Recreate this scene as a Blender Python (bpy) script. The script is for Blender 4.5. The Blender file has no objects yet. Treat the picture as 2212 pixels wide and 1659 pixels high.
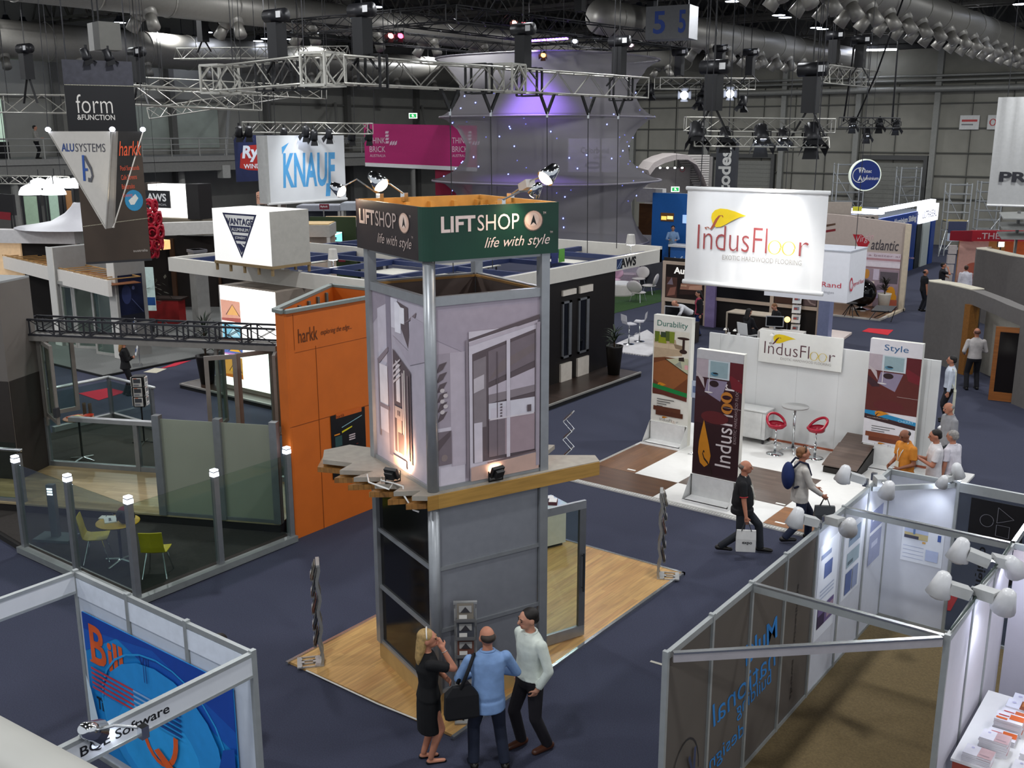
import bpy, bmesh, math, random
import numpy as np
from mathutils import Vector as V, Matrix

# ---------------------------------------------------------------- camera, world, lights, exposure
SC = bpy.context.scene
COL = SC.collection
random.seed(7)
F_PX, CX, CY, HORIZON, EYE = 2200.0, 1106.0, 829.5, 290.0, 7.3
PITCH = math.atan((CY - HORIZON) / F_PX)
FLAT = V((-.6, .8, 0)); RIGHT = V((.8, .6, 0)); ZUP = V((0, 0, 1))
FWD = FLAT * math.cos(PITCH) - ZUP * math.sin(PITCH)
CUP = FLAT * math.sin(PITCH) + ZUP * math.cos(PITCH)
EYEP = V((0, 0, EYE))
cam_d = bpy.data.cameras.new('camera'); cam = bpy.data.objects.new('camera', cam_d); COL.objects.link(cam)
cam_d.sensor_width = 36; cam_d.lens = F_PX / 2212 * 36; cam_d.clip_start = .05; cam_d.clip_end = 300
cam.matrix_world = Matrix((RIGHT, CUP, -FWD)).transposed().to_4x4(); cam.location = EYEP
SC.camera = cam
SC.view_settings.view_transform = 'Standard'; SC.view_settings.look = 'None'
SC.view_settings.gamma = 1; SC.view_settings.use_curve_mapping = False
SC.view_settings.exposure = 0.4
SC.cycles.use_denoising = True
SC.cycles.max_bounces = 6; SC.cycles.diffuse_bounces = 2; SC.cycles.glossy_bounces = 2; SC.cycles.transmission_bounces = 4
SC.cycles.transparent_max_bounces = 16; SC.cycles.caustics_reflective = False; SC.cycles.caustics_refractive = False
SC.cycles.sample_clamp_indirect = 4
wd = bpy.data.worlds.new('hall_ambient_fill'); SC.world = wd; wd.use_nodes = True
wd.node_tree.nodes['Background'].inputs[0].default_value = (.72, .76, .82, 1)
wd.node_tree.nodes['Background'].inputs[1].default_value = .62  # ambient fill added through the open sides to brighten surfaces facing the camera

def lamp(kind, loc, power, col=(1, 1, 1), aim=None, size=.3, angle=60, blend=.5, name='lamp_light', parent=None):
    d = bpy.data.lights.new(name, kind); d.energy = power; d.color = col
    if kind == 'AREA': d.shape = 'DISK'; d.size = size
    elif kind == 'SPOT': d.spot_size = math.radians(angle); d.spot_blend = blend; d.shadow_soft_size = size
    else: d.shadow_soft_size = size
    o = bpy.data.objects.new(name, d); COL.objects.link(o); o.location = loc
    if aim is not None: o.rotation_euler = (V(aim) - V(loc)).to_track_quat('-Z', 'Y').to_euler()
    if parent: o.parent = parent
    return o
# the high-bay lamps' light: a regular grid under the roof
for gx in range(-54, 10, 12):
    for gy in range(2, 74, 12):
        lamp('AREA', (gx, gy, 13.2), 430, (.95, .97, 1), (gx, gy, 0), .9, name='high_bay_light')

# ---------------------------------------------------------------- where a pixel of the photograph meets a plane of the hall
def ray(u, v): return FWD + RIGHT * ((u - CX) / F_PX) - CUP * ((v - CY) / F_PX)
def gz(u, v, z=0.): d = ray(u, v); return EYEP + d * ((z - EYE) / d.z)
def gx(u, v, x): d = ray(u, v); return EYEP + d * (x / d.x)
def gy(u, v, y): d = ray(u, v); return EYEP + d * (y / d.y)
def gd(u, v, dist): d = ray(u, v); return EYEP + d * (dist / d.dot(FLAT))

# ---------------------------------------------------------------- materials
def lin(c):
    if isinstance(c, str): c = tuple(int(c[i:i+2], 16) for i in (0, 2, 4))
    f = lambda x: x / 12.92 if x <= .04045 else ((x + .055) / 1.055) ** 2.4
    return tuple(f(x / 255) for x in c)
MATS = {}
def M(c, rough=.6, metal=0., emit=0., var=.06, scale=8., spec=.4, bump=0.):
    key = (c, rough, metal, emit, var, scale, bump)
    if key in MATS: return MATS[key]
    m = bpy.data.materials.new('surface_' + (c if isinstance(c, str) else '%d_%d_%d' % c)); m.use_nodes = True
    nt = m.node_tree; b = nt.nodes['Principled BSDF']; L = nt.links.new
    col = lin(c)
    tc = nt.nodes.new('ShaderNodeTexCoord'); nz = nt.nodes.new('ShaderNodeTexNoise'); nz.inputs['Scale'].default_value = scale; nz.inputs['Detail'].default_value = 4
    L(tc.outputs['Object'], nz.inputs['Vector'])
    cr = nt.nodes.new('ShaderNodeValToRGB'); cr.color_ramp.elements[0].position = .3; cr.color_ramp.elements[1].position = .7
    cr.color_ramp.elements[0].color = tuple(x * (1 - var) for x in col) + (1,); cr.color_ramp.elements[1].color = tuple(min(1, x * (1 + var)) for x in col) + (1,)
    L(nz.outputs['Fac'], cr.inputs['Fac']); L(cr.outputs['Color'], b.inputs['Base Color'])
    b.inputs['Roughness'].default_value = rough; b.inputs['Metallic'].default_value = metal
    b.inputs['Specular IOR Level'].default_value = spec
    if emit: L(cr.outputs['Color'], b.inputs['Emission Color']); b.inputs['Emission Strength'].default_value = emit
    if bump:
        bp = nt.nodes.new('ShaderNodeBump'); bp.inputs['Strength'].default_value = bump; bp.inputs['Distance'].default_value = .02
        L(nz.outputs['Fac'], bp.inputs['Height']); L(bp.outputs['Normal'], b.inputs['Normal'])
    MATS[key] = m; return m
def wood(c1, c2, pl=1.2, pw=.14, rough=.35, rot=0.):
    key = ('wood', c1, c2, pl, pw, rot)
    if key in MATS: return MATS[key]
    m = bpy.data.materials.new('timber_boards'); m.use_nodes = True; nt = m.node_tree; b = nt.nodes['Principled BSDF']; L = nt.links.new
    tc = nt.nodes.new('ShaderNodeTexCoord'); mp = nt.nodes.new('ShaderNodeMapping'); mp.inputs['Rotation'].default_value[2] = rot
    L(tc.outputs['Object'], mp.inputs['Vector'])
    bk = nt.nodes.new('ShaderNodeTexBrick'); bk.inputs['Scale'].default_value = 1; bk.inputs['Brick Width'].default_value = pl; bk.inputs['Row Height'].default_value = pw
    bk.inputs['Mortar Size'].default_value = .002; bk.inputs['Color1'].default_value = lin(c1) + (1,); bk.inputs['Color2'].default_value = lin(c2) + (1,)
    bk.inputs['Mortar'].default_value = tuple(x * .6 for x in lin(c1)) + (1,); bk.offset = .37
    L(mp.outputs['Vector'], bk.inputs['Vector'])
    mp2 = nt.nodes.new('ShaderNodeMapping'); mp2.inputs['Scale'].default_value = (1.2, 14, 14); L(mp.outputs['Vector'], mp2.inputs['Vector'])
    nz = nt.nodes.new('ShaderNodeTexNoise'); nz.inputs['Scale'].default_value = 1.6; nz.inputs['Detail'].default_value = 6; L(mp2.outputs['Vector'], nz.inputs['Vector'])
    mx = nt.nodes.new('ShaderNodeMix'); mx.data_type = 'RGBA'; mx.blend_type = 'MULTIPLY'; mx.inputs[0].default_value = .55
    cr = nt.nodes.new('ShaderNodeValToRGB'); cr.color_ramp.elements[0].color = (.45, .45, .45, 1); cr.color_ramp.elements[0].position = .3; cr.color_ramp.elements[1].position = .65
    L(nz.outputs['Fac'], cr.inputs['Fac']); L(bk.outputs['Color'], mx.inputs[6]); L(cr.outputs['Color'], mx.inputs[7]); L(mx.outputs[2], b.inputs['Base Color'])
    b.inputs['Roughness'].default_value = rough; MATS[key] = m; return m
def glass(tint=(230, 240, 236), gloss=.1, haze=0., rough=.02, hz=(190, 196, 190)):
    key = ('glass', tint, gloss, haze, hz)
    if key in MATS: return MATS[key]
    m = bpy.data.materials.new('glass_pane'); m.use_nodes = True; nt = m.node_tree; L = nt.links.new
    out = nt.nodes['Material Output']; nt.nodes.remove(nt.nodes['Principled BSDF'])
    t = nt.nodes.new('ShaderNodeBsdfTransparent'); t.inputs[0].default_value = lin(tint) + (1,)
    g = nt.nodes.new('ShaderNodeBsdfGlossy'); g.inputs['Roughness'].default_value = rough; g.inputs[0].default_value = (.9, .95, .95, 1)
    d = nt.nodes.new('ShaderNodeBsdfDiffuse'); tl = nt.nodes.new('ShaderNodeBsdfTranslucent')
    nz = nt.nodes.new('ShaderNodeTexNoise'); nz.inputs['Scale'].default_value = 2.5
    cr = nt.nodes.new('ShaderNodeValToRGB'); a = lin(hz)
    cr.color_ramp.elements[0].color = tuple(x * .9 for x in a) + (1,); cr.color_ramp.elements[1].color = a + (1,)
    L(nz.outputs['Fac'], cr.inputs['Fac']); L(cr.outputs['Color'], d.inputs[0]); L(cr.outputs['Color'], tl.inputs[0])
    dm = nt.nodes.new('ShaderNodeMixShader'); dm.inputs[0].default_value = .4; L(d.outputs[0], dm.inputs[1]); L(tl.outputs[0], dm.inputs[2])
    lw = nt.nodes.new('ShaderNodeLayerWeight'); lw.inputs['Blend'].default_value = .25
    ml = nt.nodes.new('ShaderNodeMath'); ml.operation = 'MULTIPLY'; ml.inputs[1].default_value = gloss * 4; L(lw.outputs['Fresnel'], ml.inputs[0])
    m1 = nt.nodes.new('ShaderNodeMixShader'); m1.inputs[0].default_value = haze; L(t.outputs[0], m1.inputs[1]); L(dm.outputs[0], m1.inputs[2])
    m2 = nt.nodes.new('ShaderNodeMixShader'); L(ml.outputs[0], m2.inputs[0]); L(m1.outputs[0], m2.inputs[1]); L(g.outputs[0], m2.inputs[2])
    L(m2.outputs[0], out.inputs['Surface']); MATS[key] = m; return m
ALU = M('a3a6a9', .38, .55); ALU_D = M('7d7f82', .42, .5); STEEL = M('c9cccd', .22, .9, var=.03); BLACK = M('141416', .5); WHITE = M('e9e9e7', .55, var=.02)
GREY = M('8b8a86', .7); DARK = M('2a2a2d', .6); CHROME = M('dfe2e4', .12, 1., var=.02); TRUSSM = M('b9b7ae', .4, .6); RED = M('b11d2d', .5)
GLASS = glass(); GLOW = M('f4f6ff', .5, emit=9., var=.01); GLOWB = M('dfe8ff', .5, emit=14., var=.01); WARM = M('ffe2c4', .5, emit=14., var=.01)

# ---------------------------------------------------------------- mesh building
class MB:
    def __init__(s): s.v = []; s.f = []; s.m = []
    def add(s, vs, fs, m=0):
        k = len(s.v); s.v += [tuple(p) for p in vs]; s.f += [tuple(i + k for i in f) for f in fs]; s.m += [m] * len(fs); return s
    def box(s, x0, x1, y0, y1, z0, z1, m=0):
        p = [(x, y, z) for z in (z0, z1) for y in (y0, y1) for x in (x0, x1)]
        return s.add(p, [(0, 2, 3, 1), (4, 5, 7, 6), (0, 1, 5, 4), (2, 6, 7, 3), (0, 4, 6, 2), (1, 3, 7, 5)], m)
    def bar(s, p, q, w, h=None, m=0, up=ZUP):
        p, q = V(p), V(q); h = h or w; d = (q - p).normalized(); sd = d.cross(up)
        if sd.length < 1e-3: sd = d.cross(V((0, 1, 0)))
        sd.normalize(); u = sd.cross(d); a, b = sd * w / 2, u * h / 2
        vs = [c + i * a + j * b for c in (p, q) for i, j in ((-1, -1), (1, -1), (1, 1), (-1, 1))]
        return s.add(vs, [(0, 1, 2, 3), (7, 6, 5, 4), (0, 4, 5, 1), (1, 5, 6, 2), (2, 6, 7, 3), (3, 7, 4, 0)], m)
    def rings(s, rs, m=0, cap=True, loop=False):
        n = len(rs[0]); fs = []; vs = [p for r in rs for p in r]; k = len(rs)
        for i in range(k if loop else k - 1):
            for j in range(n):
                a, b = i * n + j, i * n + (j + 1) % n; c = (i + 1) % k
                fs.append((a, b, c * n + (j + 1) % n, c * n + j))
        if cap and not loop: fs.append(tuple(range(n))[::-1]); fs.append(tuple(range((k - 1) * n, k * n)))
        return s.add(vs, fs, m)
    def tube(s, p, q, r, r2=None, n=8, m=0, cap=True): return s.path([p, q], [r, r if r2 is None else r2], n, m, cap)
    def path(s, pts, r, n=8, m=0, cap=True, loop=False):
        pts = [V(p) for p in pts]; k = len(pts); rr = r if isinstance(r, (list, tuple)) else [r] * k; rs = []; ref = None
        for i in range(k):
            a = pts[(i - 1) % k] if (i or loop) else pts[i]; b = pts[(i + 1) % k] if (i < k - 1 or loop) else pts[i]
            d = (b - a).normalized()
            if ref is None: ref = d.cross(ZUP) if abs(d.z) < .95 else V((1, 0, 0))
            e = (ref - d * ref.dot(d)).normalized(); ref = e; f = d.cross(e)
            rs.append([pts[i] + (e * math.cos(t) + f * math.sin(t)) * rr[i] for t in [2 * math.pi * j / n for j in range(n)]])
        return s.rings(rs, m, cap, loop)
    def prism(s, poly, z0, z1, m=0):
        n = len(poly); vs = [(x, y, z) for z in (z0, z1) for x, y in poly]
        return s.add(vs, [tuple(range(n))[::-1], tuple(range(n, 2 * n))] + [(i, (i + 1) % n, n + (i + 1) % n, n + i) for i in range(n)], m)
    def slab(s, pts, n, t, m=0):
        pts = [V(p) for p in pts]; n = V(n).normalized() * t; k = len(pts)
        return s.add(pts + [p + n for p in pts], [tuple(range(k))[::-1], tuple(range(k, 2 * k))] + [(i, (i + 1) % k, k + (i + 1) % k, k + i) for i in range(k)], m)
    def lathe(s, prof, c=(0, 0, 0), n=24, m=0, cap=True):
        c = V(c); return s.rings([[c + V((r * math.cos(t), r * math.sin(t), z)) for t in [2 * math.pi * j / n for j in range(n)]] for r, z in prof], m, cap)
    def ell(s, c, r, n=16, k=10, m=0, rot=None):
        c = V(c); rs = []
        for i in range(k + 1):
            a = math.pi * (i / k - .5) * .985; q = []
            for j in range(n):
                t = 2 * math.pi * j / n; p = V((r[0] * math.cos(a) * math.cos(t), r[1] * math.cos(a) * math.sin(t), r[2] * math.sin(a)))
                q.append(c + (rot @ p if rot else p))
            rs.append(q)
        return s.rings(rs, m)
    def cap(s, p, q, r1, r2, n=10, m=0, ends=(1, 1)):
        p, q = V(p), V(q); d = (q - p).normalized(); pts = []; rr = []
        if ends[0]:
            for a in (85, 60, 30): pts.append(p - d * r1 * math.sin(math.radians(a))); rr.append(r1 * math.cos(math.radians(a)))
        pts += [p, q]; rr += [r1, r2]
        if ends[1]:
            for a in (30, 60, 85): pts.append(q + d * r2 * math.sin(math.radians(a))); rr.append(r2 * math.cos(math.radians(a)))
        return s.path(pts, rr, n, m)
    def build(s, name, mats, parent=None, smooth=False, label=None, kind=None, loc=None, rz=0):
        me = bpy.data.meshes.new(name); me.from_pydata(s.v, [], s.f)
        for q in (mats if isinstance(mats, (list, tuple)) else [mats]): me.materials.append(q)
        if any(s.m): me.polygons.foreach_set('material_index', s.m)
        if smooth: me.polygons.foreach_set('use_smooth', [True] * len(me.polygons))
        me.update(); o = bpy.data.objects.new(name, me); COL.objects.link(o)
        if parent: o.parent = parent
        if loc is not None: o.location = loc
        if rz: o.rotation_euler[2] = rz
        if label: o['label'] = label
        if kind: o['kind'] = kind
        return o
def tag(o, label, cat, group=None, kind=None):
    o['label'] = label; o['category'] = cat
    if group: o['group'] = group
    if kind: o['kind'] = kind
    return o
def thing(name, label, cat, loc=(0, 0, 0), rz=0., group=None):
    o = bpy.data.objects.new(name, None); COL.objects.link(o); o.location = loc; o.rotation_euler[2] = rz; o.empty_display_size = .1
    return tag(o, label, cat, group)
def dup(o, parent=None):
    c = o.copy(); COL.objects.link(c)
    if parent: c.parent = parent
    for ch in list(o.children): dup(ch, c)
    return c
def again(o, loc, rz=None, label=None, group=None):
    c = dup(o); c.location = loc
    if rz is not None: c.rotation_euler[2] = rz
    if label: c['label'] = label
    if group: c['group'] = group
    return c
def structure(name, mb, mat, parent=None, smooth=False): return mb.build(name, mat, parent, smooth, kind='structure')
TXT = {}
def text_mesh(st, bold, shear, space=1.):
    key = (st, bold, shear, space)
    if key not in TXT:
        c = bpy.data.curves.new('t', 'FONT'); c.body = st; c.size = 1; c.offset = bold; c.shear = shear; c.resolution_u = 3; c.fill_mode = 'FRONT'; c.space_character = space
        o = bpy.data.objects.new('t', c); me = bpy.data.meshes.new_from_object(o); bpy.data.objects.remove(o)
        TXT[key] = ([tuple(v.co) for v in me.vertices], [tuple(p.vertices) for p in me.polygons]); bpy.data.meshes.remove(me)
    return TXT[key]
def letters(st, mat, parent, org, ux, uz, w, h, bold=0., shear=0., name='lettering', space=1., mirror=False, lift=.004):
    vs, fs = text_mesh(st, bold, shear, space)
    xs = [p[0] for p in vs]; ys = [p[1] for p in vs]; x0, x1, y0, y1 = min(xs), max(xs), min(ys), max(ys)
    ux, uz, org = V(ux).normalized(), V(uz).normalized(), V(org); n = ux.cross(uz) * lift
    mb = MB(); mb.add([org + n + ux * ((1 - (p[0] - x0) / (x1 - x0) if mirror else (p[0] - x0) / (x1 - x0)) * w) + uz * ((p[1] - y0) / (y1 - y0) * h) for p in vs], fs)
    return mb.build(name, mat, parent)
def art(name, parent, org, ux, uz, W, H, shapes, lift=.003, label=None):
    ux, uz, org = V(ux).normalized(), V(uz).normalized(), V(org); n = ux.cross(uz); mb = MB(); mats = []
    for k, (mt, poly) in enumerate(shapes):
        if isinstance(mt, (str, tuple)): mt = M(mt, .5, var=.05)
        if mt not in mats: mats.append(mt)
        mb.add([org + n * (lift * (1 + k * .35)) + ux * (x * W) + uz * (y * H) for x, y in poly], [tuple(range(len(poly)))], mats.index(mt))
    return mb.build(name, mats, parent, label=label)
def R(x0, y0, x1, y1): return [(x0, y0), (x1, y0), (x1, y1), (x0, y1)]
def E(cx, cy, rx, ry=None, n=20, a0=0, a1=360):
    ry = rx if ry is None else ry
    full = a1 - a0 >= 360
    return [(cx + rx * math.cos(math.radians(a0 + (a1 - a0) * i / (n if full else n - 1))), cy + ry * math.sin(math.radians(a0 + (a1 - a0) * i / (n if full else n - 1)))) for i in range(n)]
def stroke(pts, w):
    L, Rr = [], []
    for i, p in enumerate(pts):
        a = pts[max(i - 1, 0)]; b = pts[min(i + 1, len(pts) - 1)]; dx, dy = b[0] - a[0], b[1] - a[1]; q = math.hypot(dx, dy) or 1
        ww = w[i] if isinstance(w, (list, tuple)) else w
        L.append((p[0] - dy / q * ww / 2, p[1] + dx / q * ww / 2)); Rr.append((p[0] + dy / q * ww / 2, p[1] - dx / q * ww / 2))
    return L + Rr[::-1]
def ring2(cx, cy, r, w, ry=None, n=24):
    ry = ry or r; return [[(cx + (r - w) * math.cos(a), cy + (ry - w) * math.sin(a)), (cx + r * math.cos(a), cy + ry * math.sin(a)), (cx + r * math.cos(b), cy + ry * math.sin(b)), (cx + (r - w) * math.cos(b), cy + (ry - w) * math.sin(b))] for a, b in [(2 * math.pi * i / n, 2 * math.pi * (i + 1) / n) for i in range(n)]]
X, Y = V((1, 0, 0)), V((0, 1, 0))
# ---------------------------------------------------------------- the hall
CARPET = M('35384a', .95, var=.22, scale=60., bump=.3)
structure('floor', MB().box(-62, 14, -6, 76, -.2, 0), CARPET)
WALLM = M('86847a', .85, var=.1, scale=.8); PALE = M('a3a29a', .8, var=.05, scale=1.)
b = MB(); b.box(-62, 14, 73, 73.4, 0, 16.2); structure('wall_back', b, WALLM)
b = MB(); b.box(-60.4, -60, -6, 73, 0, 16.2); structure('wall_left', b, PALE)
structure('ceiling', MB().box(-62, 14, -6, 74, 16, 16.2), M('2b2b2b', .9, var=.3, scale=.6))
# cladding rails, posts and panel joints of the back wall
b = MB()
for x in (-42.5, -36, -30, -24.6, -19.4, -13.2, -7, -1): b.box(x - .18, x + .18, 72.6, 73, 0, 13)
structure('trim_1', b, M('85857f', .7))
b = MB()
for z in (3.1, 4.6, 6.1, 7.7, 9.3, 10.6): b.box(-60, 13, 72.86, 73, z - .035, z + .035)
for k in range(30): b.box(-58 + k * 2.4 - .02, -58 + k * 2.4 + .02, 72.9, 73, 0, 10.6)
structure('trim_2', b, M('55554f', .8))
b = MB(); b.tube((-60, 72.5, 10.2), (13, 72.5, 10.2), .2, n=12); b.tube((-60, 72.6, 11.05), (13, 72.6, 11.05), .09); b.tube((-60, 72.6, 10.75), (13, 72.6, 10.75), .09)
structure('trim_3', b, M('8a8a84', .5, .3), smooth=True)
b = MB(); b.box(-60, 13, 72.8, 73, 12.9, 16); structure('trim_4', b, M('3d3d3c', .9, var=.3, scale=2))
b = MB(); b.box(-60, 13, 72.4, 72.8, 12.8, 13.1); structure('trim_5', b, M('242424', .8))
# roller doors on the back wall
def roller(n, x0, x1, z1):
    b = MB()
    for k in range(int(z1 / .3)): b.box(x0, x1, 72.75, 72.9 - .03 * (k % 2), k * .3, k * .3 + .29)
    d = structure('door_%d' % n, b, M('76766f', .7, var=.08))
    structure('door_frame', MB().box(x0 - .25, x0, 72.6, 73, 0, z1 + .3).box(x1, x1 + .25, 72.6, 73, 0, z1 + .3).box(x0, x1, 72.6, 73, z1, z1 + .3), M('4a4a48', .7), d)
roller(1, -23.8, -19.9, 5.6); roller(2, -12.4, -7.6, 5.7); roller(3, -35.3, -30.7, 5.6)
# roof trusses and purlins: part of the building
def lattice(b, p, q, s, n, r, tri=False, box_end=True):
    p, q = V(p), V(q); d = (q - p).normalized(); sd = d.cross(ZUP).normalized(); up = sd.cross(d)
    o = [(-.5, -.5), (.5, -.5), (0, .5)] if tri else [(-.5, -.5), (.5, -.5), (.5, .5), (-.5, .5)]
    if tri == 'down': o = [(-.5, .5), (.5, .5), (0, -.5)]
    P = lambda i, t: p + (q - p) * t + sd * (o[i % len(o)][0] * s) + up * (o[i % len(o)][1] * s)
    m = len(o)
    for i in range(m):
        for k in range(n):
            a, c = (i, i + 1) if k % 2 else (i + 1, i)
            b.tube(P(a, k / n), P(c, (k + 1) / n), r, n=4, cap=False)
        for t in (0, 1): b.tube(P(i, t), P(i + 1, t), r, n=4, cap=False)
    return [(P(i, 0), P(i, 1)) for i in range(m)]
ROOFM = M('605e58', .7, var=.1)
b = MB()
for y in (22, 34, 46, 58, 70):
    for z in (13.7, 15.3):
        for dy in (-.6, .6): b.bar((-60, y + dy, z), (13, y + dy, z), .14)
    for k in range(36):
        x = -60 + k * 2.0
        for dy in (-.6, .6): b.bar((x, y + dy, 13.7), (x + 1, y + dy, 15.3), .08); b.bar((x + 1, y + dy, 15.3), (x + 2, y + dy, 13.7), .08)
        b.bar((x, y - .6, 13.7), (x, y + .6, 13.7), .06)
structure('trim_6', b, ROOFM)
b = MB()
for k in range(15):
    x = -58 + k * 4.6
    b.bar((x, -4, 15.6), (x, 73, 15.6), .12, .3)
    if k % 2:
        b.bar((x, 12, 14.3), (x, 73, 14.3), .09)
        for j in range(24): y = 12 + j * 2.5; b.bar((x, y, 14.3), (x, y + 1.25, 15.5), .06); b.bar((x, y + 1.25, 15.5), (x, y + 2.5, 14.3), .06)
structure('trim_7', b, M('4b4944', .8))
# air ducts with their jet nozzles
DUCT = M('8e8b84', .45, .35, var=.04)
def duct(x, y0, y1, z, r, label, ys, side=(-1, 1)):
    t = thing('air_duct', label, 'duct', (x, y0, z))
    b = MB(); b.tube((0, 0, 0), (0, y1 - y0, 0), r, n=24); b.build('duct_tube', DUCT, t, True)
    for k in range(int((y1 - y0) / 3)): MB().tube((0, k * 3 + 1, 0), (0, k * 3 + 1.06, 0), r + .03, n=24).build('joint_band', M('9d9a92', .4, .4), t)
    for k in range(int((y1 - y0) / 6)): MB().tube((0, k * 6 + 2, r), (0, k * 6 + 2, 15.6 - z), .02, n=5).build('hanger_rod', DARK, t)
    for y in ys:
        for s in side:
            b = MB(); c = V((s * .45 * r, y - y0, -.85 * r)); d = V((s * .55, -.15, -.8)).normalized()
            b.cap(c - d * .3, c + d * .2, .3, .27, 14, 0, (0, 0)); b.path([c + d * .2, c + d * .75], [.2, .24], 14, 0, True)
            b.build('nozzle', DUCT, t, True)
duct(-13.2, 26, 72.4, 12.3, .66, 'long grey round air duct running to the back wall above the rightmost aisle', [30 + k * 2.1 for k in range(20)])
duct(-25.2, 40, 72.4, 12.3, .75, 'grey round air duct behind the black rig, ending above the round blue sign', [50 + k * 2.1 for k in range(10)])
duct(-35.2, 18, 72.4, 12.3, .66, 'big grey round air duct crossing the top edge above the white square trusses', [24 + k * 4 for k in range(11)])
duct(-54.6, 12, 72.4, 12.1, 1.0, 'widest grey round air duct along the balcony side behind the tall black sign', [20 + k * 4.2 for k in range(11)], (1,))
# high-bay lamps
def high_bay():
    t = thing('high_bay_lamp', '', 'lamp')
    MB().lathe([(.1, .34), (.14, .32), (.16, .2), (.34, 0), (.36, -.02), (.33, -.02), (.13, .18)], n=16, cap=False).build('reflector', M('3c4048', .4, .4), t, True)
    MB().lathe([(.32, -.01), (.32, -.03)], n=16).build('lens', GLOWB, t)
    MB().tube((0, 0, .3), (0, 0, 2.72), .02, n=5).build('stem', DARK, t)
    return t
HB0 = high_bay(); hb_used = False
HB = [((13, 46), (50, 50), (258, 48), (262, 72), (393, 85), (420, 87), (447, 69), (478, 72)), ((523, 51), (558, 88), (575, 83), (630, 84), (677, 70), (812, 14), (775, 12)),
      ((1380, 21), (1398, 25), (1515, 55), (1530, 58), (1594, 75), (1606, 78), (1582, 2)), ((1682, 32), (1696, 37), (1763, 59), (1777, 62), (1861, 91), (1872, 93), (2204, 8))]
for g, lb in zip(HB, ('high bay lamp glowing under the roof near the tall black square sign', 'high bay lamp glowing under the roof over the white square trusses', 'high bay lamp glowing under the roof around the hanging number sign', 'high bay lamp glowing under the roof in the rightmost bay')):
    for u, v in g:
        p = gz(u, v, 13.25)
        o = again(HB0, p, 0, lb, 'high bay lamps under the roof') if hb_used else HB0
        o.location = p; o['label'] = lb; o['group'] = 'high bay lamps under the roof'; hb_used = True
def batten(p, q, label):
    t = thing('batten_light', label, 'light', (p + q) / 2, 0, 'strip lights along the back of the roof'); h = (q - p) / 2; MB().bar(-h, h, .16, .12).build('tube', GLOW, t)
    for s in (-.7, .7): MB().tube(h * s, h * s + V((0, 0, 15.95 - t.location.z)), .015, n=4).build('hanger', DARK, t)
    return t
batten(gy(2056, 58, 60), gy(2166, 56, 60), 'long white strip light under the roof near the top right corner')
batten(gy(1707, 110, 71), gy(1747, 109, 71), 'short white strip light on the back wall, further from the corner of the two')
batten(gy(1820, 109, 71), gy(1936, 107, 71), 'long thin white strip light at the top of the back wall beneath the duct')
# balcony along the left wall
RAILM = M('a9a8a2', .4, .3)
t = thing('balcony', 'long grey balcony with tube railing along the far left wall', 'balcony', (-54, 16, 0))
MB().box(-6, 0, 0, 56, 5.7, 6.0).build('deck', M('8b8a85', .7), t)
MB().box(-.5, -.1, 0, 56, 5.1, 5.7).build('edge_beam', M('7b7a75', .7), t)
for k in range(29): MB().tube((-.1, k * 2, 6), (-.1, k * 2, 7.05), .035, n=6).build('railing_post', RAILM, t)
for z in (6.35, 6.7, 7.05): MB().tube((-.1, 0, z), (-.1, 56, z), .03 if z < 7 else .045, n=6).build('rail', RAILM, t)
for k in range(5):
    b = MB(); b.tube((-.3, 6 + k * 10, 5.3), (-5.8, 11 + k * 10, 9.6), .12, n=8); b.box(-.6, -.05, 5.6 + k * 10, 6.2 + k * 10, 4.6, 5.4); b.build('tie_rod', M('a5a49e', .5), t)
for k in range(6): MB().tube((-1, 2 + k * 10.6, 0), (-1, 2 + k * 10.6, 5.7), .2, n=12).build('support_column', M('8f8e88', .7), t)
structure('window_1', MB().box(-60, -59.92, 22, 31, 6.6, 9.3), M('a9bfae', .5, emit=.55, var=.5, scale=.5))
structure('window_2', MB().box(-60, -59.92, 38, 46, 6.4, 9.2), M('8b938c', .5, emit=.12, var=.2, scale=.5))
b = MB()
for y in (22, 24.3, 26.6, 28.9, 31): b.box(-59.95, -59.85, y - .06, y + .06, 6.6, 9.3)
structure('trim_8', b, GREY)
b = MB()
for y in (34, 42, 50, 58, 66): b.box(-59.9, -59.5, y, y + .4, 0, 14)
b.box(-59.95, -59.8, 16, 73, 9.4, 9.55); b.box(-59.95, -59.8, 16, 73, 4.9, 5.05)
structure('trim_9', b, M('6f6e69', .7))
# things by the balcony
tag(MB().box(-54, -53.96, 23.5, 25.4, 6.15, 6.8).build('safety_sign', M('cfcf3a', .6)), 'yellow sign strip tied to the balcony railing', 'sign')
b = MB(); b.box(-57, -56.4, 28.6, 29.3, 6.0, 6.9); o = b.build('equipment_case', BLACK); tag(o, 'black box case standing on the balcony beside the person', 'case')
MB().tube((-57, 28.62, 6.3), (-57, 29.2, 6.3), .07, n=8).build('handle', M('444444'), o)
for u, v, lb in ((892, 250, 'small green exit sign glowing on the grey column behind the pink banner'), (1459, 409, 'small green exit sign glowing above the blue wall')):
    p = gd(u, v, 56); t = thing('exit_sign', lb, 'sign', p, math.atan2(.6, .8)); MB().box(-.22, .22, 0, .1, -.14, .14).build('housing', M('dfeee2', .5, emit=1.2), t)
    art('exit_symbol', t, (-.2, 0, -.12), X, ZUP, .4, .24, [(M('1d9a4c', .5, emit=1.), R(.05, .1, .95, .9)), (M('f5fff5', .5, emit=1.5), [(.35, .2), (.45, .45), (.3, .6), (.5, .8), (.6, .5), (.7, .2), (.55, .4)])])
    MB().tube((0, .05, .14), (0, .05, 15.6 - p.z), .008, n=4).build('hanger', DARK, t)
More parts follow.
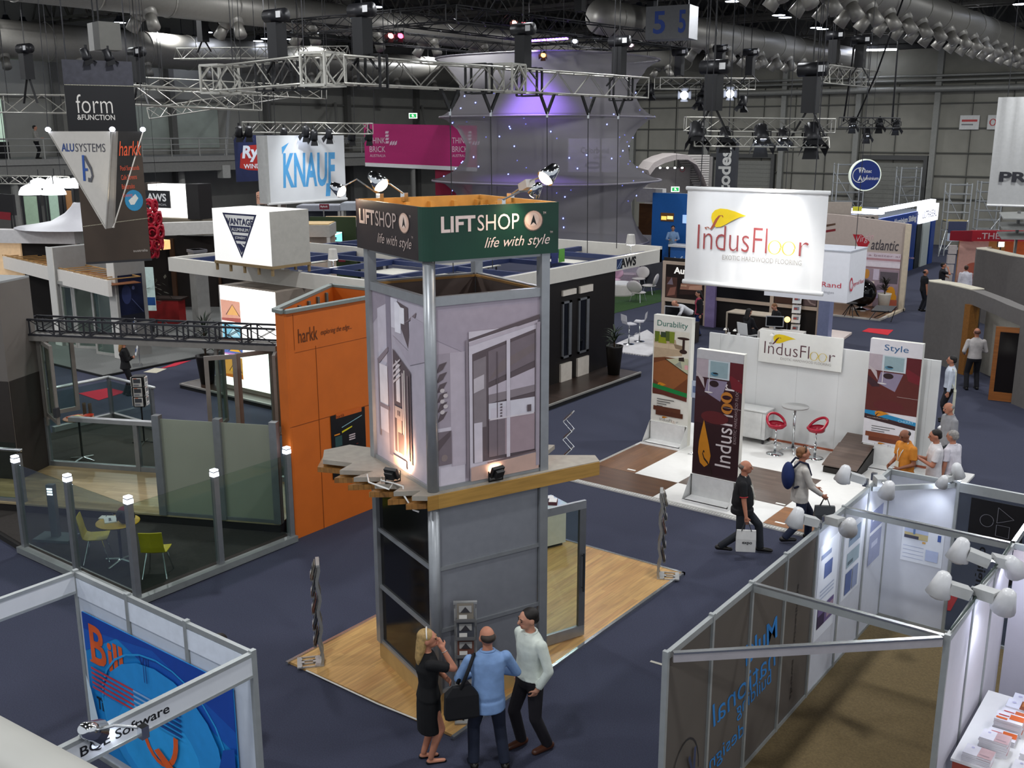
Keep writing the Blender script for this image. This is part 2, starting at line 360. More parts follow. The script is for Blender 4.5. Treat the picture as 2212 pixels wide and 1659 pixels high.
# safety signs on the back wall
def wall_sign(x, z, w, h, label, shapes):
    t = thing('wall_sign', label, 'sign', (x, 72.84, z)); MB().box(0, w, 0, .05, 0, h).build('board', M('c9c9c5'), t); art('sign_graphic', t, (0, 0, 0), X, ZUP, w, h, shapes); return t
wall_sign(-17.9, 7.6, 1.2, .9, 'white safety sign on the back wall with small red marks, closer to the round sign', [('b33a3a', R(.1, .55, .9, .7)), ('777777', R(.1, .3, .7, .4))])
wall_sign(-16.2, 7.6, 1.5, .9, 'white safety sign on the back wall with a prohibition circle and black symbol', [('b33a3a', p) for p in ring2(.22, .5, .14, .05, .25)] + [('333333', R(.55, .4, .85, .55)), ('333333', E(.72, .7, .06, .12))])
# ---------------------------------------------------------------- rigging: trusses, hoists, stage lights
def truss(p, q, s, label, mat=TRUSSM, tri=False, pan=None, group=None, r=.028, feet=None):
    p, q = V(p), V(q); n = max(2, int((q - p).length / (pan or s * 1.0)))
    t = thing('lighting_truss', label, 'truss', (p + q) / 2, 0, group); c = (p + q) / 2
    b = MB(); ch = lattice(b, p - c, q - c, s, n, r * .62, tri)
    for a, e in ch: MB().tube(a, e, r, n=6).build('chord', mat, t, True)
    b.build('bracing', mat, t)
    for k in (.12, .88): e = p + (q - p) * k - c; MB().tube(e, e + V((0, 0, 15.6 - c.z - e.z)), .014, n=4).build('hanging_wire', DARK, t)
    return t
def hoist(p, label, top=15.5, drop=.7, wide=.45):
    p = V(p); t = thing('chain_hoist', label, 'hoist', p)
    MB().box(-.17, .17, -.17, .17, -.1, .75).build('chain_bag', BLACK, t)
    MB().tube((-.34, 0, .92), (.34, 0, .92), .17, n=12).build('motor', M('1d1d20', .4), t, True)
    MB().box(.2, .36, -.18, -.171, .85, 1.0).build('maker_plate', M('c9c9c9'), t)
    MB().tube((0, 0, 1.08), (0, 0, top - p.z), .018, n=5).build('chain', M('3a3a3a', .4, .6), t)
    MB().bar((-.05, 0, 0), (-wide, 0, -drop), .07, .03).bar((.05, 0, 0), (wide, 0, -drop), .07, .03).build('lifting_strap', BLACK, t)
    return t
def spot(p, aim, label, on=True, group=None, power=0, col=(1, 1, 1), size=1., glow=None, angle=50, name='stage_light', drop=.22):
    p = V(p); t = thing(name, label, 'spotlight', p, 0, group); d = (V(aim) - p).normalized(); q = d.to_track_quat('Z', 'Y').to_matrix(); s = size
    b = MB(); b.lathe([(.07 * s, -.22 * s), (.11 * s, -.2 * s), (.13 * s, 0), (.15 * s, .12 * s), (.14 * s, .12 * s), (.11 * s, 0)], n=14, cap=True); b.v = [tuple(q @ V(v)) for v in b.v]; b.build('can', M('17171a', .45), t, True)
    b = MB(); b.lathe([(.12 * s, .04 * s), (.12 * s, .055 * s)], n=14); b.v = [tuple(q @ V(v)) for v in b.v]; b.build('lens', (glow or GLOWB) if on else M('5a5c60', .2), t)
    b = MB()
    for k in range(4):
        a = k * math.pi / 2; c, e = math.cos(a), math.sin(a); pts = [V((c * .12 - e * w, e * .12 + c * w, .12)) * s for w in (-.1, .1)] + [V((c * .2 - e * w, e * .2 + c * w, .26)) * s for w in (.13, -.13)]
        b.slab([q @ x for x in pts], q @ V((c, e, 0)), .006)
    b.build('barn_door', BLACK, t)
    MB().path([(-.16 * s, 0, 0), (-.16 * s, 0, drop * .8), (0, 0, drop), (.16 * s, 0, drop * .8), (.16 * s, 0, 0)], .015 * s, 5).tube((0, 0, drop), (0, 0, drop + .12), .03, n=6).build('yoke', BLACK, t)
    if power: lamp('SPOT', d * .17 * s, power, col, None, .06, angle, .6, parent=t).rotation_euler = d.to_track_quat('-Z', 'Y').to_euler()
    return t
# rig over the window stand: front run along the aisle, return run at its end
truss((-18.2, 17.4, 8.76), (-17.4, 30.2, 8.76), .62, 'long aluminium box truss above the white canopy with straps hanging below', pan=.8)
truss((-18.6, 17.2, 8.76), (-23.6, 18.4, 8.76), .62, 'short aluminium box truss turning off towards the blue lettered banner', pan=.8)
for p, lb in (((-18.35, 17.15, 8.76), 'aluminium corner block with diamond opening where the two box trusses meet'), ((-23.9, 18.5, 8.76), 'aluminium corner block at the free end of the short box truss'), ((-17.7, 23.4, 8.8), 'aluminium block in the middle of the long box truss under the rig tower')):
    t = thing('truss_corner', lb, 'truss block', p, .1); s = .36
    for q in (-s, s):
        b = MB()
        for k in range(4):
            a, c = [(-s, -s), (s, -s), (s, s), (-s, s)][k], [(s, -s), (s, s), (-s, s), (-s, -s)][k]
            b.bar((q, a[0], a[1]), (q, c[0], c[1]), .05)
            b.bar((q, 0 if k % 2 == 0 else a[0], a[1] if k % 2 == 0 else 0), (q, a[0] if k % 2 == 0 else 0, 0 if k % 2 == 0 else a[1]), .05)
        b.build('side_frame', TRUSSM, t)
    b = MB()
    for a in (-s, s):
        for c in (-s, s): b.bar((-s, a, c), (s, a, c), .06)
    b.build('cross_tube', TRUSSM, t)
# bridles of straps and wires from the long truss down to the canopy
for k, (u, lb) in enumerate(((972, 'first'), (1060, 'second'), (1182, 'third'), (1271, 'fourth'), (1336, 'fifth'))):
    p = gx(u, 230, -17.9 + .03 * k); t = thing('wire_bridle', 'black V-shaped strap and wire below the long box truss, %s along from the tower sign' % lb, 'cable', (p.x, p.y, 7.9))
    MB().bar((0, -.38, .58), (0, 0, 0), .05, .09).bar((0, .38, .58), (0, 0, 0), .05, .09).build('strap', BLACK, t)
    MB().tube((0, 0, .05), (0, 0, -.12), .035, n=6).build('shackle', STEEL, t)
    MB().tube((0, 0, -.1), (.12, -.1, -4.3), .014, n=5).build('wire', DARK, t)
for u, v, x, lb in ((598, 75, -20.6, 'black chain hoist above the short box truss, further from the tower'), (783, 80, -18.1, 'black chain hoist above the corner of the two box trusses'), (1130, 100, -17.7, 'black chain hoist above the long box truss in front of the translucent tent'), (1338, 112, -17.5, 'black chain hoist above the far end of the long box truss')):
    p = gx(u, v, x); hoist((p.x, p.y, 9.22), lb, drop=.42)
for u, lb in ((575, 'black wrapped strap round the short box truss, nearer its free end'), (612, 'black wrapped strap round the short box truss beside the banner wire'), (668, 'black wrapped strap round the short box truss near the corner block'), (800, 'black wrapped strap round the long box truss next to the corner block'), (1030, 'black wrapped strap round the long box truss left of the tent middle'), (1140, 'black wrapped strap round the long box truss at the tent middle'), (1340, 'black wrapped strap round the long box truss near its far end')):
    x = -18.0 if u > 750 else -20; p = gx(u, 150, x) if u > 750 else gy(u, 150, 17.9)
    b = MB()
    for dz in (-.38, .38): b.bar((-.36, -.05, dz), (.36, -.05, dz), .06, .04); b.bar((-.36, .2, dz), (.36, .2, dz), .06, .04)
    for dx in (-.36, .36): b.bar((dx, -.05, -.38), (dx, -.05, .38), .06, .04); b.bar((dx, .2, -.38), (dx, .2, .38), .06, .04)
    tag(b.build('truss_strap', BLACK, loc=(p.x, p.y, 8.76)), lb, 'strap')
# more trusses behind
truss(gd(382, 116, 46), gd(752, 112, 43.5), .45, 'light triangular truss high above the short box truss', tri=True)
for u, lb in ((600, 'black chain hoist on the light triangular truss near its middle'), (440, 'black chain hoist on the light triangular truss near the black square sign')): p = gd(u, 96, 44.6); hoist(p + V((0, 0, .2)), lb, drop=.5)
truss(gd(281, 205, 33), gd(556, 220, 36), .58, 'aluminium box truss beside the tall black sign above the balcony line', pan=.75)
truss(gd(300, 180, 46), gd(700, 200, 44), .5, 'thin box truss crossing behind the trusses over the left side', pan=.9)
truss(gd(0, 224, 38), gd(150, 225, 38), .62, 'box truss running out of the picture at the left edge', pan=.8)
truss(gd(320, 245, 50), gd(620, 200, 52), .5, 'far thin truss above the balcony behind the deep blue banner', tri=True)
for u, v, lb in ((60, 165, 'black chain hoist hanging over the box truss at the left edge'), (300, 172, 'black chain hoist beside the tall black sign')): p = gd(u, v, 37); hoist(p, lb, drop=.9)
# black square rig over the tent
BT = M('1a1a1c', .5)
A0, A1, A2, A3 = V((-24.6, 29.2, 11.45)), V((-23.4, 44.6, 11.45)), V((-32.6, 44.6, 11.45)), V((-33.2, 29.2, 11.45))
truss(A0, A1, .55, 'black box truss across the front of the square rig over the tent', BT, pan=.7); truss(A1, A2, .55, 'black box truss on the far side of the square rig over the tent', BT, pan=.9)
truss(A3, A2, .55, 'black box truss at the back of the square rig over the tent', BT, pan=.9); truss(A0, A3, .55, 'black box truss on the near side of the square rig over the tent', BT, pan=.9)
truss((-27.5, 29.6, 11.5), (-27.4, 44.2, 11.5), .5, 'black box truss across the middle of the square rig carrying colour lights', BT, pan=.9)
for k, (y, lb) in enumerate(((31.5, 'black chain hoist on the front of the black rig, closest to the box trusses'), (36.4, 'black chain hoist on the front of the black rig at its middle'), (41.5, 'black chain hoist on the front of the black rig beside the number sign'))): hoist((-24.3 + .08 * (y - 31), y, 12.2), lb, drop=.5)
for k, (u, v, c, lb) in enumerate(((845, 76, 'ff7a7a', 'small spotlight glowing pale pink under the black rig, at its near corner'), (866, 76, 'ff4c6c', 'small spotlight glowing deep pink under the black rig, at its near corner'), (1112, 48, 'ff9a8a', 'small spotlight glowing orange in the middle of the black rig'), (1132, 52, 'ff5a6a', 'small spotlight glowing red in the middle of the black rig'), (1242, 88, 'e8ecff', 'small spotlight glowing white in the black rig'), (1363, 96, 'ffd8e8', 'small spotlight glowing pale at the far end of the black rig'), (1174, 118, 'ff9a50', 'small spotlight glowing amber at the top of the tent'), (1468, 116, 'ffe0d8', 'small spotlight glowing under the black rig corner by the number sign'))):
    p = gx(u, v, -24.0 - .3 * (k % 3)); spot(p, p + V((.5, -1, -.6)), lb, glow=M(c, .5, emit=6.), size=.8, drop=max(.2, 11.1 - p.z))
LED = M('7a4dff', .4, emit=12.)
t = thing('led_bar', 'glowing violet LED strip bar hanging in the black rig', 'light', gd(1180, 86, 46)); b = MB()
for k in range(14): b.box(-1.1 + k * .16, -.98 + k * .16, -.05, .05, -.04, .04)
b.build('diode', LED, t); MB().box(-1.15, 1.2, -.04, .12, .02, .12).build('housing', BLACK, t); MB().tube((-.9, 0, .1), (-.9, 0, 15.5 - t.location.z), .015, n=4).tube((.9, 0, .1), (.9, 0, 15.5 - t.location.z), .015, n=4).build('hanger', DARK, t)
lamp('SPOT', (-27, 37, 11), 2600, (.35, .2, 1), (-27.6, 39.2, 6.5), .4, 70, .8, name='violet_light')
# rig over the software stand
truss(gd(1480, 268, 33.5), gd(1800, 272, 33.5), .42, 'aluminium truss above the flooring banner carrying wide lamps', pan=.55)
truss(gd(1500, 305, 33), gd(1790, 308, 33), .3, 'thin lower truss above the flooring banner beneath the lamp truss', tri=True)
for u, v, on, s, lb in ((1505, 290, 0, 1.9, 'big black unlit flood lamp at the end of the truss over the flooring banner'), (1645, 296, 1, 1.9, 'big black flood lamp glowing white in the middle of the truss over the flooring banner'), (1692, 296, 1, 1.3, 'small flood lamp glowing brightly beside the middle one over the flooring banner'), (1755, 296, 0, 2.1, 'wide black unlit flood lamp beside the round blue sign'), (1567, 296, 0, 1.5, 'black unlit flood lamp above the tall dark lettered banner')):
    p = gd(u, v, 33.2); spot(p, p + V((.35, -.55, -1)), lb, bool(on), size=s)
for u, v, lb in ((1540, 230, 'long black chain bag hoist over the flooring banner beside the tall dark banner'), (1750, 235, 'long tilted black chain bag hoist over the flooring banner beside the round sign')):
    p = gd(u, v, 33.4); t = hoist(p, lb, drop=.7); t.scale = (1.3, 1.3, 1.3)
truss(gd(1420, 180, 48), gd(1625, 182, 50), .5, 'far aluminium truss between the tent and the dark chain hoists', pan=.8)
for u, v, lb in ((1478, 206, 'round stage light glowing blue white beside the tent edge'), (1577, 203, 'round stage light glowing blue white under the far truss')): p = gd(u, v, 48.5); spot(p, EYEP + V((0, 3, 2)), lb, size=1.5, drop=9.6 - p.z)
for u, v, lb in ((1405, 196, 'black unlit stage light at the tent edge'), (1523, 192, 'black unlit stage light between the two blue white ones'), (1512, 218, 'black hanging stage light under the far truss, lowest of its group'), (1604, 222, 'black hanging stage light near the long chain bag')): p = gd(u, v, 48.5); spot(p, p + V((0, -.3, -1)), lb, False, size=1.4, drop=max(.2, 9.6 - p.z))
for u, v, lb in ((1467, 158, 'black chain hoist above the far truss by the tent tip'), (1555, 150, 'black chain hoist above the far truss at its middle'), (1620, 158, 'black chain hoist above the far truss at its end')): hoist(gd(u, v, 49), lb, drop=.4)
truss(gd(1780, 160, 40), gd(1885, 172, 44), .62, 'short triangular truss hung from two black cables before the back wall', tri='down', pan=.6)
for u, v, lb in ((1800, 130, 'black chain hoist on the short triangular truss, at its near end'), (1857, 140, 'black chain hoist on the short triangular truss, at its far end')): hoist(gd(u, v, 41.5), lb, drop=.6)
truss(gd(1815, 264, 44), gd(1940, 266, 44), .4, 'short dark truss with small lamps above the round blue sign', M('4a4a4a', .5), pan=.5)
for u, v, on, lb in ((1842, 268, 1, 'small black lamp on the short dark truss, first from the tall dark banner'), (1873, 290, 1, 'square lamp glowing pale green below the short dark truss'), (1900, 268, 0, 'small black lamp on the short dark truss, third along'), (1936, 272, 1, 'small black lamp at the far end of the short dark truss')):
    p = gd(u, v, 44); spot(p, p + V((.2, -.4, -1)), lb, bool(on), size=1.2, drop=max(.2, 7.75 - p.z))
for k, (a, c, lb) in enumerate((((1860, 0, 41), (1822, 262, 44), 'black hanging cable to the near end of the short dark truss'), ((1940, 90, 46), (1928, 262, 44), 'black hanging cable to the far end of the short dark truss'), ((1950, 0, 40), (1848, 262, 44), 'black slanting cable crossing in front of the rightmost duct'))):
    tag(MB().path([gd(*a), (gd(*a) + gd(*c)) / 2 - V((0, 0, .15 * k)), gd(*c)], .035, 6).build('hanging_cable', BLACK), lb, 'cable')
# lamps on the thin truss over the blue lettered banner
truss(gd(530, 275, 38), gd(800, 278, 36), .35, 'thin truss over the blue lettered banner carrying small lamps', pan=.4)
for u, v, on, lb in ((516, 286, 1, 'small lamp shining on the deep blue banner, further from the white one'), (537, 286, 1, 'small lamp shining on the deep blue banner, closer to the white one'), (613, 290, 0, 'small black lamp above the white banner, first from its edge'), (660, 286, 1, 'small lamp glowing above the middle of the white banner'), (678, 294, 0, 'small black lamp above the white banner, close under its middle'), (711, 290, 0, 'small black lamp above the white banner near its far edge'), (760, 294, 0, 'small black lamp between the white and pink banners'), (797, 294, 0, 'small black lamp in front of the pink banner corner')):
    p = gd(u, v, 36.5); spot(p, p + V((-.6, .3, -1)), lb, bool(on), size=1., drop=max(.2, 7.5 - p.z))
# number sign
t = thing('number_sign', 'hanging grey box sign with a big blue figure on each side', 'sign', gd(1447, 48, 42), math.radians(8)); c = M('6d6e70', .6)
MB().box(-1.0, .22, -.02, 1.0, -.62, .62).box(.22, .8, -.02, 1, -.62, .62).build('box', c, t)
for x, w in ((-.68, .5), (.36, .3)): letters('5', M('1d3f8f', .5), t, (x, -.025, -.42), X, ZUP, w, .85, .02)
for x in (-.7, .6): MB().tube((x, .4, .6), (x, .4, 15.6 - t.location.z), .02, n=5).build('hanger', DARK, t)
# suspended number box by the tall black sign
t = thing('junction_box', 'pale grey suspended box above the tall black sign', 'box', gd(212, 80, 25), math.radians(-12)); MB().box(-.36, -.03, -.1, .4, -.3, .32).build('pale_side', M('b5b3ad'), t); MB().box(-.03, .36, -.1, .4, -.3, .32).build('dark_side', M('55544f'), t)
MB().tube((-.2, 0, .3), (-.35, 0, 15.6 - t.location.z), .02, n=5).tube((.1, 0, .3), (.3, 0, 15.6 - t.location.z), .02, n=5).build('hanger', BLACK, t)
# ---------------------------------------------------------------- lift stand: timber floor, tower, door, racks
BEECH = wood('d3a868', 'c2935a', 1.2, .1, .35, math.pi / 2)
t = thing('stand_floor', 'light timber stand floor under the tall lift tower', 'floor platform', (-8.9, 11.6, 0))
MB().box(-1.48, 1.56, -3.02, 3.02, 0, .035).build('boards', BEECH, t)
b = MB()
for x0, x1, y0, y1 in ((-1.52, -1.47, -3.06, 3.06), (1.55, 1.6, -3.06, 3.06), (-1.52, 1.6, 3.01, 3.06)): b.box(x0, x1, y0, y1, 0, .045)
b.build('edge_strip', STEEL, t); MB().tube((-1.1, -3.05, .04), (.3, -3.06, .03), .012, n=5).tube((.3, -3.06, .03), (1.0, -3.03, .035), .012, n=5).build('loose_tape', M('d8d4ca'), t)
TW = (-7.87, 8.88, .035); TR = math.radians(68.8); A = 1.6; B_ = 1.66
tw = thing('lift_tower', 'tall square aluminium tower with dark lettered sign box on top', 'tower', TW, TR)
PLY = M('b98b4e', .6, var=.12, scale=3); PLYE = wood('a9773b', '8f6230', .5, .03)
MB().box(-.03, A + .03, -.03, .02, 0, .25).box(-.03, .02, .02, B_ + .03, 0, .25).box(A - .02, A + .03, .02, B_ + .03, 0, .25).build('plinth', M('bb9a63', .5), tw)
for x in (0, A):
    for y in (0, B_): MB().lathe([(.075, .25), (.075, 2.83)], (x, y, 0), 10).build('lower_post', ALU, tw, True) if (x, y) == (0, 0) else MB().box(x - .06, x + .06, y - .06, y + .06, .25, 2.83).build('lower_post', ALU, tw)
for z in (.25, 1.1, 1.95, 2.78): MB().box(.06, A - .06, -.04, .02, z, z + .05).build('face_rail', ALU, tw); MB().box(-.04, .02, .06, B_ - .06, z, z + .05).build('side_rail', ALU, tw)
for z in (.3, 1.15, 2.0): MB().box(.07, A - .07, -.01, .01, z, z + .795).build('grey_panel', M('85878d', .45, .1, var=.05), tw)
BLK = M('0d0b0a', .12, var=.1)
for z in (.3, 1.15, 2.0): MB().box(-.01, .01, .07, B_ - .07, z, z + .795).build('dark_panel', BLK, tw)
MB().box(.08, A - .08, B_ - .03, B_, .3, 2.8).build('back_panel', M('77787c', .5), tw); MB().box(A - .02, A + .01, .08, .6, .3, 2.8).build('door_side_panel', M('77787c', .5), tw)
# plywood ledge with a jagged end
jag = [(-.14, -.12), (-.30, -.02), (-.12, .10), (-.42, .24), (-.2, .4), (-.5, .62), (-.24, .78), (-.62, 1.0), (-.3, 1.1), (-.66, 1.36), (-.4, 1.55), (-.68, 1.9), (-.5, 2.3), (-.1, 2.34), (.2, 1.9)]
MB().prism(jag + [(A + .2, 1.9), (A + .6, 1.5), (A + .25, 1.2), (A + .75, .8), (A + .35, .5), (A + .95, .12), (A + .85, -.12)], 2.95, 3.01).build('ledge_top', M('9d968a', .6, var=.1), tw)
j2 = [(x - .06 * (i % 2), y + .05) for i, (x, y) in enumerate(jag)]
MB().prism(j2 + [(A + .15, 1.8), (A + .45, 1.4), (A + .2, 1.1), (A + .6, .7), (A + .3, .45), (A + .85, .1), (A + .8, -.11)], 2.83, 2.9).prism([(.05 + x, y + .12) for x, y in jag] + [(A + .1, 1.7), (A + .5, .6), (A + .3, .3), (A + .7, .0), (A + .6, -.10)], 2.9, 2.95).build('ledge_layers', PLYE, tw)
MB().box(-.14, A + .84, -.135, -.11, 2.82, 3.0).build('ledge_edge', wood('b98f4a', 'a67a3a', 2.5, .2), tw)
for x in (0, A):
    for y in (0, B_): (MB().lathe([(.075, 3.0), (.075, 5.86)], (x, y, 0), 10) if (x, y) == (0, 0) else MB().box(x - .06, x + .06, y - .06, y + .06, 3.0, 5.86)).build('upper_post', ALU, tw, (x, y) == (0, 0))
for z, h in ((3.0, .06), (5.3, .11), (5.8, .08)):
    MB().box(.06, A - .06, -.04, .03, z, z + h).build('upper_rail', ALU, tw); MB().box(-.04, .03, .06, B_ - .06, z, z + h).build('upper_rail', ALU, tw)
    if z > 3: MB().box(.06, A - .06, B_ - .03, B_ + .04, z, z + h).build('upper_rail', ALU, tw); MB().box(A - .03, A + .04, .06, B_ - .06, z, z + h).build('upper_rail', ALU, tw)
MB().box(.06, A - .06, B_ - .05, B_ - .02, 3.0, 5.36).box(A - .05, A - .02, .06, B_ - .06, 3.0, 5.36).build('inner_board', M('7a6a62', .7), tw)
MB().box(.06, A - .06, B_ - .06, B_ - .01, 5.36, 5.39).box(A - .06, A - .01, .06, B_ - .06, 5.36, 5.39).build('board_edge', PLY, tw)
pw = MB().box(.06, A - .06, -.012, .004, 3.06, 5.3).build('face_poster', M('b6a9b4', .45, var=.05, scale=2), tw)
L0, L1, L2, L3, DK, MD = 'd6cdd6', 'c2b6c0', 'a89ca6', '8c8088', '63565a', '7d7076'
art('lift_photograph', tw, (.06, -.012, 3.06), X, ZUP, A - .12, 2.24, [(L1, R(0, .82, 1, 1)), ('aca0ac', [(0, .82), (.3, .72), (1, .86), (1, 1), (0, 1)]), (L0, R(0, .0, .26, .7)), (L1, R(.13, .1, .27, .74)), (L2, R(.0, .33, .13, .74)),
    *[(DK, [(.0, .36 + k * .055), (.06, .38 + k * .055), (.1, .42 + k * .055), (.03, .41 + k * .055)]) for k in range(6)], *[(M('cfc4c4', .4), E(.05 + .03 * (k % 2), .42 + .03 * k, .022, .012, 10)) for k in range(5)], (MD, R(0, .12, .13, .31)), (DK, [(0, .2), (.12, .28), (.12, .31), (0, .26)]), ('8f7f7c', E(.06, .16, .03, .02, 12)),
    (L3, R(.27, .02, .295, .8)), (L0, R(.3, .0, .98, .845)), (DK, [(.3, .79), (.99, .875), (.99, .9), (.3, .805)]), (L1, [(.3, .765), (.97, .85), (.97, .87), (.3, .785)]), (DK, [(.33, .72), (.95, .82), (.95, .1), (.33, .1)]),
    ('8b8084', [(.34, .3), (.46, .3), (.46, .7), (.34, .68)]), ('c9bfc4', [(.34, .5), (.44, .52), (.44, .6), (.34, .58)]), (L0, R(.34, .1, .42, .33)), (MD, [(.48, .55), (.94, .64), (.94, .8), (.48, .725)]), ('7d6f70', [(.48, .56), (.94, .7), (.94, .74), (.6, .66)]),
    (L1, [(.48, .52), (.94, .6), (.94, .48), (.48, .47)]), ('8d8186', [(.48, .43), (.94, .46), (.94, .5), (.48, .48)]), ('d9d4dc', R(.48, .34, .94, .43)), (L0, R(.5, .32, .68, .4)), ('a59096', R(.48, .12, .94, .34)), (MD, R(.48, .12, .64, .33)), (L0, R(.655, .1, .69, .78)), (DK, R(.56, .12, .567, .72)), ('ddd4d8', R(.49, .333, .93, .342)),
    *[(DK, R(.59, .345 + k * .017, .61, .353 + k * .017)) for k in range(5)], (DK, R(.86, .35, .9, .39)), ('caa89a', [(.3, .0), (.98, .0), (.98, .1), (.3, .08)]), ('6b5a5e', [(.46, .085), (.95, .105), (.95, .115), (.46, .095)]), (L2, R(.95, .02, .985, .86))])
MB().box(-.012, .004, .06, B_ - .06, 3.06, 5.3).build('side_poster', M('a69daa', .45, var=.05, scale=2), tw)
art('tower_photograph', tw, (-.012, B_ - .06, 3.06), -Y, ZUP, B_ - .12, 2.24, [('b7afba', R(0, 0, 1, 1)), ('9a909c', [(0, .8), (.4, 1), (0, 1)]), ('c9c2cd', [(.1, .5), (.3, .62), (.3, .95), (.1, .9)]), ('8c8492', R(.27, .05, .36, 1)), ('d7d2dc', R(.37, .82, .5, .99)), ('e9e6ee', R(.44, .8, .55, .97)),
    (DK, [(.48, .98), (.56, .95), (.56, .83), (.68, .73), (.7, .73), (.69, .96)]), ('efecf2', R(.53, .86, .62, .95)), (MD, [(.56, .85), (.82, .92), (.84, .95), (.6, .86)]), ('b0a7b3', [(.38, .78), (.7, .64), (1, .7), (1, .9), (.75, .92), (.68, .72)]),
    (L3, [(.08, .6), (.3, .7), (.3, .67), (.1, .57)]), ('dedbe2', R(.12, .34, .28, .58)), ('cfcad5', R(.12, .18, .28, .32)), (L3, R(.09, .14, .115, .6)), (L3, R(.1, .32, .3, .345)), (DK, [(.4, .1), (.4, .7), (.72, .6), (.72, .06)]),
    ('e2dce0', [(.45, .4), (.52, .4), (.52, .62), (.45, .64)]), ('cdbfbe', R(.56, .08, .585, .58)), ('b39f98', R(.45, .08, .54, .33)), ('efe6e0', R(.6, .08, .615, .6)), (DK, R(.47, .1, .58, .22)), (M('b9a9a4', .4), R(.42, .3, .56, .37)), (DK, R(.47, .32, .49, .35)), (DK, R(.5, .32, .52, .35)),
    *[('d4c9cb', [(.41, .5 + k * .03), (.55, .56 + k * .03), (.55, .57 + k * .03), (.41, .515 + k * .03)]) for k in range(4)], ('c9aea6', R(.38, .02, .62, .07)), ('8f7f80', R(.67, .08, .69, .58))])
# sign box
sx0, sx1, sy0, sy1, sz0, sz1 = -.12, A + .14, -.12, B_ + .12, 5.84, 6.46
SGN = M('0f3a2b', .3, var=.15, scale=1.5); SGB = M('30292a', .35, var=.1)
c = .14; arc = [(sx0 + c - c * math.cos(a), sy0 + c - c * math.sin(a)) for a in [math.radians(k * 15) for k in range(7)]]
def wallpath(pts, z0, z1, th, mat, name, par=tw):
    b = MB(); n = len(pts); out = [V((x, y, 0)) for x, y in pts]; nr = []
    for i in range(n):
        d = (out[min(i + 1, n - 1)] - out[max(i - 1, 0)]).normalized(); nr.append(V((-d.y, d.x, 0)))
    b.rings([[out[i] + V((0, 0, z0)), out[i] + V((0, 0, z1)), out[i] + nr[i] * th + V((0, 0, z1)), out[i] + nr[i] * th + V((0, 0, z0))] for i in range(n)]); return b.build(name, mat, par)
wallpath([(sx0, sy1)] + [(sx0, sy0 + c)], sz0, sz1, .03, SGB, 'side_sign_face')
wallpath(arc + [(sx1, sy0)], sz0, sz1, .03, SGN, 'front_sign_face')
PINE = M('d39d4f', .5, var=.12, scale=4)
b = MB(); b.box(sx0 + .035, sx0 + .07, sy0 + c, sy1, sz0, sz1 - .005).box(sx0 + c, sx1, sy0 + .035, sy0 + .07, sz0, sz1 - .005).box(sx1 - .04, sx1, sy0 + .04, sy1, sz0, sz1).box(sx0 + .04, sx1 - .04, sy1 - .04, sy1, sz0, sz1).box(sx0 + .07, sx1 - .04, sy0 + .07, sy1 - .04, sz0, sz0 + .02)
for k in range(5): b.box(sx0 + .3 + k * .36, sx0 + .36 + k * .36, sy1 - .12, sy1 - .04, sz0, sz1 - .06).box(sx1 - .12, sx1 - .04, sy0 + .2 + k * .36, sy0 + .26 + k * .36, sz0, sz1 - .06)
b.box(sx0 + .07, sx1 - .05, sy1 - .14, sy1 - .04, sz0 + .3, sz0 + .35).build('timber_lining', PINE, tw)
PK = M('f0d9cf', .5, var=.02)
W_ = sx1 - sx0; Hs = sz1 - sz0
def liftsign(org, ux, W, f0, f1, silver):
    P = lambda x, y: V(org) + V(ux) * (x * W) + ZUP * (y * Hs)
    letters('LIFT', silver, tw, P(f0, .52), ux, ZUP, W * .245, Hs * .3, .03); letters('SHOP', silver, tw, P(f0 + .26, .52), ux, ZUP, W * .31, Hs * .3)
    letters('life with style', silver, tw, P(f1, .13), ux, ZUP, W * .5, Hs * .26, .0, .35)
    art('button_emblem', tw, P(0, 0), ux, ZUP, W, Hs, [('6f5d55', E(f0 + .68, .66, .075, .2)), ('d9b6a2', E(f0 + .68, .665, .068, .185)), ('e8cdbd', E(f0 + .672, .69, .05, .13)), ('1b1b1b', [(f0 + .655, .57), (f0 + .68, .63), (f0 + .705, .57), (f0 + .68, .78)])])
    letters('TM', silver, tw, P(f0 + .755, .78), ux, ZUP, W * .022, Hs * .045); letters('TM', silver, tw, P(f1 + .5, .4), ux, ZUP, W * .022, Hs * .04)
liftsign((sx0, sy0 - .002, sz0), X, W_, .12, .43, PK); liftsign((sx0 - .002, sy1, sz0), -Y, sy1 - sy0, .06, .34, M('b9a79f', .5))
def tw_pt(x, y, z): return V(TW) + Matrix.Rotation(TR, 3, 'Z') @ V((x, y, z))
